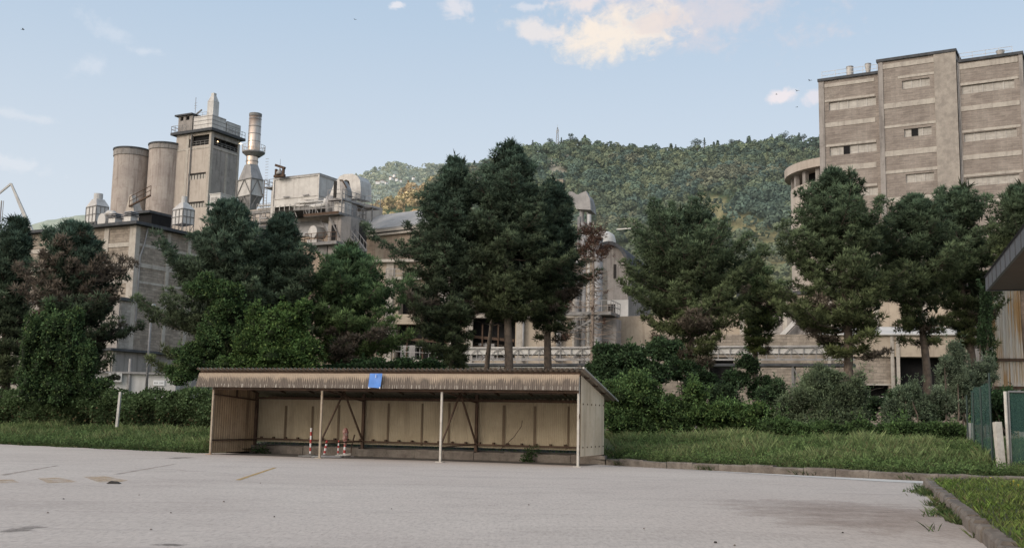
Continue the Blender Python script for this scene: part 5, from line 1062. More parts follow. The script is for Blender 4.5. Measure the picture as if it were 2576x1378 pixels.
for a_, b_ in zip(uf[1:3], ur):
    mb = MB(); v0, v1 = .02, DV-.12; A_ = np.array([a_, v0, 0.]); B_ = np.array([b_, v1, 0.]); Mp = (A_+B_)/2
    zt_ = zr(1.4)-.38
    mb.bar(Mp+[0, 0, zt_], A_+[0, 0, .56], .05); mb.bar(Mp+[0, 0, zt_], B_+[0, 0, .58], .055); mb.bar(A_+[0, 0, .5], B_+[0, 0, .56], .04); mb.bar(Mp+[0, 0, zt_-.02], Mp+[0, 0, zr(1.4)-.05], .05)
    mb.bar(A_+[0, 0, 2.4], B_+[0, 0, 2.05], .05); mb.build('brace', M['rust'], r)
mb = MB()
for k_ in range(12):
    u = .02+k_*(L_-.04)/11; mb.bar((u, -.05, zr(-.05)-.10), (u, DV-.1, zr(DV-.1)-.10), .055)
mb.build('rafter', M['rust'], r)
mb = MB()
for v in (.55, 1.6, 2.6): mb.bar((UL+.05, v, zr(v)-.055), (UR-.03, v, zr(v)-.055), .05)
mb.bar((UR-.22, 3.7, zr(3.7)-.05), (0, 3.7, zr(3.7)-.05), .05); mb.build('purlin', M['rust'], r)
ztw = 2.19
mb = MB(); mb.bar((0, DV-.12, ztw-.06), (L_, DV-.12, ztw-.06), .09); mb.bar((0, DV-.1, .55), (L_, DV-.1, .55), .055); mb.build('rear_rail', M['rust'], r)
V, Fc = corr(0, L_, .07, .009, lambda u, o_, e: (u, DV+o_, .44 if e == 0 else ztw-.06), 5); raw_mesh('rear_wall', V, Fc, M['fibre_khaki'], r, smooth=True)
us_ = [FSV(x, 1060, DV)[0] for x in (719, 786, 852, 977, 1062, 1130, 1268, 1346, 1430)]
for u in us_:
    mb = MB(); w_ = random.uniform(.03, .055); mb.box(u-w_, u+w_, DV-.026, DV-.014, .46+random.random()*.1, ztw-.12-random.random()*.25); mb.build('sheet_lap', M['lap'] if 'lap' in M else M['rust'], r)
mb = MB()
for k_ in range(26): u = .3+k_*L_/26; mb.box(u-.035, u+.035, DV-.14, DV-.03, .555, .64)
mb.build('clip', M['rust'], r)
# side walls with sloping heads
def side(u, mat, name, z0f=.33, v0=.04):
    n = 170; V = []
    for i in range(n+1):
        v = v0+(DV-v0)*i/n; o_ = .02*sin(2*pi*v/.145); V += [(u+o_, v, z0f), (u+o_, v, zr(v)-.09)]
    return raw_mesh(name, V, [(2*i, 2*i+2, 2*i+3, 2*i+1) for i in range(n)], mat, r, smooth=True)
side(L_+.05, M['fibre_side'], 'side_wall'); side(-.05, M['fibre_left'], 'side_wall', .06)
mb = MB(); mb.bar((.02, 0, .52), (.02, DV-.1, .52), .055); mb.bar((.02, 0, 2.2), (.02, DV-.1, 2.03), .05); mb.bar((.02, DV*.5, 2.1), (.02, DV*.5, 2.62), .05); mb.build('side_rail', M['rust'], r)
mb = MB()
for z_ in (.62, 2.02):
    for k_ in range(6):
        v = .3+k_*.5; mb.box(L_+.07, L_+.09, v-.02, v+.02, z_-.025, z_+.025)
mb.build('bolt', M['rust'], r)
mb = MB(); mb.lathe([(.02, -.01), (.09, 0), (.02, .01)], n=8); mb.v = [(L_+.05, -.05+v[0]*.6, 1.62+v[1]) for v in mb.v]; mb.v += [(L_-.06, -.05, 1.62)]; mb.build('latch', M['rust'], r)
# dirt and roof shade painted as one dark floor strip, kerb stones at the back
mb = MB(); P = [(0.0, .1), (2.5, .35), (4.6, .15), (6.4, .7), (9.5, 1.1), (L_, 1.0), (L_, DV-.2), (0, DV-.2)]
mb.add([tuple(FS.W((u, v, .004))) for u, v in P], [tuple(range(8))]); mb.build('shelter_floor', mat_flat('dirty_shaded_floor', (.085, .072, .06), .95), None)['kind'] = 'structure'
kp = [FS.W((u, v, 0))[:2] for u, v in ((-.1, DV-.30), (3.5, DV-.32), (7, DV-.28), (10.5, DV-.32), (L_+.2, DV-.30))]
kerb(kp, .3, .30, 1.25, 'kerb_under_shelter', M['kerb'], .02)
mb = MB(); P0 = FS.W((-.1, DV+.02, 0)); P1 = FS.W((L_-.15, DV+.02, 0)); Q = FS.ey
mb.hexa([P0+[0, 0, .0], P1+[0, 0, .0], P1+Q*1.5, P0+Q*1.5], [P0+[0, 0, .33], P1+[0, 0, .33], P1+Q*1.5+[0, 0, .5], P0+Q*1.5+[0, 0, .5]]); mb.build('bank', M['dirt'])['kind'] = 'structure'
# blue sheet hung on the fascia
us0, us1 = FSV(929, 960, -.3)[0], FSV(963, 960, -.3)[0]
f = Fr(FS.W(((us0+us1)/2, -.32, 0)), -20.05); f.o[2] = 0; rb_ = thing('blue_sheet', 'bright blue plastic sheet hanging over the brown fascia of the shelter', 'plastic sheet', f)
z1_, z0_ = FSV(945, 939, -.3)[1], FSV(945, 975, -.3)[1]; hw = (us1-us0)/2*.92; V = []; nu, nv = 8, 10
for j in range(nv+1):
    for i in range(nu+1):
        s, t = i/nu, j/nv; V.append((-hw+2*hw*s+.06*t-.03, -.05-.006*sin(s*9)*t+.005*sin(t*7+s*3), z0_+(z1_-z0_)*t+.008*sin(s*5)*(1-t)))
raw_mesh('sheet', V, [(j*(nu+1)+i, j*(nu+1)+i+1, (j+1)*(nu+1)+i+1, (j+1)*(nu+1)+i) for j in range(nv) for i in range(nu)], M['blue'], rb_, smooth=True)
mb = MB(); mb.box(-hw, -hw+.03, -.075, -.06, z0_-.03, z0_+.03); mb.box(hw-.06, hw-.03, -.075, -.06, z0_-.03, z0_+.03); mb.box(.03, .045, -.09, -.062, z1_-.15, z1_-.04); mb.build('clip', M['white_paint'], rb_)
# ================================================================== things round the shelter
def gpt(px, py, z=0.): q = atz(px, py, z); return np.array([q[0], q[1], 0.])
def bollard(px, yb, yt, label, tilt=0., rad=.035, bands=7, base='plate', rusty=False, v=None):
    p = gpt(px, yb) if v is None else FS.W((FS.fy(px, 1140, v)[0], v, 0)); Y = p[1]; h_ = at(px, yt, Y)[2]; f = Fr(p, -20); r = thing('marker_post', label, 'marker post', f, 'striped marker posts in the shelter')
    ax = np.array([sin(tilt), 0, cos(tilt)])
    for c_ in (0, 1):
        mb = MB()
        for k_ in range(bands):
            if k_ % 2 != c_: continue
            mb.tube([ax*(h_*k_/bands+.02), ax*(h_*(k_+1)/bands+.02)], rad, 10)
        mb.build('white_band' if c_ == 0 else 'red_band', M['white_paint'] if c_ == 0 else M['red'], r)
    mb = MB(); mb.lathe([(.2, 0), (.2, .03), (.07, .05), (rad+.01, .08)], n=16); mb.build('base', M['steel_frame'], r)
    if rusty:
        mb = MB(); rng = np.random.default_rng(3); P = [ax*(h_*t)+np.array([rng.normal()*.02, rng.normal()*.015, 0]) for t in np.linspace(.45, 1.12, 9)]; mb.tube(P, [.04, .06, .05, .08, .1, .085, .12, .1, .05], 8); mb.build('wrapped_tape', M['redrag'], r)
    return r
M['redrag'] = surf('faded_red_wrap', (.22, .05, .04), (.4, .3, .26), (.1, .03, .02), 7., .9)
bollard(780, 1145, 1077, 'tallest red and white banded post, leftmost of the group', 0)
bollard(815, 1147, 1108, 'short striped post leaning right beside the rust stained column', .17, .04, 6)
bollard(850, 1143, 1108, 'short slim striped post standing left of the wrapped post', .03, .028, 6, v=1.95)
bollard(866, 1143, 1084, 'striped post with torn red wrapping round its upper half', .04, .042, 8, rusty=True, v=1.7)
def thin_post():
    p = FS.W((FS.fy(882, 1140, 1.9)[0], 1.9, 0)); f = Fr(p, 0); r = thing('rusty_stake', 'thin rusty stake at the right end of the striped posts', 'stake', f); h_ = at(884, 1091, p[1])[2]
    mb = MB(); mb.tube([(0, 0, 0), (.03, 0, h_*.5), (.12, 0, h_*.98)], [.018, .022, .03], 6); mb.build('stake', M['rust'], r); mb = MB(); mb.box(-.12, .12, -.1, .1, 0, .03); mb.build('base', M['steel_frame'], r)
thin_post()
p = gpt(822, 1150); f = Fr(p, 10); r = thing('scrap_plate', 'broken pale metal plate lying at the foot of the rust stained column', 'scrap metal', f)
mb = MB(); mb.hexa([(-.55, -.12, .01), (.5, -.1, .01), (.6, .12, .02), (-.45, .15, .01)], [(-.5, -.1, .06), (.45, -.08, .05), (.62, .12, .09), (-.42, .13, .05)]); mb.build('plate', M['galv_dull'], r)
mb = MB(); mb.tube([(.3, 0, .05), (.6, .05, .09), (.85, .02, .12)], .04, 6); mb.build('bent_end', M['paint_white'], r)
p = gpt(790, 1148); f = Fr(p, -14); r = thing('base_slab', 'thin grey slab lying under the tallest striped post', 'slab', f); mb = MB(); mb.box(-.55, .4, -.16, .16, .004, .04); mb.build('slab', M['steel_frame'], r)
p = gpt(286, 1216); f = Fr(p, 0); r = thing('litter_lump', 'small dark crumpled lump lying by the yellow patches on the lot', 'litter', f)
mb = MB(); mb.hexa([(-.14, -.05, .004), (.13, -.06, .004), (.15, .06, .004), (-.12, .05, .004)], [(-.08, -.03, .05), (.09, -.02, .035), (.07, .03, .05), (-.06, .03, .06)]); mb.build('lump', M['shade'], r)
# pebbles: countable bits of stone on the near lot
for i, (px, py) in enumerate([(1848, 1372), (1800, 1365), (350, 1245), (160, 1255), (120, 1290), (430, 1290), (380, 1332), (690, 1300), (1330, 1270), (985, 1280), (1620, 1330), (2120, 1340), (563, 1262), (655, 1215)]):
    p = gpt(px, min(py, 1374)); s_ = random.uniform(.012, .022); mb = MB()
    V = [(s_*x*random.uniform(.7, 1.2), s_*y*random.uniform(.7, 1.2), .004+s_*z) for x, y, z in [(-1, -1, 0), (1, -1, 0), (1, 1, 0), (-1, 1, 0), (-.6, -.5, .9), (.5, -.6, 1.), (.6, .5, .8), (-.5, .6, .9)]]
    mb.hexa(V[:4], V[4:]); f = Fr(p, random.uniform(0, 90)); o = mb.build('pebble', M['shade'] if i % 2 else M['kerb']); o.location = Vector(p); tag(o, 'small loose stone lying on the near open asphalt', 'stone', 'loose stones on the asphalt')
# lamp post
Yl = 62; p = at(368, 980, Yl); zb = float(gz(p[0], Yl)); f = Fr((p[0], Yl, zb), 0); r = thing('lamp_post', 'tall thin grey lamp post in front of the masonry hall', 'lamp post', f)
q = at(372, 772, Yl)[2]-zb; mb = MB(); mb.tube([(0, 0, 0), (0, 0, q)], [.085, .055], 8); mb.build('pole', M['galv_dull'], r, smooth=True)
mb = MB(); mb.tube([(0, 0, q), (.12, -.1, q+.06)], .04, 6); mb.build('arm', M['galv_dull'], r); mb = MB(); mb.hexa([(-.14, -.25, q+.02), (.2, -.28, q+.07), (.22, .1, q+.1), (-.13, .07, q+.05)], [(-.1, -.2, q+.11), (.17, -.22, q+.17), (.18, .07, q+.19), (-.09, .05, q+.14)]); lh = mb.build('lamp_head', M['white'], r)
mb = MB(); mb.quad((-.15, -.3, q+.015), (.25, -.34, q+.065), (.26, .1, q+.1), (-.13, .07, q+.045)); mb.build('lens', M['lampglass'], lh)
# markings on the lot
def mark(name, pts, mat=M['marking'], z=.006):
    P = [atz(*q, z) for q in pts]
    if 'stain' in name:
        A_ = np.array(P); lo, hi = A_.min(0), A_.max(0); P = [(lo[0], lo[1], z), (hi[0], lo[1], z), (hi[0], hi[1], z), (lo[0], hi[1], z)]
    o = raw_mesh(name, [tuple(p) for p in P], [tuple(range(len(P)))], mat); o['kind'] = 'structure'; return o
def mat_fade(name, c, base, lo=.4, hi=.6, sc_=3., soft=False):
    m = NT(name); n = m.noise(m.coord(), sc_, 6, .75)
    if soft:
        gx = m.n('ShaderNodeSeparateXYZ', {0: m.n('ShaderNodeTexCoord').outputs['Generated']}); q = m.math('ADD', m.math('POWER', m.math('ABSOLUTE', m.math('SUBTRACT', gx.outputs[0], .5)), 2.), m.math('POWER', m.math('ABSOLUTE', m.math('SUBTRACT', gx.outputs[1], .5)), 2.)); n = m.math('SUBTRACT', n, m.math('MULTIPLY', q, 1.9))
    m.put(m.b, 'Base Color', c); m.b.inputs['Roughness'].default_value = .95; m.b.inputs['Specular IOR Level'].default_value = .1
    t = m.n('ShaderNodeBsdfTransparent'); x = m.n('ShaderNodeMixShader', {0: m.math('MULTIPLY', m.ramp(n, lo, hi), base), 1: t.outputs[0], 2: m.b.outputs[0]}); m.t.links.new(x.outputs[0], m.out.inputs[0]); return m.m
M['mk1'] = mat_fade('worn_yellow_paint', (.46, .31, .12), .8, .3, .55); M['mk2'] = mat_fade('faint_yellow_paint', (.45, .31, .16), .6, .35, .65, 2.); M['mk3'] = mat_fade('ghost_line', (.25, .2, .16), .6, .3, .7, 2.); M['stain'] = mat_fade('oil_stain', (.05, .045, .04), .65, .36, .6, 2.6, True); M['stain2'] = mat_fade('damp_stain', (.27, .20, .165), .42, .2, .6, 1.1, True)
mark('yellow_line', [(592, 1206), (604, 1207), (698, 1175), (688, 1175)], M['mk1'])
mark('yellow_patch', [(210, 1198), (262, 1196), (322, 1207), (300, 1212), (250, 1213)], M['mk2']); mark('yellow_patch', [(95, 1202), (150, 1200), (196, 1211), (120, 1214)], M['mk2']); mark('yellow_patch', [(-20, 1206), (30, 1204), (48, 1212), (-20, 1215)], M['mk2'])
mark('faded_line', [(282, 1192), (294, 1193), (446, 1166), (436, 1166)], M['mk3']); mark('faded_line', [(0, 1193), (10, 1195), (150, 1170), (140, 1170)], M['mk3'])
mark('oil_stain', [(0, 1325), (60, 1312), (110, 1325), (60, 1345), (0, 1345)], M['stain']); mark('oil_stain', [(330, 1374), (420, 1362), (520, 1366), (480, 1376)], M['stain']); mark('oil_stain', [(400, 1150), (470, 1146), (500, 1152), (440, 1156)], M['stain'])
mark('damp_stain', [(1880, 1300), (2100, 1262), (2330, 1250), (2420, 1330), (2360, 1376), (2000, 1376), (1840, 1345)], M['stain2'], .005)
def crack(pts, w_, mat):
    P = np.array([atz(*q, .007) for q in pts]); rng = np.random.default_rng(int(pts[0][0])); Q = []
    for a_, b_ in zip(P, P[1:]):
        for k_ in range(9): Q.append(a_+(b_-a_)*k_/9+np.array([rng.normal()*.05, rng.normal()*.09, 0]))
    Q.append(P[-1]); Q = np.array(Q); V = []
    for i, q in enumerate(Q): h_ = w_*rng.uniform(.3, 1.2)*(1 if 0 < i < len(Q)-1 else .1); V += [(q[0]-h_*.4, q[1]-h_, q[2]), (q[0]+h_*.4, q[1]+h_, q[2])]
    o = raw_mesh('asphalt_crack', V, [(2*i, 2*i+2, 2*i+3, 2*i+1) for i in range(len(Q)-1)], mat); o['kind'] = 'structure'
crack([(1150, 1277), (1240, 1268), (1330, 1262)], .018, M['stain2']); crack([(60, 1168), (250, 1173), (430, 1180), (660, 1196), (900, 1200)], .045, M['stain2']); crack([(1700, 1190), (1900, 1215), (2050, 1222), (2300, 1236)], .035, M['stain2']); crack([(0, 1222), (300, 1223), (620, 1214), (850, 1222)], .05, M['stain2'])
# pale concrete strip of the side path
M['path'] = surf('pale_concrete_path', (.46, .44, .41), (.52, .5, .47), (.3, .28, .26), .8, .9, streak=0)
o = raw_mesh('path', [(4.6, 35.6, .008), (8, 32.7, .008), (11.9, 29.95, .008), (14.4, 29.25, .008), (30, 27.2, .008), (30, 24.5, .008), (13, 27.9, .008), (10.2, 29.6, .008)], [tuple(range(8))[::-1]], M['path']); o['kind'] = 'structure'
# ================================================================== island at lower right
KI = [(18, 27.6), (11.9, 28.4), (11.0, 28.2), (10.4, 27.3)]+[tuple(atz(*q, 0)[:2]) for q in ((2345, 1246), (2372, 1272), (2405, 1303), (2440, 1338), (2478, 1374), (2540, 1440))]+[(4.1, 8)]
kerb(KI, .22, .20, .55, 'island_kerb', M['kerb'], .02)
mb = MB(); P = [(x+.12+(.1 if i > 3 else 0), y-(.12 if i < 3 else 0), .15) for i, (x, y) in enumerate(KI)]+[(18, 8, .15)]; mb.add(P, [tuple(range(len(P)))]); mb.build('island_soil', M['soil'])['kind'] = 'structure'
def in_poly(x, y, P):
    c = np.zeros(len(x), bool); n = len(P)
    for i in range(n):
        x0, y0 = P[i][:2]; x1, y1 = P[(i+1) % n][:2]; k_ = ((y0 > y) != (y1 > y)) & (x < (x1-x0)*(y-y0)/((y1-y0) or 1e-9)+x0); c ^= k_
    return c
def grass(name, X, Y, Z, hgt, wid, cols, rng, lean=.35):
    n = len(X); a = rng.uniform(0, 2*pi, n); h_ = hgt*rng.uniform(.45, 1.2, n); ln = rng.uniform(.1, lean*2, n)*h_; b = rng.uniform(0, 2*pi, n)
    s = np.stack([np.cos(a), np.sin(a), np.zeros(n)], 1)*(wid*rng.uniform(.6, 1.3, n)/2)[:, None]; base = np.stack([X, Y, Z-.02], 1); tip = base+np.stack([np.cos(b)*ln, np.sin(b)*ln, h_], 1); mid = base+(tip-base)*.5+np.array([0, 0, 1])*(h_*.12)[:, None]
    V = np.empty((n, 5, 3)); V[:, 0] = base-s; V[:, 1] = base+s; V[:, 2] = mid+s*.7; V[:, 3] = mid-s*.7; V[:, 4] = tip
    Fa = np.arange(n*5).reshape(n, 5); c = np.repeat(cols, 5, axis=0)*np.tile(np.array([.75, .75, 1.1, 1.1, 1.3]), n)[:, None]
    o = raw_mesh(name, V.reshape(-1, 3), Fa, M['grass'], None, cols=c, uv=False); return o
rng = np.random.default_rng(11)
def grasscol(X, Y, rng, base=(.075, .125, .035), alt=(.13, .165, .06)):
    n = len(X); dry = rng.random(n) < .11; t = np.array([mnoise.noise(Vector((x*.45, y*.7, 3))) for x, y in zip(X, Y)]); t2 = np.array([mnoise.noise(Vector((x*2.1, y*2.1, 9))) for x, y in zip(X, Y)])
    k_ = np.clip(.45+1.1*t, 0, 1)[:, None]; c = np.array(base)*(1-k_)+np.array(alt)*k_; c = c*(1+.6*t2[:, None]+.25*rng.normal(size=(n, 1))); c[dry] = np.array((.24, .21, .11))*rng.uniform(.5, 1.1, (dry.sum(), 1)); return np.clip(c, .008, 1), t, t2
n = 52000; X = rng.uniform(4, 18, n); Y = rng.uniform(11, 28.3, n); k_ = in_poly(X, Y, P); k_ &= (np.abs(X/Y) < .5); X, Y = X[k_], Y[k_]
c, t, t2 = grasscol(X, Y, rng, (.125, .195, .045), (.20, .255, .075)); tag(grass('island_grass', X, Y, np.full(len(X), .16), .13*(1+.6*t2), .016, c, rng, .5), 'short bright green grass filling the kerbed island', 'grass', kind='stuff')
def verge_grass(name, xa, xb, wdt, n, hg, label, seed, base, alt, w_=.022):
    rng = np.random.default_rng(seed); X = rng.uniform(xa, xb, n); s = rng.uniform(.02, 1, n)**.9*wdt; Y = edge_y(X)+s+.12; Z = gz(X, Y); c, t, t2 = grasscol(X, Y, rng, base, alt)
    o = grass(name, X, Y, Z, hg*np.clip(1+.9*t2+.8*t, .35, 1.7)*np.clip(.5+s*.35, 0, 1.2), w_, c, rng); tag(o, label, 'grass', kind='stuff')
verge_grass('verge_grass', 3.9, 22, 7.5, 150000, .27, 'tall green grass on the bank right of the shelter', 21, (.105, .155, .06), (.19, .225, .10), .016)
verge_grass('verge_grass', -34, -11.4, 9, 130000, .26, 'tall weedy grass in front of the vine hedge at the left', 22, (.095, .145, .058), (.175, .215, .095), .022)
# weedy leaves mixed through the verge
def weeds(name, xa, xb, wdt, n, label, seed, col, size=.085):
    rng = np.random.default_rng(seed); m_ = n//14; cx = rng.uniform(xa, xb, m_); s = rng.uniform(.1, wdt, m_); cy = edge_y(cx)+s
    idx = rng.integers(0, m_, n); R_ = rng.uniform(.12, .42, m_)[idx]; d = unit(rng.normal(size=(n, 3))); d[:, 2] = np.abs(d[:, 2]); P = np.stack([cx[idx], cy[idx], gz(cx[idx], cy[idx])+.05], 1)+d*R_[:, None]*rng.uniform(.5, 1.1, (n, 1))
    tone = rng.uniform(.55, 1.35, m_)[idx][:, None]; c = np.array(col)*tone*(.55+.6*d[:, 2:]); V, Fc, cc = tri_leaves(P, unit(d+rng.normal(size=(n, 3))*.6), size*rng.uniform(.6, 1.4, n), size*.5, c, rng)
    tag(raw_mesh(name, V, Fc, M['leaf'], None, cols=cc, uv=False), label, 'weeds', kind='stuff')
weeds('weeds', 4, 21, 6.5, 60000, 'broad leaved weeds mixed in the grass right of the shelter', 31, (.125, .19, .065), .07); weeds('weeds', -33, -11.3, 7.5, 60000, 'broad leaved weeds mixed in the grass at the left', 32, (.11, .17, .06))
# weeds hugging kerbs
_x = np.random.default_rng(91); _n = 5200; _u = _x.uniform(0, L_+.9, _n); _v = DV+.1+_x.uniform(0, 1.1, _n); _P = np.array([FS.W((a_, b_, 0)) for a_, b_ in zip(_u, _v)]); c, t, t2 = grasscol(_P[:, 0], _P[:, 1], _x, (.05, .09, .035), (.1, .14, .05)); tag(grass('rear_weeds', _P[:, 0], _P[:, 1], np.where(_u > L_-.1, .1, .30), np.where(_u > L_-.2, .45, .16), .02, c, _x, .6), 'rank weeds growing tight behind the shelter', 'weeds', kind='stuff')
rngk = np.random.default_rng(5)
KK = np.array(KI); seg = rngk.integers(3, 8, 9000); tt = rngk.random(9000)[:, None]; pp = KK[seg]*(1-tt)+KK[seg+1]*tt; off = np.abs(rngk.normal(size=9000))*.16*(.4+np.abs(np.sin(pp[:, 1]*1.3))); X = pp[:, 0]-off-.02; Y = pp[:, 1]
keep = (np.array([mnoise.noise(Vector((x_*1.1, y_*.55, 1.))) for x_, y_ in zip(X, Y)]) > .05) & (rngk.random(len(Y)) < .6); X, Y = X[keep], Y[keep]; c, t, t2 = grasscol(X, Y, rngk, (.07, .12, .04), (.14, .16, .07))
tag(grass('kerb_weeds', X, Y, np.zeros(len(X)), .14, .016, c, rngk, .7), 'straggling weeds along the foot of the island kerb', 'weeds', kind='stuff')
X = rngk.uniform(3.6, 14, 3600); Y = edge_y(X)-.03-np.abs(rngk.normal(size=3600))*.06; keep = np.sin(X*2.3)+np.sin(X*5.1+1)*.7 > .75; X, Y = X[keep], Y[keep]; c, t, t2 = grasscol(X, Y, rngk, (.05, .09, .03), (.1, .13, .05)); tag(grass('kerb_weeds', X, Y, np.zeros(len(X)), .18, .02, c, rngk, .7), 'small weeds growing from the long right kerb', 'weeds', kind='stuff')
X = rngk.uniform(-30, -11.4, 7000); Y = edge_y(X)-rngk.normal(size=7000)*.12*(1+np.sin(X*3)); c, t, t2 = grasscol(X, Y, rngk, (.05, .09, .03), (.1, .14, .05)); tag(grass('edge_weeds', X, Y, np.zeros(len(X)), .12, .03, c, rngk, .8), 'low weeds creeping over the lot edge at the left', 'weeds', kind='stuff')
# weed clump inside the shelter
p = FS.W((12.2, DV-.5, 0)); 
def clump(name, label, P, R_, n, size, col, seed, group=None):
    rng = np.random.default_rng(seed); f = Fr(P, 0); d = unit(rng.normal(size=(n, 3))); d[:, 2] = np.abs(d[:, 2]); Q = d*R_*rng.uniform(.2, 1.05, (n, 1))*np.array([1, .7, 1.1]); c = np.array(col)*rng.uniform(.5, 1.3, (n, 1))
    V, Fc, cc = tri_leaves(Q, unit(d+rng.normal(size=(n, 3))*.5), size*rng.uniform(.6, 1.3, n), size*.45, c, rng); r = thing(name, label, 'weed', f, group); raw_mesh('leaves', V, Fc, M['leaf'], r, cols=cc, uv=False)
    mb = MB()
    for k_ in range(6): mb.tube([(0, 0, 0), tuple(unit(rng.normal(size=3)*[1, .6, .3]+[0, 0, 1])*R_*.9)], [.01, .004], 4, False)
    mb.build('stem', M['bark'], r)
clump('weed_clump', 'dark leafy weed growing on the kerb stones inside the shelter', FS.W((FSV(1335, 1150, DV-.4)[0], DV-.33, .2)), .33, 260, .09, (.05, .085, .035), 3)
clump('weed_clump', 'small ragged weed at the foot of the kerb stones inside the shelter', FS.W((FSV(1325, 1155, DV-.6)[0], DV-.55, .0)), .24, 160, .1, (.05, .09, .03), 4)
clump('weed_clump', 'low weeds against the rusty left wall inside the shelter', FS.W((.7, 2.2, 0)), .35, 260, .09, (.045, .08, .03), 5)
mb = MB(); f = Fr(FS.W((FSV(1285, 1100, DV-.3)[0], DV-.3, .3)), -20); r = thing('bent_rod', 'thin dark bent rod leaning on the back wall of the shelter', 'rod', f); mb.tube([(-.4, 0, .1), (.1, .02, .55), (.38, .05, .95), (.4, .06, 1.15)], .013, 5); mb.build('rod', M['rust'], r)
# ================================================================== fences, gate, corner house
def stub(px, yb, yt, Y, w_, label, mat, name='fence_post', group='old fence posts', tilt=0., zb=None):
    p = at(px, yb, Y); zb_ = p[2]-.3 if zb is None else zb; f = Fr((p[0], Y, zb_), -10); z1 = at(px, yt, Y)[2]-zb_; mb = MB(); k_ = w_*Y/F/2
    mb.hexa([(-k_, -k_, 0), (k_, -k_, 0), (k_, k_, 0), (-k_, k_, 0)], [(-k_*.9+tilt, -k_*.9, z1), (k_*.9+tilt, -k_*.9, z1), (k_*.9+tilt, k_*.9, z1-.02), (-k_*.9+tilt, k_*.9, z1-.02)]); o = mb.build(name, mat); o.location = Vector(f.o); o.rotation_euler = (0, 0, f.a); return tag(o, label, 'post', group)
stub(295, 1056, 985, 48.2, 6, 'leaning pale concrete post, right one of the two in the vine hedge', M['post_conc'], tilt=.06)
stub(66, 1055, 975, 53.5, 6, 'pale concrete post in the vine hedge near the left frame edge', M['post_conc'], tilt=.22)
stub(2441, 1108, 1063, 37.2, 13, 'short thick concrete stub at the left foot of the green fence', M['post_conc'])
# green netted fence between stub and gate
P0 = np.array([14.15, 31.6, 0.]); P1 = np.array([15.75, 37., 0.]); f = Fr(P0, math.degrees(atan2(P1[1]-P0[1], P1[0]-P0[0]))); r = thing('net_fence', 'dark green netted fence panel between the gate and the stub post', 'fence', f); Lf = hypot(*(P1-P0)[:2])
V = []; nu, nv = 24, 10
for j in range(nv+1):
    for i in range(nu+1): s, t = i/nu, j/nv; V.append((Lf*s, .05*sin(s*9+t*2)+.02*sin(s*31), (.35+.35*s)+(2.92-.35-s*.52)*t-.05*sin(s*pi*3)**2*t))
raw_mesh('netting', V, [(j*(nu+1)+i, j*(nu+1)+i+1, (j+1)*(nu+1)+i+1, (j+1)*(nu+1)+i) for j in range(nv) for i in range(nu)], M['net'], r, smooth=True)
for s, h_ in ((0, 3.1), (.36, 2.75), (.7, 2.65), (1, 2.6)):
    mb = MB(); mb.tube([(Lf*s, .08, 0), (Lf*s, .08, h_)], .03, 6); mb.build('post', M['greenpost'] if 'greenpost' in M else M['roof_dark'], r)
# gate
f = Fr((14.1, 31.1, 0), 2); r = thing('metal_gate', 'green netted gate with galvanised tube frame cut by the right edge', 'gate', f); w_ = 3.
mb = MB(); zt_ = at(2552, 985, 31.1)[2]; fr_ = [(.28, 0, .12), (.28, 0, zt_), (w_, 0, zt_), (w_, 0, .12)]
for a_, b_ in zip(fr_, fr_[1:]+fr_[:1]): mb.tube([a_, b_], .03, 6)
mb.tube([(.28, 0, .35), (1.2, 0, .2), (w_, 0, .15)], .035, 6); mb.build('frame', M['steel_frame'], r)
mb = MB(); mb.quad((.3, .02, .14), (w_, .02, .14), (w_, .02, zt_-.03), (.3, .02, zt_-.03)); mb.build('netting', M['net'], r)
mb = MB(); mb.tube([(.2, -.03, .1), (.17, -.03, 2.55)], .045, 8); mb.build('hinge_tube', M['paint_white'], r, smooth=True)
mb = MB(); k_ = .09; mb.hexa([(-.08, -k_, -.05), (.11, -k_, -.05), (.11, k_, -.05), (-.08, k_, -.05)], [(-.18, -k_, 1.68), (.01, -k_, 1.68), (.01, k_, 1.66), (-.18, k_, 1.66)]); mb.box(.14, .3, -.1, .12, -.05, .35); mb.build('gate_post', M['paint_white'], r)
# corner house: eave of a hipped roof reaching in at the right
f = Fr(at(2487, 730, 20)*np.array([1, 1, 0]), -18.5); ze = at(2480, 729, 20)[2]; r = thing('gatehouse', 'dark eave and brown soffit of a gatehouse roof at the right edge', 'house', f)
Wd, Dp = 7., 9.
mb = MB(); mb.box(.0, Wd, -Dp, -.01, ze, ze+.02); mb.build('soffit', mat_flat('brown_soffit', (.11, .085, .07), .8), r)
mb = MB(); mb.box(-.045, -.002, -Dp, .0, ze-.02, ze+.24); mb.box(-.045, Wd, .0, .05, ze-.02, ze+.24); mb.build('fascia_board', mat_flat('grey_fascia', (.09, .095, .105), .5), r)
mb = MB()
for k_ in range(14): mb.box(-.056, -.046, -Dp+k_*.65, -Dp+k_*.65+.025, ze-.02, ze+.24)
mb.build('fascia_joint', M['roof_dark'], r)
mb = MB(); mb.add([(-.08, -Dp, ze+.245), (Wd, -Dp, ze+.245), (Wd, .08, ze+.245), (-.08, .08, ze+.245), (Wd/2, -Dp+3, ze+2.3), (Wd/2, -3, ze+2.3)], [(0, 1, 4), (1, 2, 5, 4), (2, 3, 5), (3, 0, 4, 5), (0, 3, 2, 1)]); mb.build('roof', M['roof_dark'], r)
mb = MB(); mb.box(1.1, Wd-1, -Dp+1, -1.1, -.05, ze-.01); mb.build('wall', M['cream'], r)
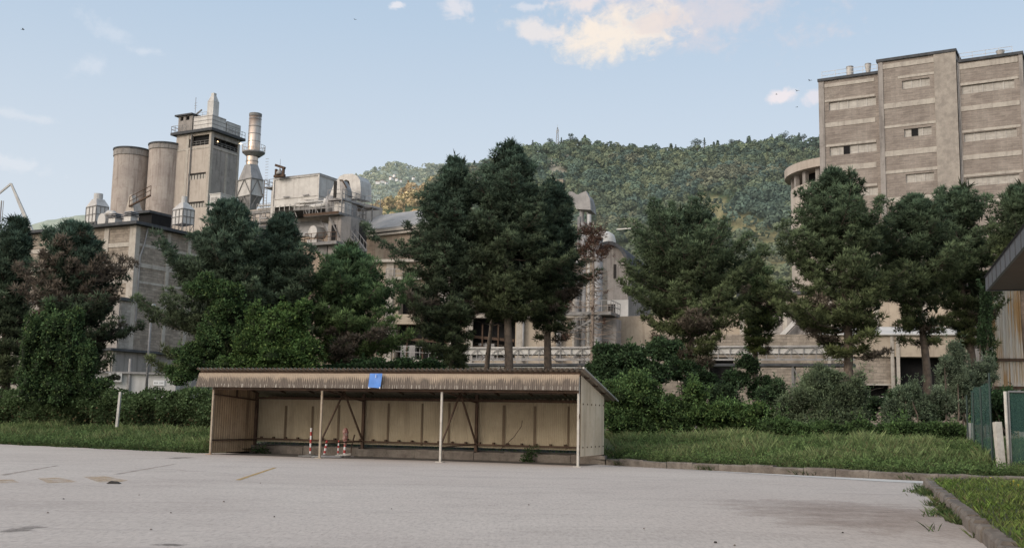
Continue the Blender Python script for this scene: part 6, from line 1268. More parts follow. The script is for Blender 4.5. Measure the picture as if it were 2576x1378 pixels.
# ================================================================== pines
DK = (.076, .106, .068); MD = (.088, .118, .064); BR = (.055, .105, .036)
hill_like = None
pine('pine_tree', 'dark pine cut by the left edge of the picture', 8, 57, [(548, -2, 16), (600, -45, 52), (680, -70, 56), (780, -80, 45), (860, -70, 62), (960, -60, 72)], brown=lambda h, c: .15 if h < .6 else 0, col=DK, seed=1, extra_tops=((30, 585),))
pine('pine_tree', 'browning pine with green top and ivy at its foot, left of the masonry hall', 165, 54, [(562, 140, 178), (605, 82, 228), (650, 62, 252), (700, 60, 292), (745, 48, 305), (800, 55, 285), (870, 66, 300), (930, 60, 285), (985, 80, 262)], brown=lambda h, c: (.75 if c < .35 else .25) if .3 < h < .78 else .08, col=DK, seed=2, extra_tops=((205, 568), (118, 572)), dens=.95)
pine('pine_tree', 'broad dark pine right of the masonry hall, its limbs reaching left', 552, 52, [(508, 555, 575), (540, 500, 612), (590, 445, 640), (640, 428, 660), (690, 398, 660), (740, 425, 670), (800, 385, 660), (860, 432, 650), (930, 425, 650)], col=DK, seed=3, extra_tops=((515, 585), (600, 545)), dens=1.)
pine('pine_tree', 'round topped dark pine in front of the filter house', 690, 53.5, [(542, 684, 702), (580, 645, 738), (620, 622, 765), (680, 610, 795), (740, 610, 800), (800, 612, 800), (880, 600, 800), (930, 600, 780)], col=DK, seed=4, extra_tops=((640, 590), (745, 585)))
pine('pine_tree', 'lighter green pine with brown lower limbs before the platform tower', 862, 54.5, [(615, 850, 872), (645, 822, 905), (680, 800, 960), (730, 790, 985), (790, 770, 1000), (850, 770, 990), (910, 790, 960)], brown=lambda h, c: .42 if h < .5 else .03, col=(.095, .15, .068), seed=5, dens=.92, extra_tops=((930, 645),))
pine('pine_tree', 'tall pointed pine with jagged top left of the tallest pine', 1135, 60, [(390, 1125, 1142), (430, 1098, 1166), (480, 1062, 1180), (540, 1036, 1196), (600, 1018, 1200), (660, 992, 1192), (720, 1040, 1192), (790, 1002, 1190), (860, 1062, 1172), (925, 1075, 1160)], brown=lambda h, c: .12 if h < .5 else 0, col=DK, seed=6, dens=.93, extra_tops=((1105, 418), (1160, 425)), stubs=8)
pine('pine_tree', 'tallest pine at the middle with a clean bare lower trunk', 1275, 60, [(364, 1266, 1282), (400, 1215, 1320), (450, 1190, 1352), (520, 1172, 1365), (600, 1180, 1390), (680, 1185, 1390), (740, 1182, 1350), (795, 1205, 1330)], col=DK, seed=7, dens=.93, extra_tops=((1238, 375), (1300, 372)), stubs=16, ybase=0)
pine('pine_tree', 'dark pine leaning against the right of the tallest pine, sparse below', 1378, 62, [(452, 1376, 1396), (500, 1330, 1430), (560, 1322, 1452), (640, 1330, 1470), (700, 1320, 1462), (740, 1330, 1440), (850, 1338, 1440)], brown=lambda h, c: .4 if h < .55 else .05, col=DK, seed=8, dens=.86, stubs=10)
pine('pine_tree', 'small dark pine with thin bare trunk left of the tallest trunk', 1226, 66, [(648, 1222, 1242), (690, 1180, 1335), (740, 1172, 1345), (778, 1200, 1300)], brown=lambda h, c: .2, col=DK, seed=9, dens=.9, stubs=12)
pine('pine_tree', 'wide bushy pine right of the bare dead tree', 1738, 56, [(520, 1715, 1745), (560, 1592, 1815), (620, 1575, 1868), (680, 1572, 1890), (740, 1578, 1892), (800, 1602, 1892), (860, 1630, 1855), (925, 1690, 1800)], brown=lambda h, c: .2 if h < .55 else 0, col=MD, seed=10, extra_tops=((1642, 492), (1690, 505)), dens=.88, stubs=8)
pine('pine_tree', 'pine with twin pointed tops in front of the round silo', 2135, 52, [(430, 2098, 2122), (470, 2052, 2192), (520, 2000, 2205), (580, 1990, 2245), (640, 1978, 2258), (700, 2000, 2270), (760, 1950, 2250), (820, 1992, 2230), (890, 2055, 2215)], brown=lambda h, c: .12 if h < .5 else 0, col=MD, seed=11, extra_tops=((2165, 455), (2050, 495), (2210, 490)), dens=.88, stubs=10)
pine('pine_tree', 'open crowned pine with forked pale trunk right of the twin topped pine', 2332, 54, [(500, 2300, 2322), (540, 2235, 2380), (600, 2212, 2420), (680, 2205, 2435), (740, 2232, 2400), (800, 2262, 2380), (860, 2285, 2365)], brown=lambda h, c: .12 if h < .5 else 0, col=MD, seed=12, extra_tops=((2240, 500), (2285, 520)), dens=.72, stubs=6)
pine('pine_tree', 'spiky topped pine before the brick block, third from the right', 2455, 57, [(468, 2392, 2418), (510, 2352, 2480), (570, 2342, 2530), (640, 2362, 2540), (720, 2382, 2540), (800, 2385, 2510), (865, 2432, 2500)], brown=lambda h, c: .15 if h < .5 else 0, col=MD, seed=13, extra_tops=((2440, 485), (2375, 490)), dens=.76)
pine('pine_tree', 'pine cut by the right edge of the picture beside the rusty shed', 2592, 52, [(470, 2572, 2600), (520, 2520, 2640), (600, 2520, 2660), (680, 2525, 2660), (720, 2560, 2650)], col=MD, seed=14, extra_tops=((2552, 482),), dens=.85)
pine('pine_tree', 'sparse yellow green pine between the wide pine and the twin topped pine', 1905, 63, [(660, 1898, 1915), (700, 1880, 1965), (760, 1860, 1985), (830, 1880, 1960), (885, 1890, 1950)], brown=lambda h, c: .25, col=(.105, .14, .062), seed=15, dens=.8, stubs=5)
# dead tree
def dead_tree():
    Y = 58; p = at(1490, 960, Y); zb = float(gz(p[0], Y)); f = Fr((p[0], Y, zb), 0); r = thing('dead_tree', 'bare dead conifer with reddish brown tip in front of the arched hall', 'tree', f); rng = np.random.default_rng(44)
    H_ = at(1490, 558, Y)[2]-zb; mb = MB(); mb.tube([(0.02*sin(z), 0, z) for z in np.linspace(0, H_, 14)], [.15*(1-.8*k_/13) for k_ in range(14)], 8); mb.build('trunk', M['bark_dead'], r, smooth=True)
    mb = MB(); TP = []; TA = []
    for i in range(135):
        z = rng.uniform(.2, .985)*H_; t = z/H_; a = rng.uniform(0, 2*pi); L = (1.15-t)*2.0*rng.uniform(.5, 1.1)+.35; d = np.array([cos(a), sin(a), 0]); P = [np.array([0, 0, z])]
        for k_ in range(6): P.append(P[-1]+(d+[0, 0, .28*(k_-2.4)*.35+rng.normal()*.16])*L/6+rng.normal(size=3)*.035)
        mb.tube(P, [.028*(1-.13*k_) for k_ in range(7)], 4, False)
        for k_ in (2, 3, 4, 5):
            e = P[k_]+unit(d+rng.normal(size=3)*.7)*L*.25; mb.tube([P[k_], e], [.012, .005], 3, False)
            if t > .84 or rng.random() < .03: TP.append(e+rng.normal(size=(5, 3))*.12); TA.append(np.tile(d*.6+[0, 0, .4], (5, 1)))
    mb.build('limbs', M['bark_dead'], r)
    P = np.concatenate(TP); A = np.concatenate(TA); V, Fc, cc = tufts(P, A, rng, .2, .035, 7, np.array([.13, .075, .055])*rng.uniform(.7, 1.3, (len(P), 1))); raw_mesh('withered_needles', V, Fc, M['needle'], r, cols=cc, uv=False)
dead_tree()
# brown dead spray hanging at the middle pines
# ================================================================== hedge, ivy, shrubs
GV = (.08, .12, .05)
def hedge_blobs(xa, ya, xb, yb, n, rpx, zpx, jit, dY=0., rng=None):
    out = []
    for i in range(n): t = (i+.5)/n; out.append((xa+(xb-xa)*t+rng.normal()*3, ya+(yb-ya)*t+rng.normal()*jit, rpx*rng.uniform(.85, 1.3), zpx*rng.uniform(.85, 1.2), dY+(t-.5)*0))
    return out
rg = np.random.default_rng(77)
def hedge():
    rng = np.random.default_rng(50); pA = np.array([-34., 59.5]); pB = np.array([-9.2, 45.6]); d = (pB-pA); Lh = np.linalg.norm(d); a = math.degrees(atan2(d[1], d[0])); f = Fr((*pA, .6), a); r = thing('vine_hedge', 'long vine covered boundary hedge behind the grass at the left', 'hedge', f)
    n = 46000; x = rng.uniform(0, Lh, n); prof = 1.72+.28*np.array([mnoise.noise(Vector((v*.5, 0, 2))) for v in x])+.22*np.array([mnoise.noise(Vector((v*2.2, 0, 5))) for v in x]); z = rng.random(n)**.8*prof
    bulge = np.array([mnoise.noise(Vector((u*.8, w*1.1, 8))) for u, w in zip(x, z)]); y = -.35-.45*bulge-.25*np.sqrt(np.clip(1-(z/prof)**2, 0, 1))+rng.normal(size=n)*.08
    top = rng.random(n) < .18; y = np.where(top, rng.uniform(-.5, .6, n), y); z = np.where(top, prof+rng.normal(size=n)*.05+.04, z)
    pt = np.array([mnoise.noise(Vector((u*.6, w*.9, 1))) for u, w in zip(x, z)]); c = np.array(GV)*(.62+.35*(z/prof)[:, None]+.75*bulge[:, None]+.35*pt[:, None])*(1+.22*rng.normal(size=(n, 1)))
    br = (rng.random(n) < .10) & (z < prof*.6); c[br] = np.array((.11, .085, .045))*rng.uniform(.5, 1.1, (br.sum(), 1)); hi = rng.random(n) < .10; c[hi] *= 1.7
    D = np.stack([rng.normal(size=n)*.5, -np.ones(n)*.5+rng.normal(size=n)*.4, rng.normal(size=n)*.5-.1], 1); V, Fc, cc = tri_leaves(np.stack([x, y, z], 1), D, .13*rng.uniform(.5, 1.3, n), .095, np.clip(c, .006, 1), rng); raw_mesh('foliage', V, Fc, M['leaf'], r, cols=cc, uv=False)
    mb = MB(); mb.box(0, Lh, -.3, .3, -.3, 1.5); V = np.array(mb.v); raw_mesh('inner_foliage', V, np.array(mb.f), M['leaf'], r, cols=np.tile(np.array(GV)*.2, (8, 1)), uv=False)  # dark core colour stands in for shade inside the hedge
hedge()
shrub('ivy', 'ivy mass climbing the browning pine at the left', 'climber', at(150, 960, 51)[0], 51, [(95, 890, 34, 95), (140, 860, 34, 85), (180, 880, 32, 100), (215, 930, 34, 60), (80, 960, 34, 60), (120, 970, 46, 50), (170, 975, 46, 45), (128, 800, 22, 40), (250, 975, 45, 28)], 18000, .13, (.075, .125, .05), 61, hi=(.17, .23, .08), hifrac=.08, stems=0)
shrub('ivy', 'bright vine over the lower crown of the round topped pine', 'climber', at(690, 930, 49)[0], 49, [(650, 860, 55, 60), (710, 830, 55, 55), (690, 900, 75, 45), (760, 880, 45, 50), (620, 920, 60, 35), (740, 930, 60, 30), (645, 795, 30, 28), (760, 790, 25, 40)], 17000, .14, (.085, .145, .045), 62, hi=(.19, .26, .08), hifrac=.12, stems=0)
shrub('ivy', 'vine mass hiding the foot of the broad dark pine', 'climber', at(510, 930, 49.5)[0], 49.5, [(480, 905, 48, 40), (530, 880, 45, 50), (570, 925, 50, 35), (450, 945, 40, 25), (520, 730, 52, 38), (575, 760, 45, 42), (540, 820, 40, 45), (610, 850, 28, 40)], 15000, .13, (.07, .12, .045), 63, hi=(.17, .23, .08), hifrac=.1, stems=0)
shrub('undergrowth', 'low dark brush behind the shelter roof under the middle pines', 'brush', at(960, 940, 50)[0], 50, [(840, 935, 50, 22), (930, 930, 55, 24), (1010, 925, 50, 22), (1080, 925, 45, 22), (790, 940, 50, 20)], 8000, .13, (.04, .075, .03), 64)
shrub('elder_bush', 'dark broad leaved bush right behind the shelter roof end', 'bush', at(1540, 950, 46)[0], 46, [(1530, 905, 48, 38), (1590, 920, 50, 42), (1500, 935, 35, 30), (1560, 960, 70, 40), (1640, 940, 40, 38), (1665, 880, 45, 28)], 15000, .14, (.06, .10, .045), 65, hi=(.07, .12, .06), hifrac=.08)
shrub('bramble_mound', 'green bramble mound just right of the shelter side wall', 'bramble', at(1600, 1040, 42)[0], 42, [(1560, 1030, 60, 62), (1630, 1020, 65, 55), (1690, 1050, 62, 45), (1540, 1000, 40, 50), (1600, 1072, 90, 28), (1595, 975, 50, 40)], 20000, .12, (.085, .14, .05), 66, hi=(.17, .24, .08), hifrac=.12)
shrub('bramble_mound', 'low bright bramble thicket right of centre in front of pine trunks', 'bramble', at(1830, 1060, 42)[0], 42, [(1760, 1050, 60, 42), (1830, 1045, 60, 45), (1900, 1055, 62, 42), (1860, 1080, 90, 24), (1745, 1000, 36, 34)], 16000, .12, (.09, .15, .05), 67, hi=(.18, .25, .08), hifrac=.14)
shrub('undergrowth', 'shaded scrub under the wide bushy pine', 'brush', at(1760, 950, 49)[0], 49, [(1700, 930, 42, 30), (1760, 960, 45, 34), (1850, 960, 38, 34), (1910, 985, 35, 36), (1880, 920, 34, 24)], 9000, .12, (.04, .07, .03), 68, k=.5)
shrub('undergrowth', 'tangled dark scrub filling the gap behind the willow bushes', 'brush', at(2150, 1040, 47)[0], 47, [(1950, 1010, 45, 45), (2030, 990, 35, 40), (2190, 1030, 50, 32), (2250, 1020, 40, 40), (2340, 1035, 45, 36), (2150, 1000, 25, 30), (1820, 1010, 45, 45), (1740, 985, 30, 36)], 15000, .12, (.06, .095, .045), 75, k=.55, shell=(.55, 1.15))
shrub('willow_bush', 'big round grey green willow bush in front of the loading hall', 'bush', at(2065, 1050, 41)[0], 41, [(2060, 1000, 72, 62), (2010, 1020, 52, 55), (2120, 1030, 62, 60), (2070, 950, 50, 32), (2150, 985, 34, 40), (2060, 1065, 110, 36)], 26000, .12, (.14, .18, .10), 69, asp=.28, hi=(.16, .2, .12), hifrac=.16, up=.7, k=.6, shell=(.68, 1.12))
shrub('willow_bush', 'small loose willow bush beside the forked pine trunk', 'bush', at(2290, 1050, 41)[0], 41, [(2280, 1010, 34, 44), (2255, 1050, 42, 40), (2320, 1040, 46, 44), (2290, 985, 20, 26)], 10000, .11, (.13, .175, .105), 70, asp=.3, hi=(.16, .2, .13), hifrac=.16, up=.7, k=.55, shell=(.6, 1.15))
shrub('willow_bush', 'tall silvery willow bush left of the green net fence', 'bush', at(2410, 1040, 41)[0], 41, [(2400, 950, 42, 62), (2440, 965, 42, 52), (2375, 1010, 36, 48), (2430, 1020, 46, 50), (2405, 895, 26, 30), (2480, 940, 28, 36)], 17000, .11, (.14, .18, .115), 71, asp=.3, hi=(.17, .21, .14), hifrac=.16, up=.7, k=.55, shell=(.62, 1.15))
shrub('bramble_mound', 'long low green thicket behind the grass before the loading hall', 'bramble', at(2290, 1090, 39.5)[0], 39.5, [(2000, 1085, 60, 24), (2080, 1088, 60, 24), (2160, 1090, 60, 26), (2240, 1092, 60, 30), (2320, 1090, 60, 30), (2395, 1092, 50, 32), (1960, 1078, 45, 28)], 18000, .11, (.085, .14, .05), 72, hi=(.11, .17, .06), hifrac=.1)
shrub('bramble_mound', 'dense brush growing behind the green net fence and gate', 'bramble', at(2520, 1060, 44)[0], 44, [(2500, 1040, 60, 60), (2570, 1030, 60, 60), (2620, 1050, 50, 50)], 9000, .13, (.04, .075, .03), 73)
shrub('ivy', 'ivy climbing the right hand trunks before the rusty shed', 'climber', at(2490, 960, 50)[0], 50, [(2478, 850, 14, 60), (2490, 930, 13, 50), (2478, 780, 10, 60), (2550, 1010, 26, 22)], 4000, .12, (.04, .07, .032), 74, k=.4)
# a few yellow flowers
for i, (px, py, Y, z) in enumerate([(2548, 1215, 25.5, .3), (2560, 1225, 24.5, .3), (2540, 1222, 26, .28), (2520, 1228, 25, .3), (2490, 1206, 28.5, .3)]):
    p = at(px, py, Y); mb = MB(); mb.tube([(0, 0, 0), (.02, 0, max(.1, p[2]))], [.005, .003], 4); mb.lathe([(.005, max(.1, p[2])-.01), (.03, max(.1, p[2])+.01), (.005, max(.1, p[2])+.02)], (.02, 0), 7); o = mb.build('yellow_flower', M['yellow']); o.location = (p[0], Y, .05); tag(o, 'small yellow flower head above the island grass', 'flower', 'yellow flowers on the island')
# ================================================================== hills
def hill(name, foot, crest, px0, px1, Yf, Yc, zf, mat, colfn, nt_=60, dpx=10, rough=1., seed=0, back=1.15):
    cx = np.array([c[0] for c in crest], float); cy = np.array([c[1] for c in crest], float); pxs = np.arange(px0, px1+1, dpx); V = []; C = []
    for t in np.linspace(0, 1.25, nt_):
        for px in pxs:
            py = np.interp(px, cx, cy); top = at(px, py, Yc); Y = Yf+(Yc-Yf)*t; X = (top[0]/Yc)*Y
            s = min(t, 1); q = s*(.75+.25*s); z = zf+(top[2]-zf)*(q if t <= 1 else 1-(t-1)*back)
            z += rough*(mnoise.noise(Vector((X*.012+seed, Y*.012, 0)))*14*s*(1-s)*3+mnoise.noise(Vector((X*.06, Y*.06, seed)))*2.5*(s > 0)*(1 if s < .97 else .3))
            V.append((X, Y, z)); C.append(colfn(px, s, X, Y))
    nx_ = len(pxs); Fq_ = np.array([(j*nx_+i, j*nx_+i+1, (j+1)*nx_+i+1, (j+1)*nx_+i) for j in range(nt_-1) for i in range(nx_-1)])
    o = raw_mesh(name, np.array(V), Fq_, mat, cols=np.clip(np.array(C), 0, 1), smooth=True, uv=False); o['kind'] = 'structure'
    return np.array(V).reshape(nt_, nx_, 3), pxs
OPEN = [[(1740, 470), (1820, 500), (1900, 550), (1975, 595), (1995, 700), (1890, 710), (1830, 640), (1775, 560)], [(1540, 610), (1600, 600), (1640, 700), (1620, 780), (1560, 780)], [(1940, 400), (1990, 375), (2050, 362), (2080, 385), (2010, 400)], [(1340, 432), (1400, 405), (1450, 392), (1455, 405), (1400, 440)], [(1380, 452), (1420, 448), (1420, 468), (1390, 470)]]
def opened(px, py, grow=0):
    px = np.atleast_1d(px).astype(float); py = np.atleast_1d(py).astype(float); return np.array([in_poly(px, py, P_) for P_ in OPEN])
def hc(px, s, X, Y):
    n_ = mnoise.noise(Vector((X*.02, Y*.02, 4))); c = np.array((.075, .10, .045))*(1+.5*n_); return c
crest1 = [(700, 640), (820, 590), (900, 560), (940, 535), (1000, 495), (1060, 472), (1120, 455), (1170, 436), (1230, 415), (1290, 395), (1340, 382), (1400, 370), (1480, 372), (1600, 385), (1700, 390), (1800, 380), (1900, 372), (1970, 362), (2060, 358), (2300, 340), (2700, 300), (3200, 300)]
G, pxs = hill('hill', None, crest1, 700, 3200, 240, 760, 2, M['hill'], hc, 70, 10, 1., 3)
# recolour the open ground on the near hill by where it lies
ho = bpy.data.objects['hill']; Vv = G.reshape(-1, 3); PP = np.array([to_px(v) for v in Vv]); jx = np.array([mnoise.noise(Vector(v*.03)) for v in Vv])*40; ins = opened(PP[:, 0]+jx, PP[:, 1]+jx*.5); ca = ho.data.color_attributes['Col']; buf = np.empty(len(Vv)*4, np.float32); ca.data.foreach_get('color', buf); buf = buf.reshape(-1, 4)
for i, cc_ in enumerate([(.26, .225, .11), (.22, .21, .09), (.38, .33, .24), (.36, .32, .25), (.42, .38, .3)]): buf[ins[i], :3] = np.array(cc_)*np.random.default_rng(i).uniform(.75, 1.2, (ins[i].sum(), 1))
ca.data.foreach_set('color', buf.ravel())
crest2 = [(740, 520), (820, 480), (880, 452), (930, 435), (965, 422), (985, 412), (1010, 414), (1035, 426), (1080, 420), (1130, 416), (1200, 420), (1300, 440), (1500, 470)]
def hc2(px, s, X, Y):
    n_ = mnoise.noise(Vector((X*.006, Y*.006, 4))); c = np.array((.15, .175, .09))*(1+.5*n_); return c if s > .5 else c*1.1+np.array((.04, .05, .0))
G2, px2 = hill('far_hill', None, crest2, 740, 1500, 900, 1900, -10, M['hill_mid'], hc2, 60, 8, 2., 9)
crest3 = [(-400, 600), (0, 592), (60, 568), (120, 552), (200, 540), (260, 538), (330, 542), (420, 560), (560, 600), (700, 640)]
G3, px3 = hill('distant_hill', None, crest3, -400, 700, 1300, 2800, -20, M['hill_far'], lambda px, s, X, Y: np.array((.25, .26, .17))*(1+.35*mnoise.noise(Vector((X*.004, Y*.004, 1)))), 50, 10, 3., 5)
def forest(name, G, pxs, n, size, tri, label, seed, pal, vis=None, tmin=.02, tmax=1.0, hf=1., leafn=60, cat='woodland', skip=True, mat='far'):
    rng = np.random.default_rng(seed); nt_, nx_, _ = G.shape
    ti = rng.uniform(tmin, tmax, n)**.8/1.25*(nt_-1); xi = rng.uniform(0, nx_-1.001, n); a = ti.astype(int); b = xi.astype(int); fa = (ti-a)[:, None]; fb = (xi-b)[:, None]; a1 = np.minimum(a+1, nt_-1)
    P = (G[a, b]*(1-fb)+G[a, b+1]*fb)*(1-fa)+(G[a1, b]*(1-fb)+G[a1, b+1]*fb)*fa
    pp = np.array([to_px(p) for p in P]); keep = (pp[:, 0] > vis[0]) & (pp[:, 0] < vis[1]) & (pp[:, 1] < vis[2]) if vis else np.ones(n, bool)
    if skip:
        jx = np.array([mnoise.noise(Vector(p*.03)) for p in P])*55; io = opened(pp[:, 0]+jx, pp[:, 1]+jx*.6).any(0); keep &= ~(io & (rng.random(n) > .16))
    P = P[keep]; m_ = len(P); S = size*rng.uniform(.55, 1.3, m_); con = rng.random(m_) < .1
    mix_ = np.array([mnoise.noise(Vector(p*.013)) for p in P]); ci = np.clip(((mix_+.6)/1.2*len(pal)+rng.normal(size=m_)*.6), 0, len(pal)-1).astype(int); c = np.array(pal)[ci]*rng.uniform(.62, 1.3, (m_, 1))
    if name == 'hillside_wood': kk_ = (np.clip(1-(P[:, 2]-15)/95, 0, 1)*.75)[:, None]; c = c*(1-kk_)+np.array((.20, .195, .09))*rng.uniform(.7, 1.2, (m_, 1))*kk_
    k_ = leafn; d = unit(rng.normal(size=(m_, k_, 3))); d[..., 2] = np.where(d[..., 2] < -.2, -d[..., 2], d[..., 2])
    rx = S[:, None, None]*np.where(con, .5, .75)[:, None, None]; rz = S[:, None, None]*np.where(con, 1.05, .75)[:, None, None]
    hz = (d[..., 2:]+1)/2; shp = np.where(con[:, None, None], 1.25-hz*1.05, 1.); ctr = P[:, None, :]+np.array([0, 0, 1.])*rz*.7
    Q = ctr+np.concatenate([d[..., :2]*rx*shp, d[..., 2:]*rz], 2)*rng.uniform(.8, 1.1, (m_, k_, 1)); nrm = unit(d+rng.normal(size=d.shape)*.35); r_ = unit(np.cross(nrm, rng.normal(size=d.shape))); u_ = np.cross(nrm, r_); sz = S[:, None, None]*tri*rng.uniform(.6, 1.3, (m_, k_, 1))
    V = np.stack([Q+r_*sz, Q-r_*sz*.5+u_*sz*.87, Q-r_*sz*.5-u_*sz*.87], 2).reshape(-1, 3); cc = np.repeat((c[:, None, :]*(.55+.6*(d[..., 2:]*.5+.5))).reshape(-1, 3), 3, axis=0)  # crown tops lighter than undersides: shading put into the leaf colour
    o = raw_mesh(name, V, np.arange(len(V)).reshape(-1, 3), M[mat], cols=cc, uv=False); tag(o, label, cat, kind='stuff'); return P
PAL = [(.10, .14, .105), (.14, .17, .10), (.115, .155, .105), (.155, .175, .10), (.14, .165, .10), (.10, .14, .11), (.165, .17, .11)]
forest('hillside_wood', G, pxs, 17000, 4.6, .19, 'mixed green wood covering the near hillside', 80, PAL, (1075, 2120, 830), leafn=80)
forest('sunlit_wood', G, pxs, 2600, 4.6, .2, 'golden brown sunlit trees low on the left shoulder of the hill', 81, [(.46, .33, .17), (.40, .30, .17), (.50, .40, .21)], (860, 1180, 560), tmin=.3, leafn=80, skip=False)  # low sunlight put into the golden brown leaf palette
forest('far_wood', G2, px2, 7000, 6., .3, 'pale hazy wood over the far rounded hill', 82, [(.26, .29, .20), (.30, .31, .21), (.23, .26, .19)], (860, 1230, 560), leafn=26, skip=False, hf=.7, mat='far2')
# trees that stand out on the ridge
ridge = [(1435, 340, 15, 0, 'dark spreading tree beside the mast on the ridge'), (1412, 352, 10, 1, 'small tree at the foot of the mast'), (1385, 350, 11, 0, 'rounded tree just left of the mast'), (1755, 350, 15, 0, 'dark rounded tree alone in the middle of the ridge'), (1772, 352, 9, 1, 'thin pointed tree right of the rounded ridge tree'), (1970, 336, 13, 0, 'broad flat topped tree near the brick block'), (1942, 344, 10, 1, 'small pointed tree left of the flat topped one'), (2022, 338, 11, 0, 'squat dark tree nearest the brick block'), (1596, 368, 9, 1, 'pointed fir on the lower left ridge'), (1700, 368, 8, 1, 'short pointed fir left of the rounded ridge tree'), (1880, 350, 9, 1, 'slim fir between the ridge dip and the block'), (1840, 352, 9, 0, 'low round tree on the right half of the ridge'), (1500, 355, 13, 0, 'wide bushy tree right of the mast'), (1340, 358, 9, 1, 'pale pointed tree at the left end of the ridge'), (1655, 370, 9, 1, 'small fir in the ridge dip')]
for i, (px, py, rp, con, lab) in enumerate(ridge):
    rng = np.random.default_rng(900+i); Y = 752; p = at(px, py+rp*1.6, Y); f = Fr(p, 0); r = thing('ridge_tree', lab, 'tree', f, 'trees standing out on the ridge'); s_ = rp*Y/F; mb = MB(); mb.tube([(0, 0, -3), (0, 0, s_*1.2)], [.35, .15], 5); mb.build('trunk', M['bark'], r)
    n = 420; 
    if con: z = rng.uniform(0, 1, n); rr = (1-z)**.8*.62*s_*(.75+.35*np.sin(z*22)); a = rng.uniform(0, 2*pi, n); Q = np.stack([np.cos(a)*rr*rng.uniform(.5, 1, n), np.sin(a)*rr, z*s_*2.3], 1)
    else:
        bl = np.array([(rng.normal()*.45*s_, rng.normal()*.3*s_, s_*rng.uniform(.8, 1.7), s_*rng.uniform(.4, .6)) for _ in range(6)]); j = rng.integers(0, 6, n); Q = bl[j, :3]+unit(rng.normal(size=(n, 3)))*bl[j, 3:]*rng.uniform(.7, 1.05, (n, 1))*[1, 1, .75]
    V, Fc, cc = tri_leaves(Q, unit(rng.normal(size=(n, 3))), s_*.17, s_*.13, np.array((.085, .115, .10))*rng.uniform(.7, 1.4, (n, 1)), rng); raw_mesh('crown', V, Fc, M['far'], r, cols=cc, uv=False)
# mast
p = at(1402, 362, 745); f = Fr(p, 10); r = thing('lattice_mast', 'thin lattice radio mast on the ridge among trees', 'mast', f); h_ = at(1402, 314, 745)[2]-p[2]; mb = MB()
for sx, sy in ((-1, -1), (1, -1), (1, 1), (-1, 1)): mb.bar((sx*1.1, sy*1.1, -3), (sx*.25, sy*.25, h_*.85), .18)
for k_ in range(7):
    w0, w1 = 1.1-.85*k_/7, 1.1-.85*(k_+1)/7; z0, z1 = h_*.85*k_/7, h_*.85*(k_+1)/7; mb.bar((-w0, -w0, z0), (w1, -w1, z1), .12); mb.bar((w0, -w0, z0), (-w1, -w1, z1), .12)
mb.build('lattice', M['galv_dull'], r); mb = MB(); mb.bar((0, 0, h_*.8), (0, 0, h_), .15); mb.box(-.8, -.4, -.4, .4, h_*.55, h_*.7); mb.box(.4, .8, -.4, .4, h_*.62, h_*.75); mb.build('antenna', M['galv'], r)
# village houses on the far hill
for i, (px, py, s_, lab) in enumerate([(950, 455, 7, 'tiny white house left of the village on the far hill'), (962, 452, 6, 'tiny pale house second from left on the far hill'), (972, 455, 5, 'tiny low house below the second one on the far hill'), (985, 445, 8, 'tiny bright house in the middle of the far village'), (998, 448, 7, 'tiny house just right of the village middle'), (1008, 451, 6, 'tiny house at the right end of the cluster'), (1040, 444, 6, 'tiny lone house right of the village cluster'), (992, 437, 5, 'tiny house highest in the far village')]):
    Y = 1250; p = at(px, py+5, Y); k_ = s_*.75*Y/F; f = Fr(p, 20*i); r = thing('far_house', lab, 'house', f, 'houses of the far village'); mb = MB(); mb.box(-k_, k_, -k_*.6, k_*.6, -2, k_*.5); mb.build('wall', M['white_paint'], r); mb = MB(); mb.prism([(-k_*1.1, -k_*.7, k_*.5), (-k_*1.1, k_*.7, k_*.5), (-k_*1.1, 0, k_*.95)], (k_*2.2, 0, 0)); mb.build('roof', mat_flat('red_roof_%d' % i, (.25, .14, .1)), r)
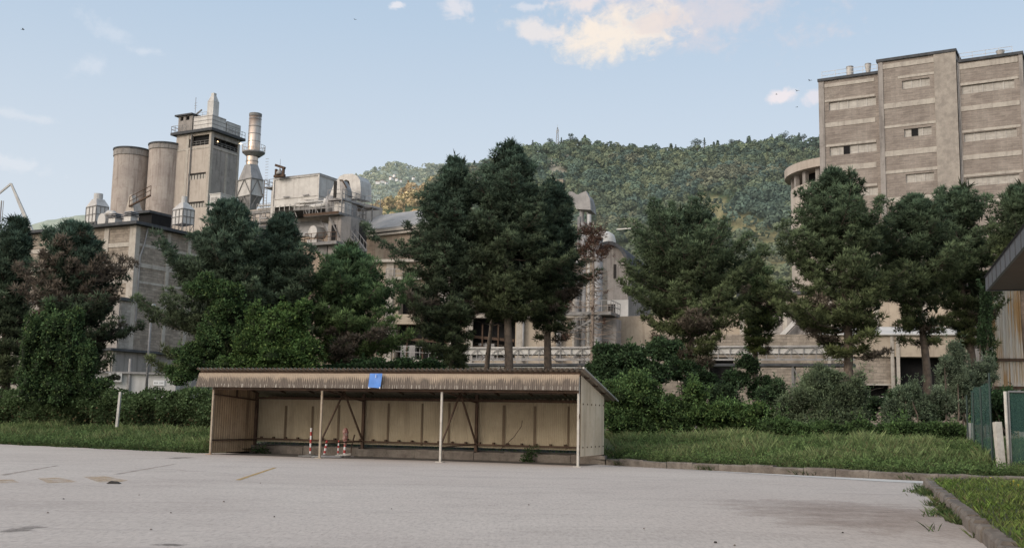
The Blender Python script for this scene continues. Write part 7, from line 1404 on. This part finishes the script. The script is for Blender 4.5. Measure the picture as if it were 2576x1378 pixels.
p = at(1400, 460, 560); f = Fr(p, -15); r = thing('hillside_ruin', 'pale stone hut standing in the clearing on the near hill', 'hut', f); mb = MB(); mb.holes(lambda u, z, d: (u, d, z), -3.5, 3.5, -3, 1.6, [(-2, -1, -.8, .6), (1, 2, -.8, .6)], .5); mb.quad((3.5, 0, -3), (3.5, 4, -3), (3.5, 4, 1.6), (3.5, 0, 1.6)); mb.quad((-3.5, 4, -3), (-3.5, 0, -3), (-3.5, 0, 1.6), (-3.5, 4, 1.6)); mb.build('wall', M['cream'], r); mb = MB(); mb.box(-3.8, 3.8, -.3, 4.2, 1.61, 1.9); mb.build('roof', M['concrete_band'], r)
p0 = at(1552, 577, 330); p1 = at(1605, 573, 322); mb = MB(); mb.bar(p0-p0, p1-p0, .35); o = mb.build('retaining_wall', M['white']); o.location = Vector(p0); tag(o, 'short white wall line on the slope left of the wide pine', 'wall')
# birds
for i, (px, py, w_, lab) in enumerate([(58, 75, 1., 'bird high at the left with wings spread'), (893, 50, .6, 'bird alone high above the stack'), (2037, 203, .9, 'bird gliding left of the brick block roof'), (2005, 229, .8, 'bird just right of the small white cloud'), (1953, 238, .6, 'bird beside the left tip of the small white cloud'), (2005, 270, .6, 'lowest bird left of the brick block')]):
    Y = 90; p = at(px, py, Y); f = Fr(p, random.uniform(0, 180)); r = thing('bird', lab, 'bird', f, 'small birds in the sky'); s_ = .16*w_
    mb = MB(); mb.tube([(-s_*.9, 0, 0), (-s_*.3, 0, .0), (s_*.4, 0, .01), (s_*.9, 0, .0)], [.01, .035*w_, .03*w_, .008], 7); mb.add([(-s_*.7, 0, 0), (-s_*1.35, .04, 0), (-s_*1.35, -.04, 0)], [(0, 1, 2)]); mb.build('body', M['roof_dark'], r, smooth=True)
    for sg in (-1, 1): mb = MB(); mb.add([(s_*.3, 0, .01), (-s_*.3, 0, .01), (-s_*.2, sg*s_*1.1, s_*.5), (s_*.35, sg*s_*.9, s_*.45), (-s_*.5, sg*s_*2.2, s_*.2)], [(0, 1, 2, 3), (3, 2, 4)]); mb.build('wing', M['roof_dark'], r)
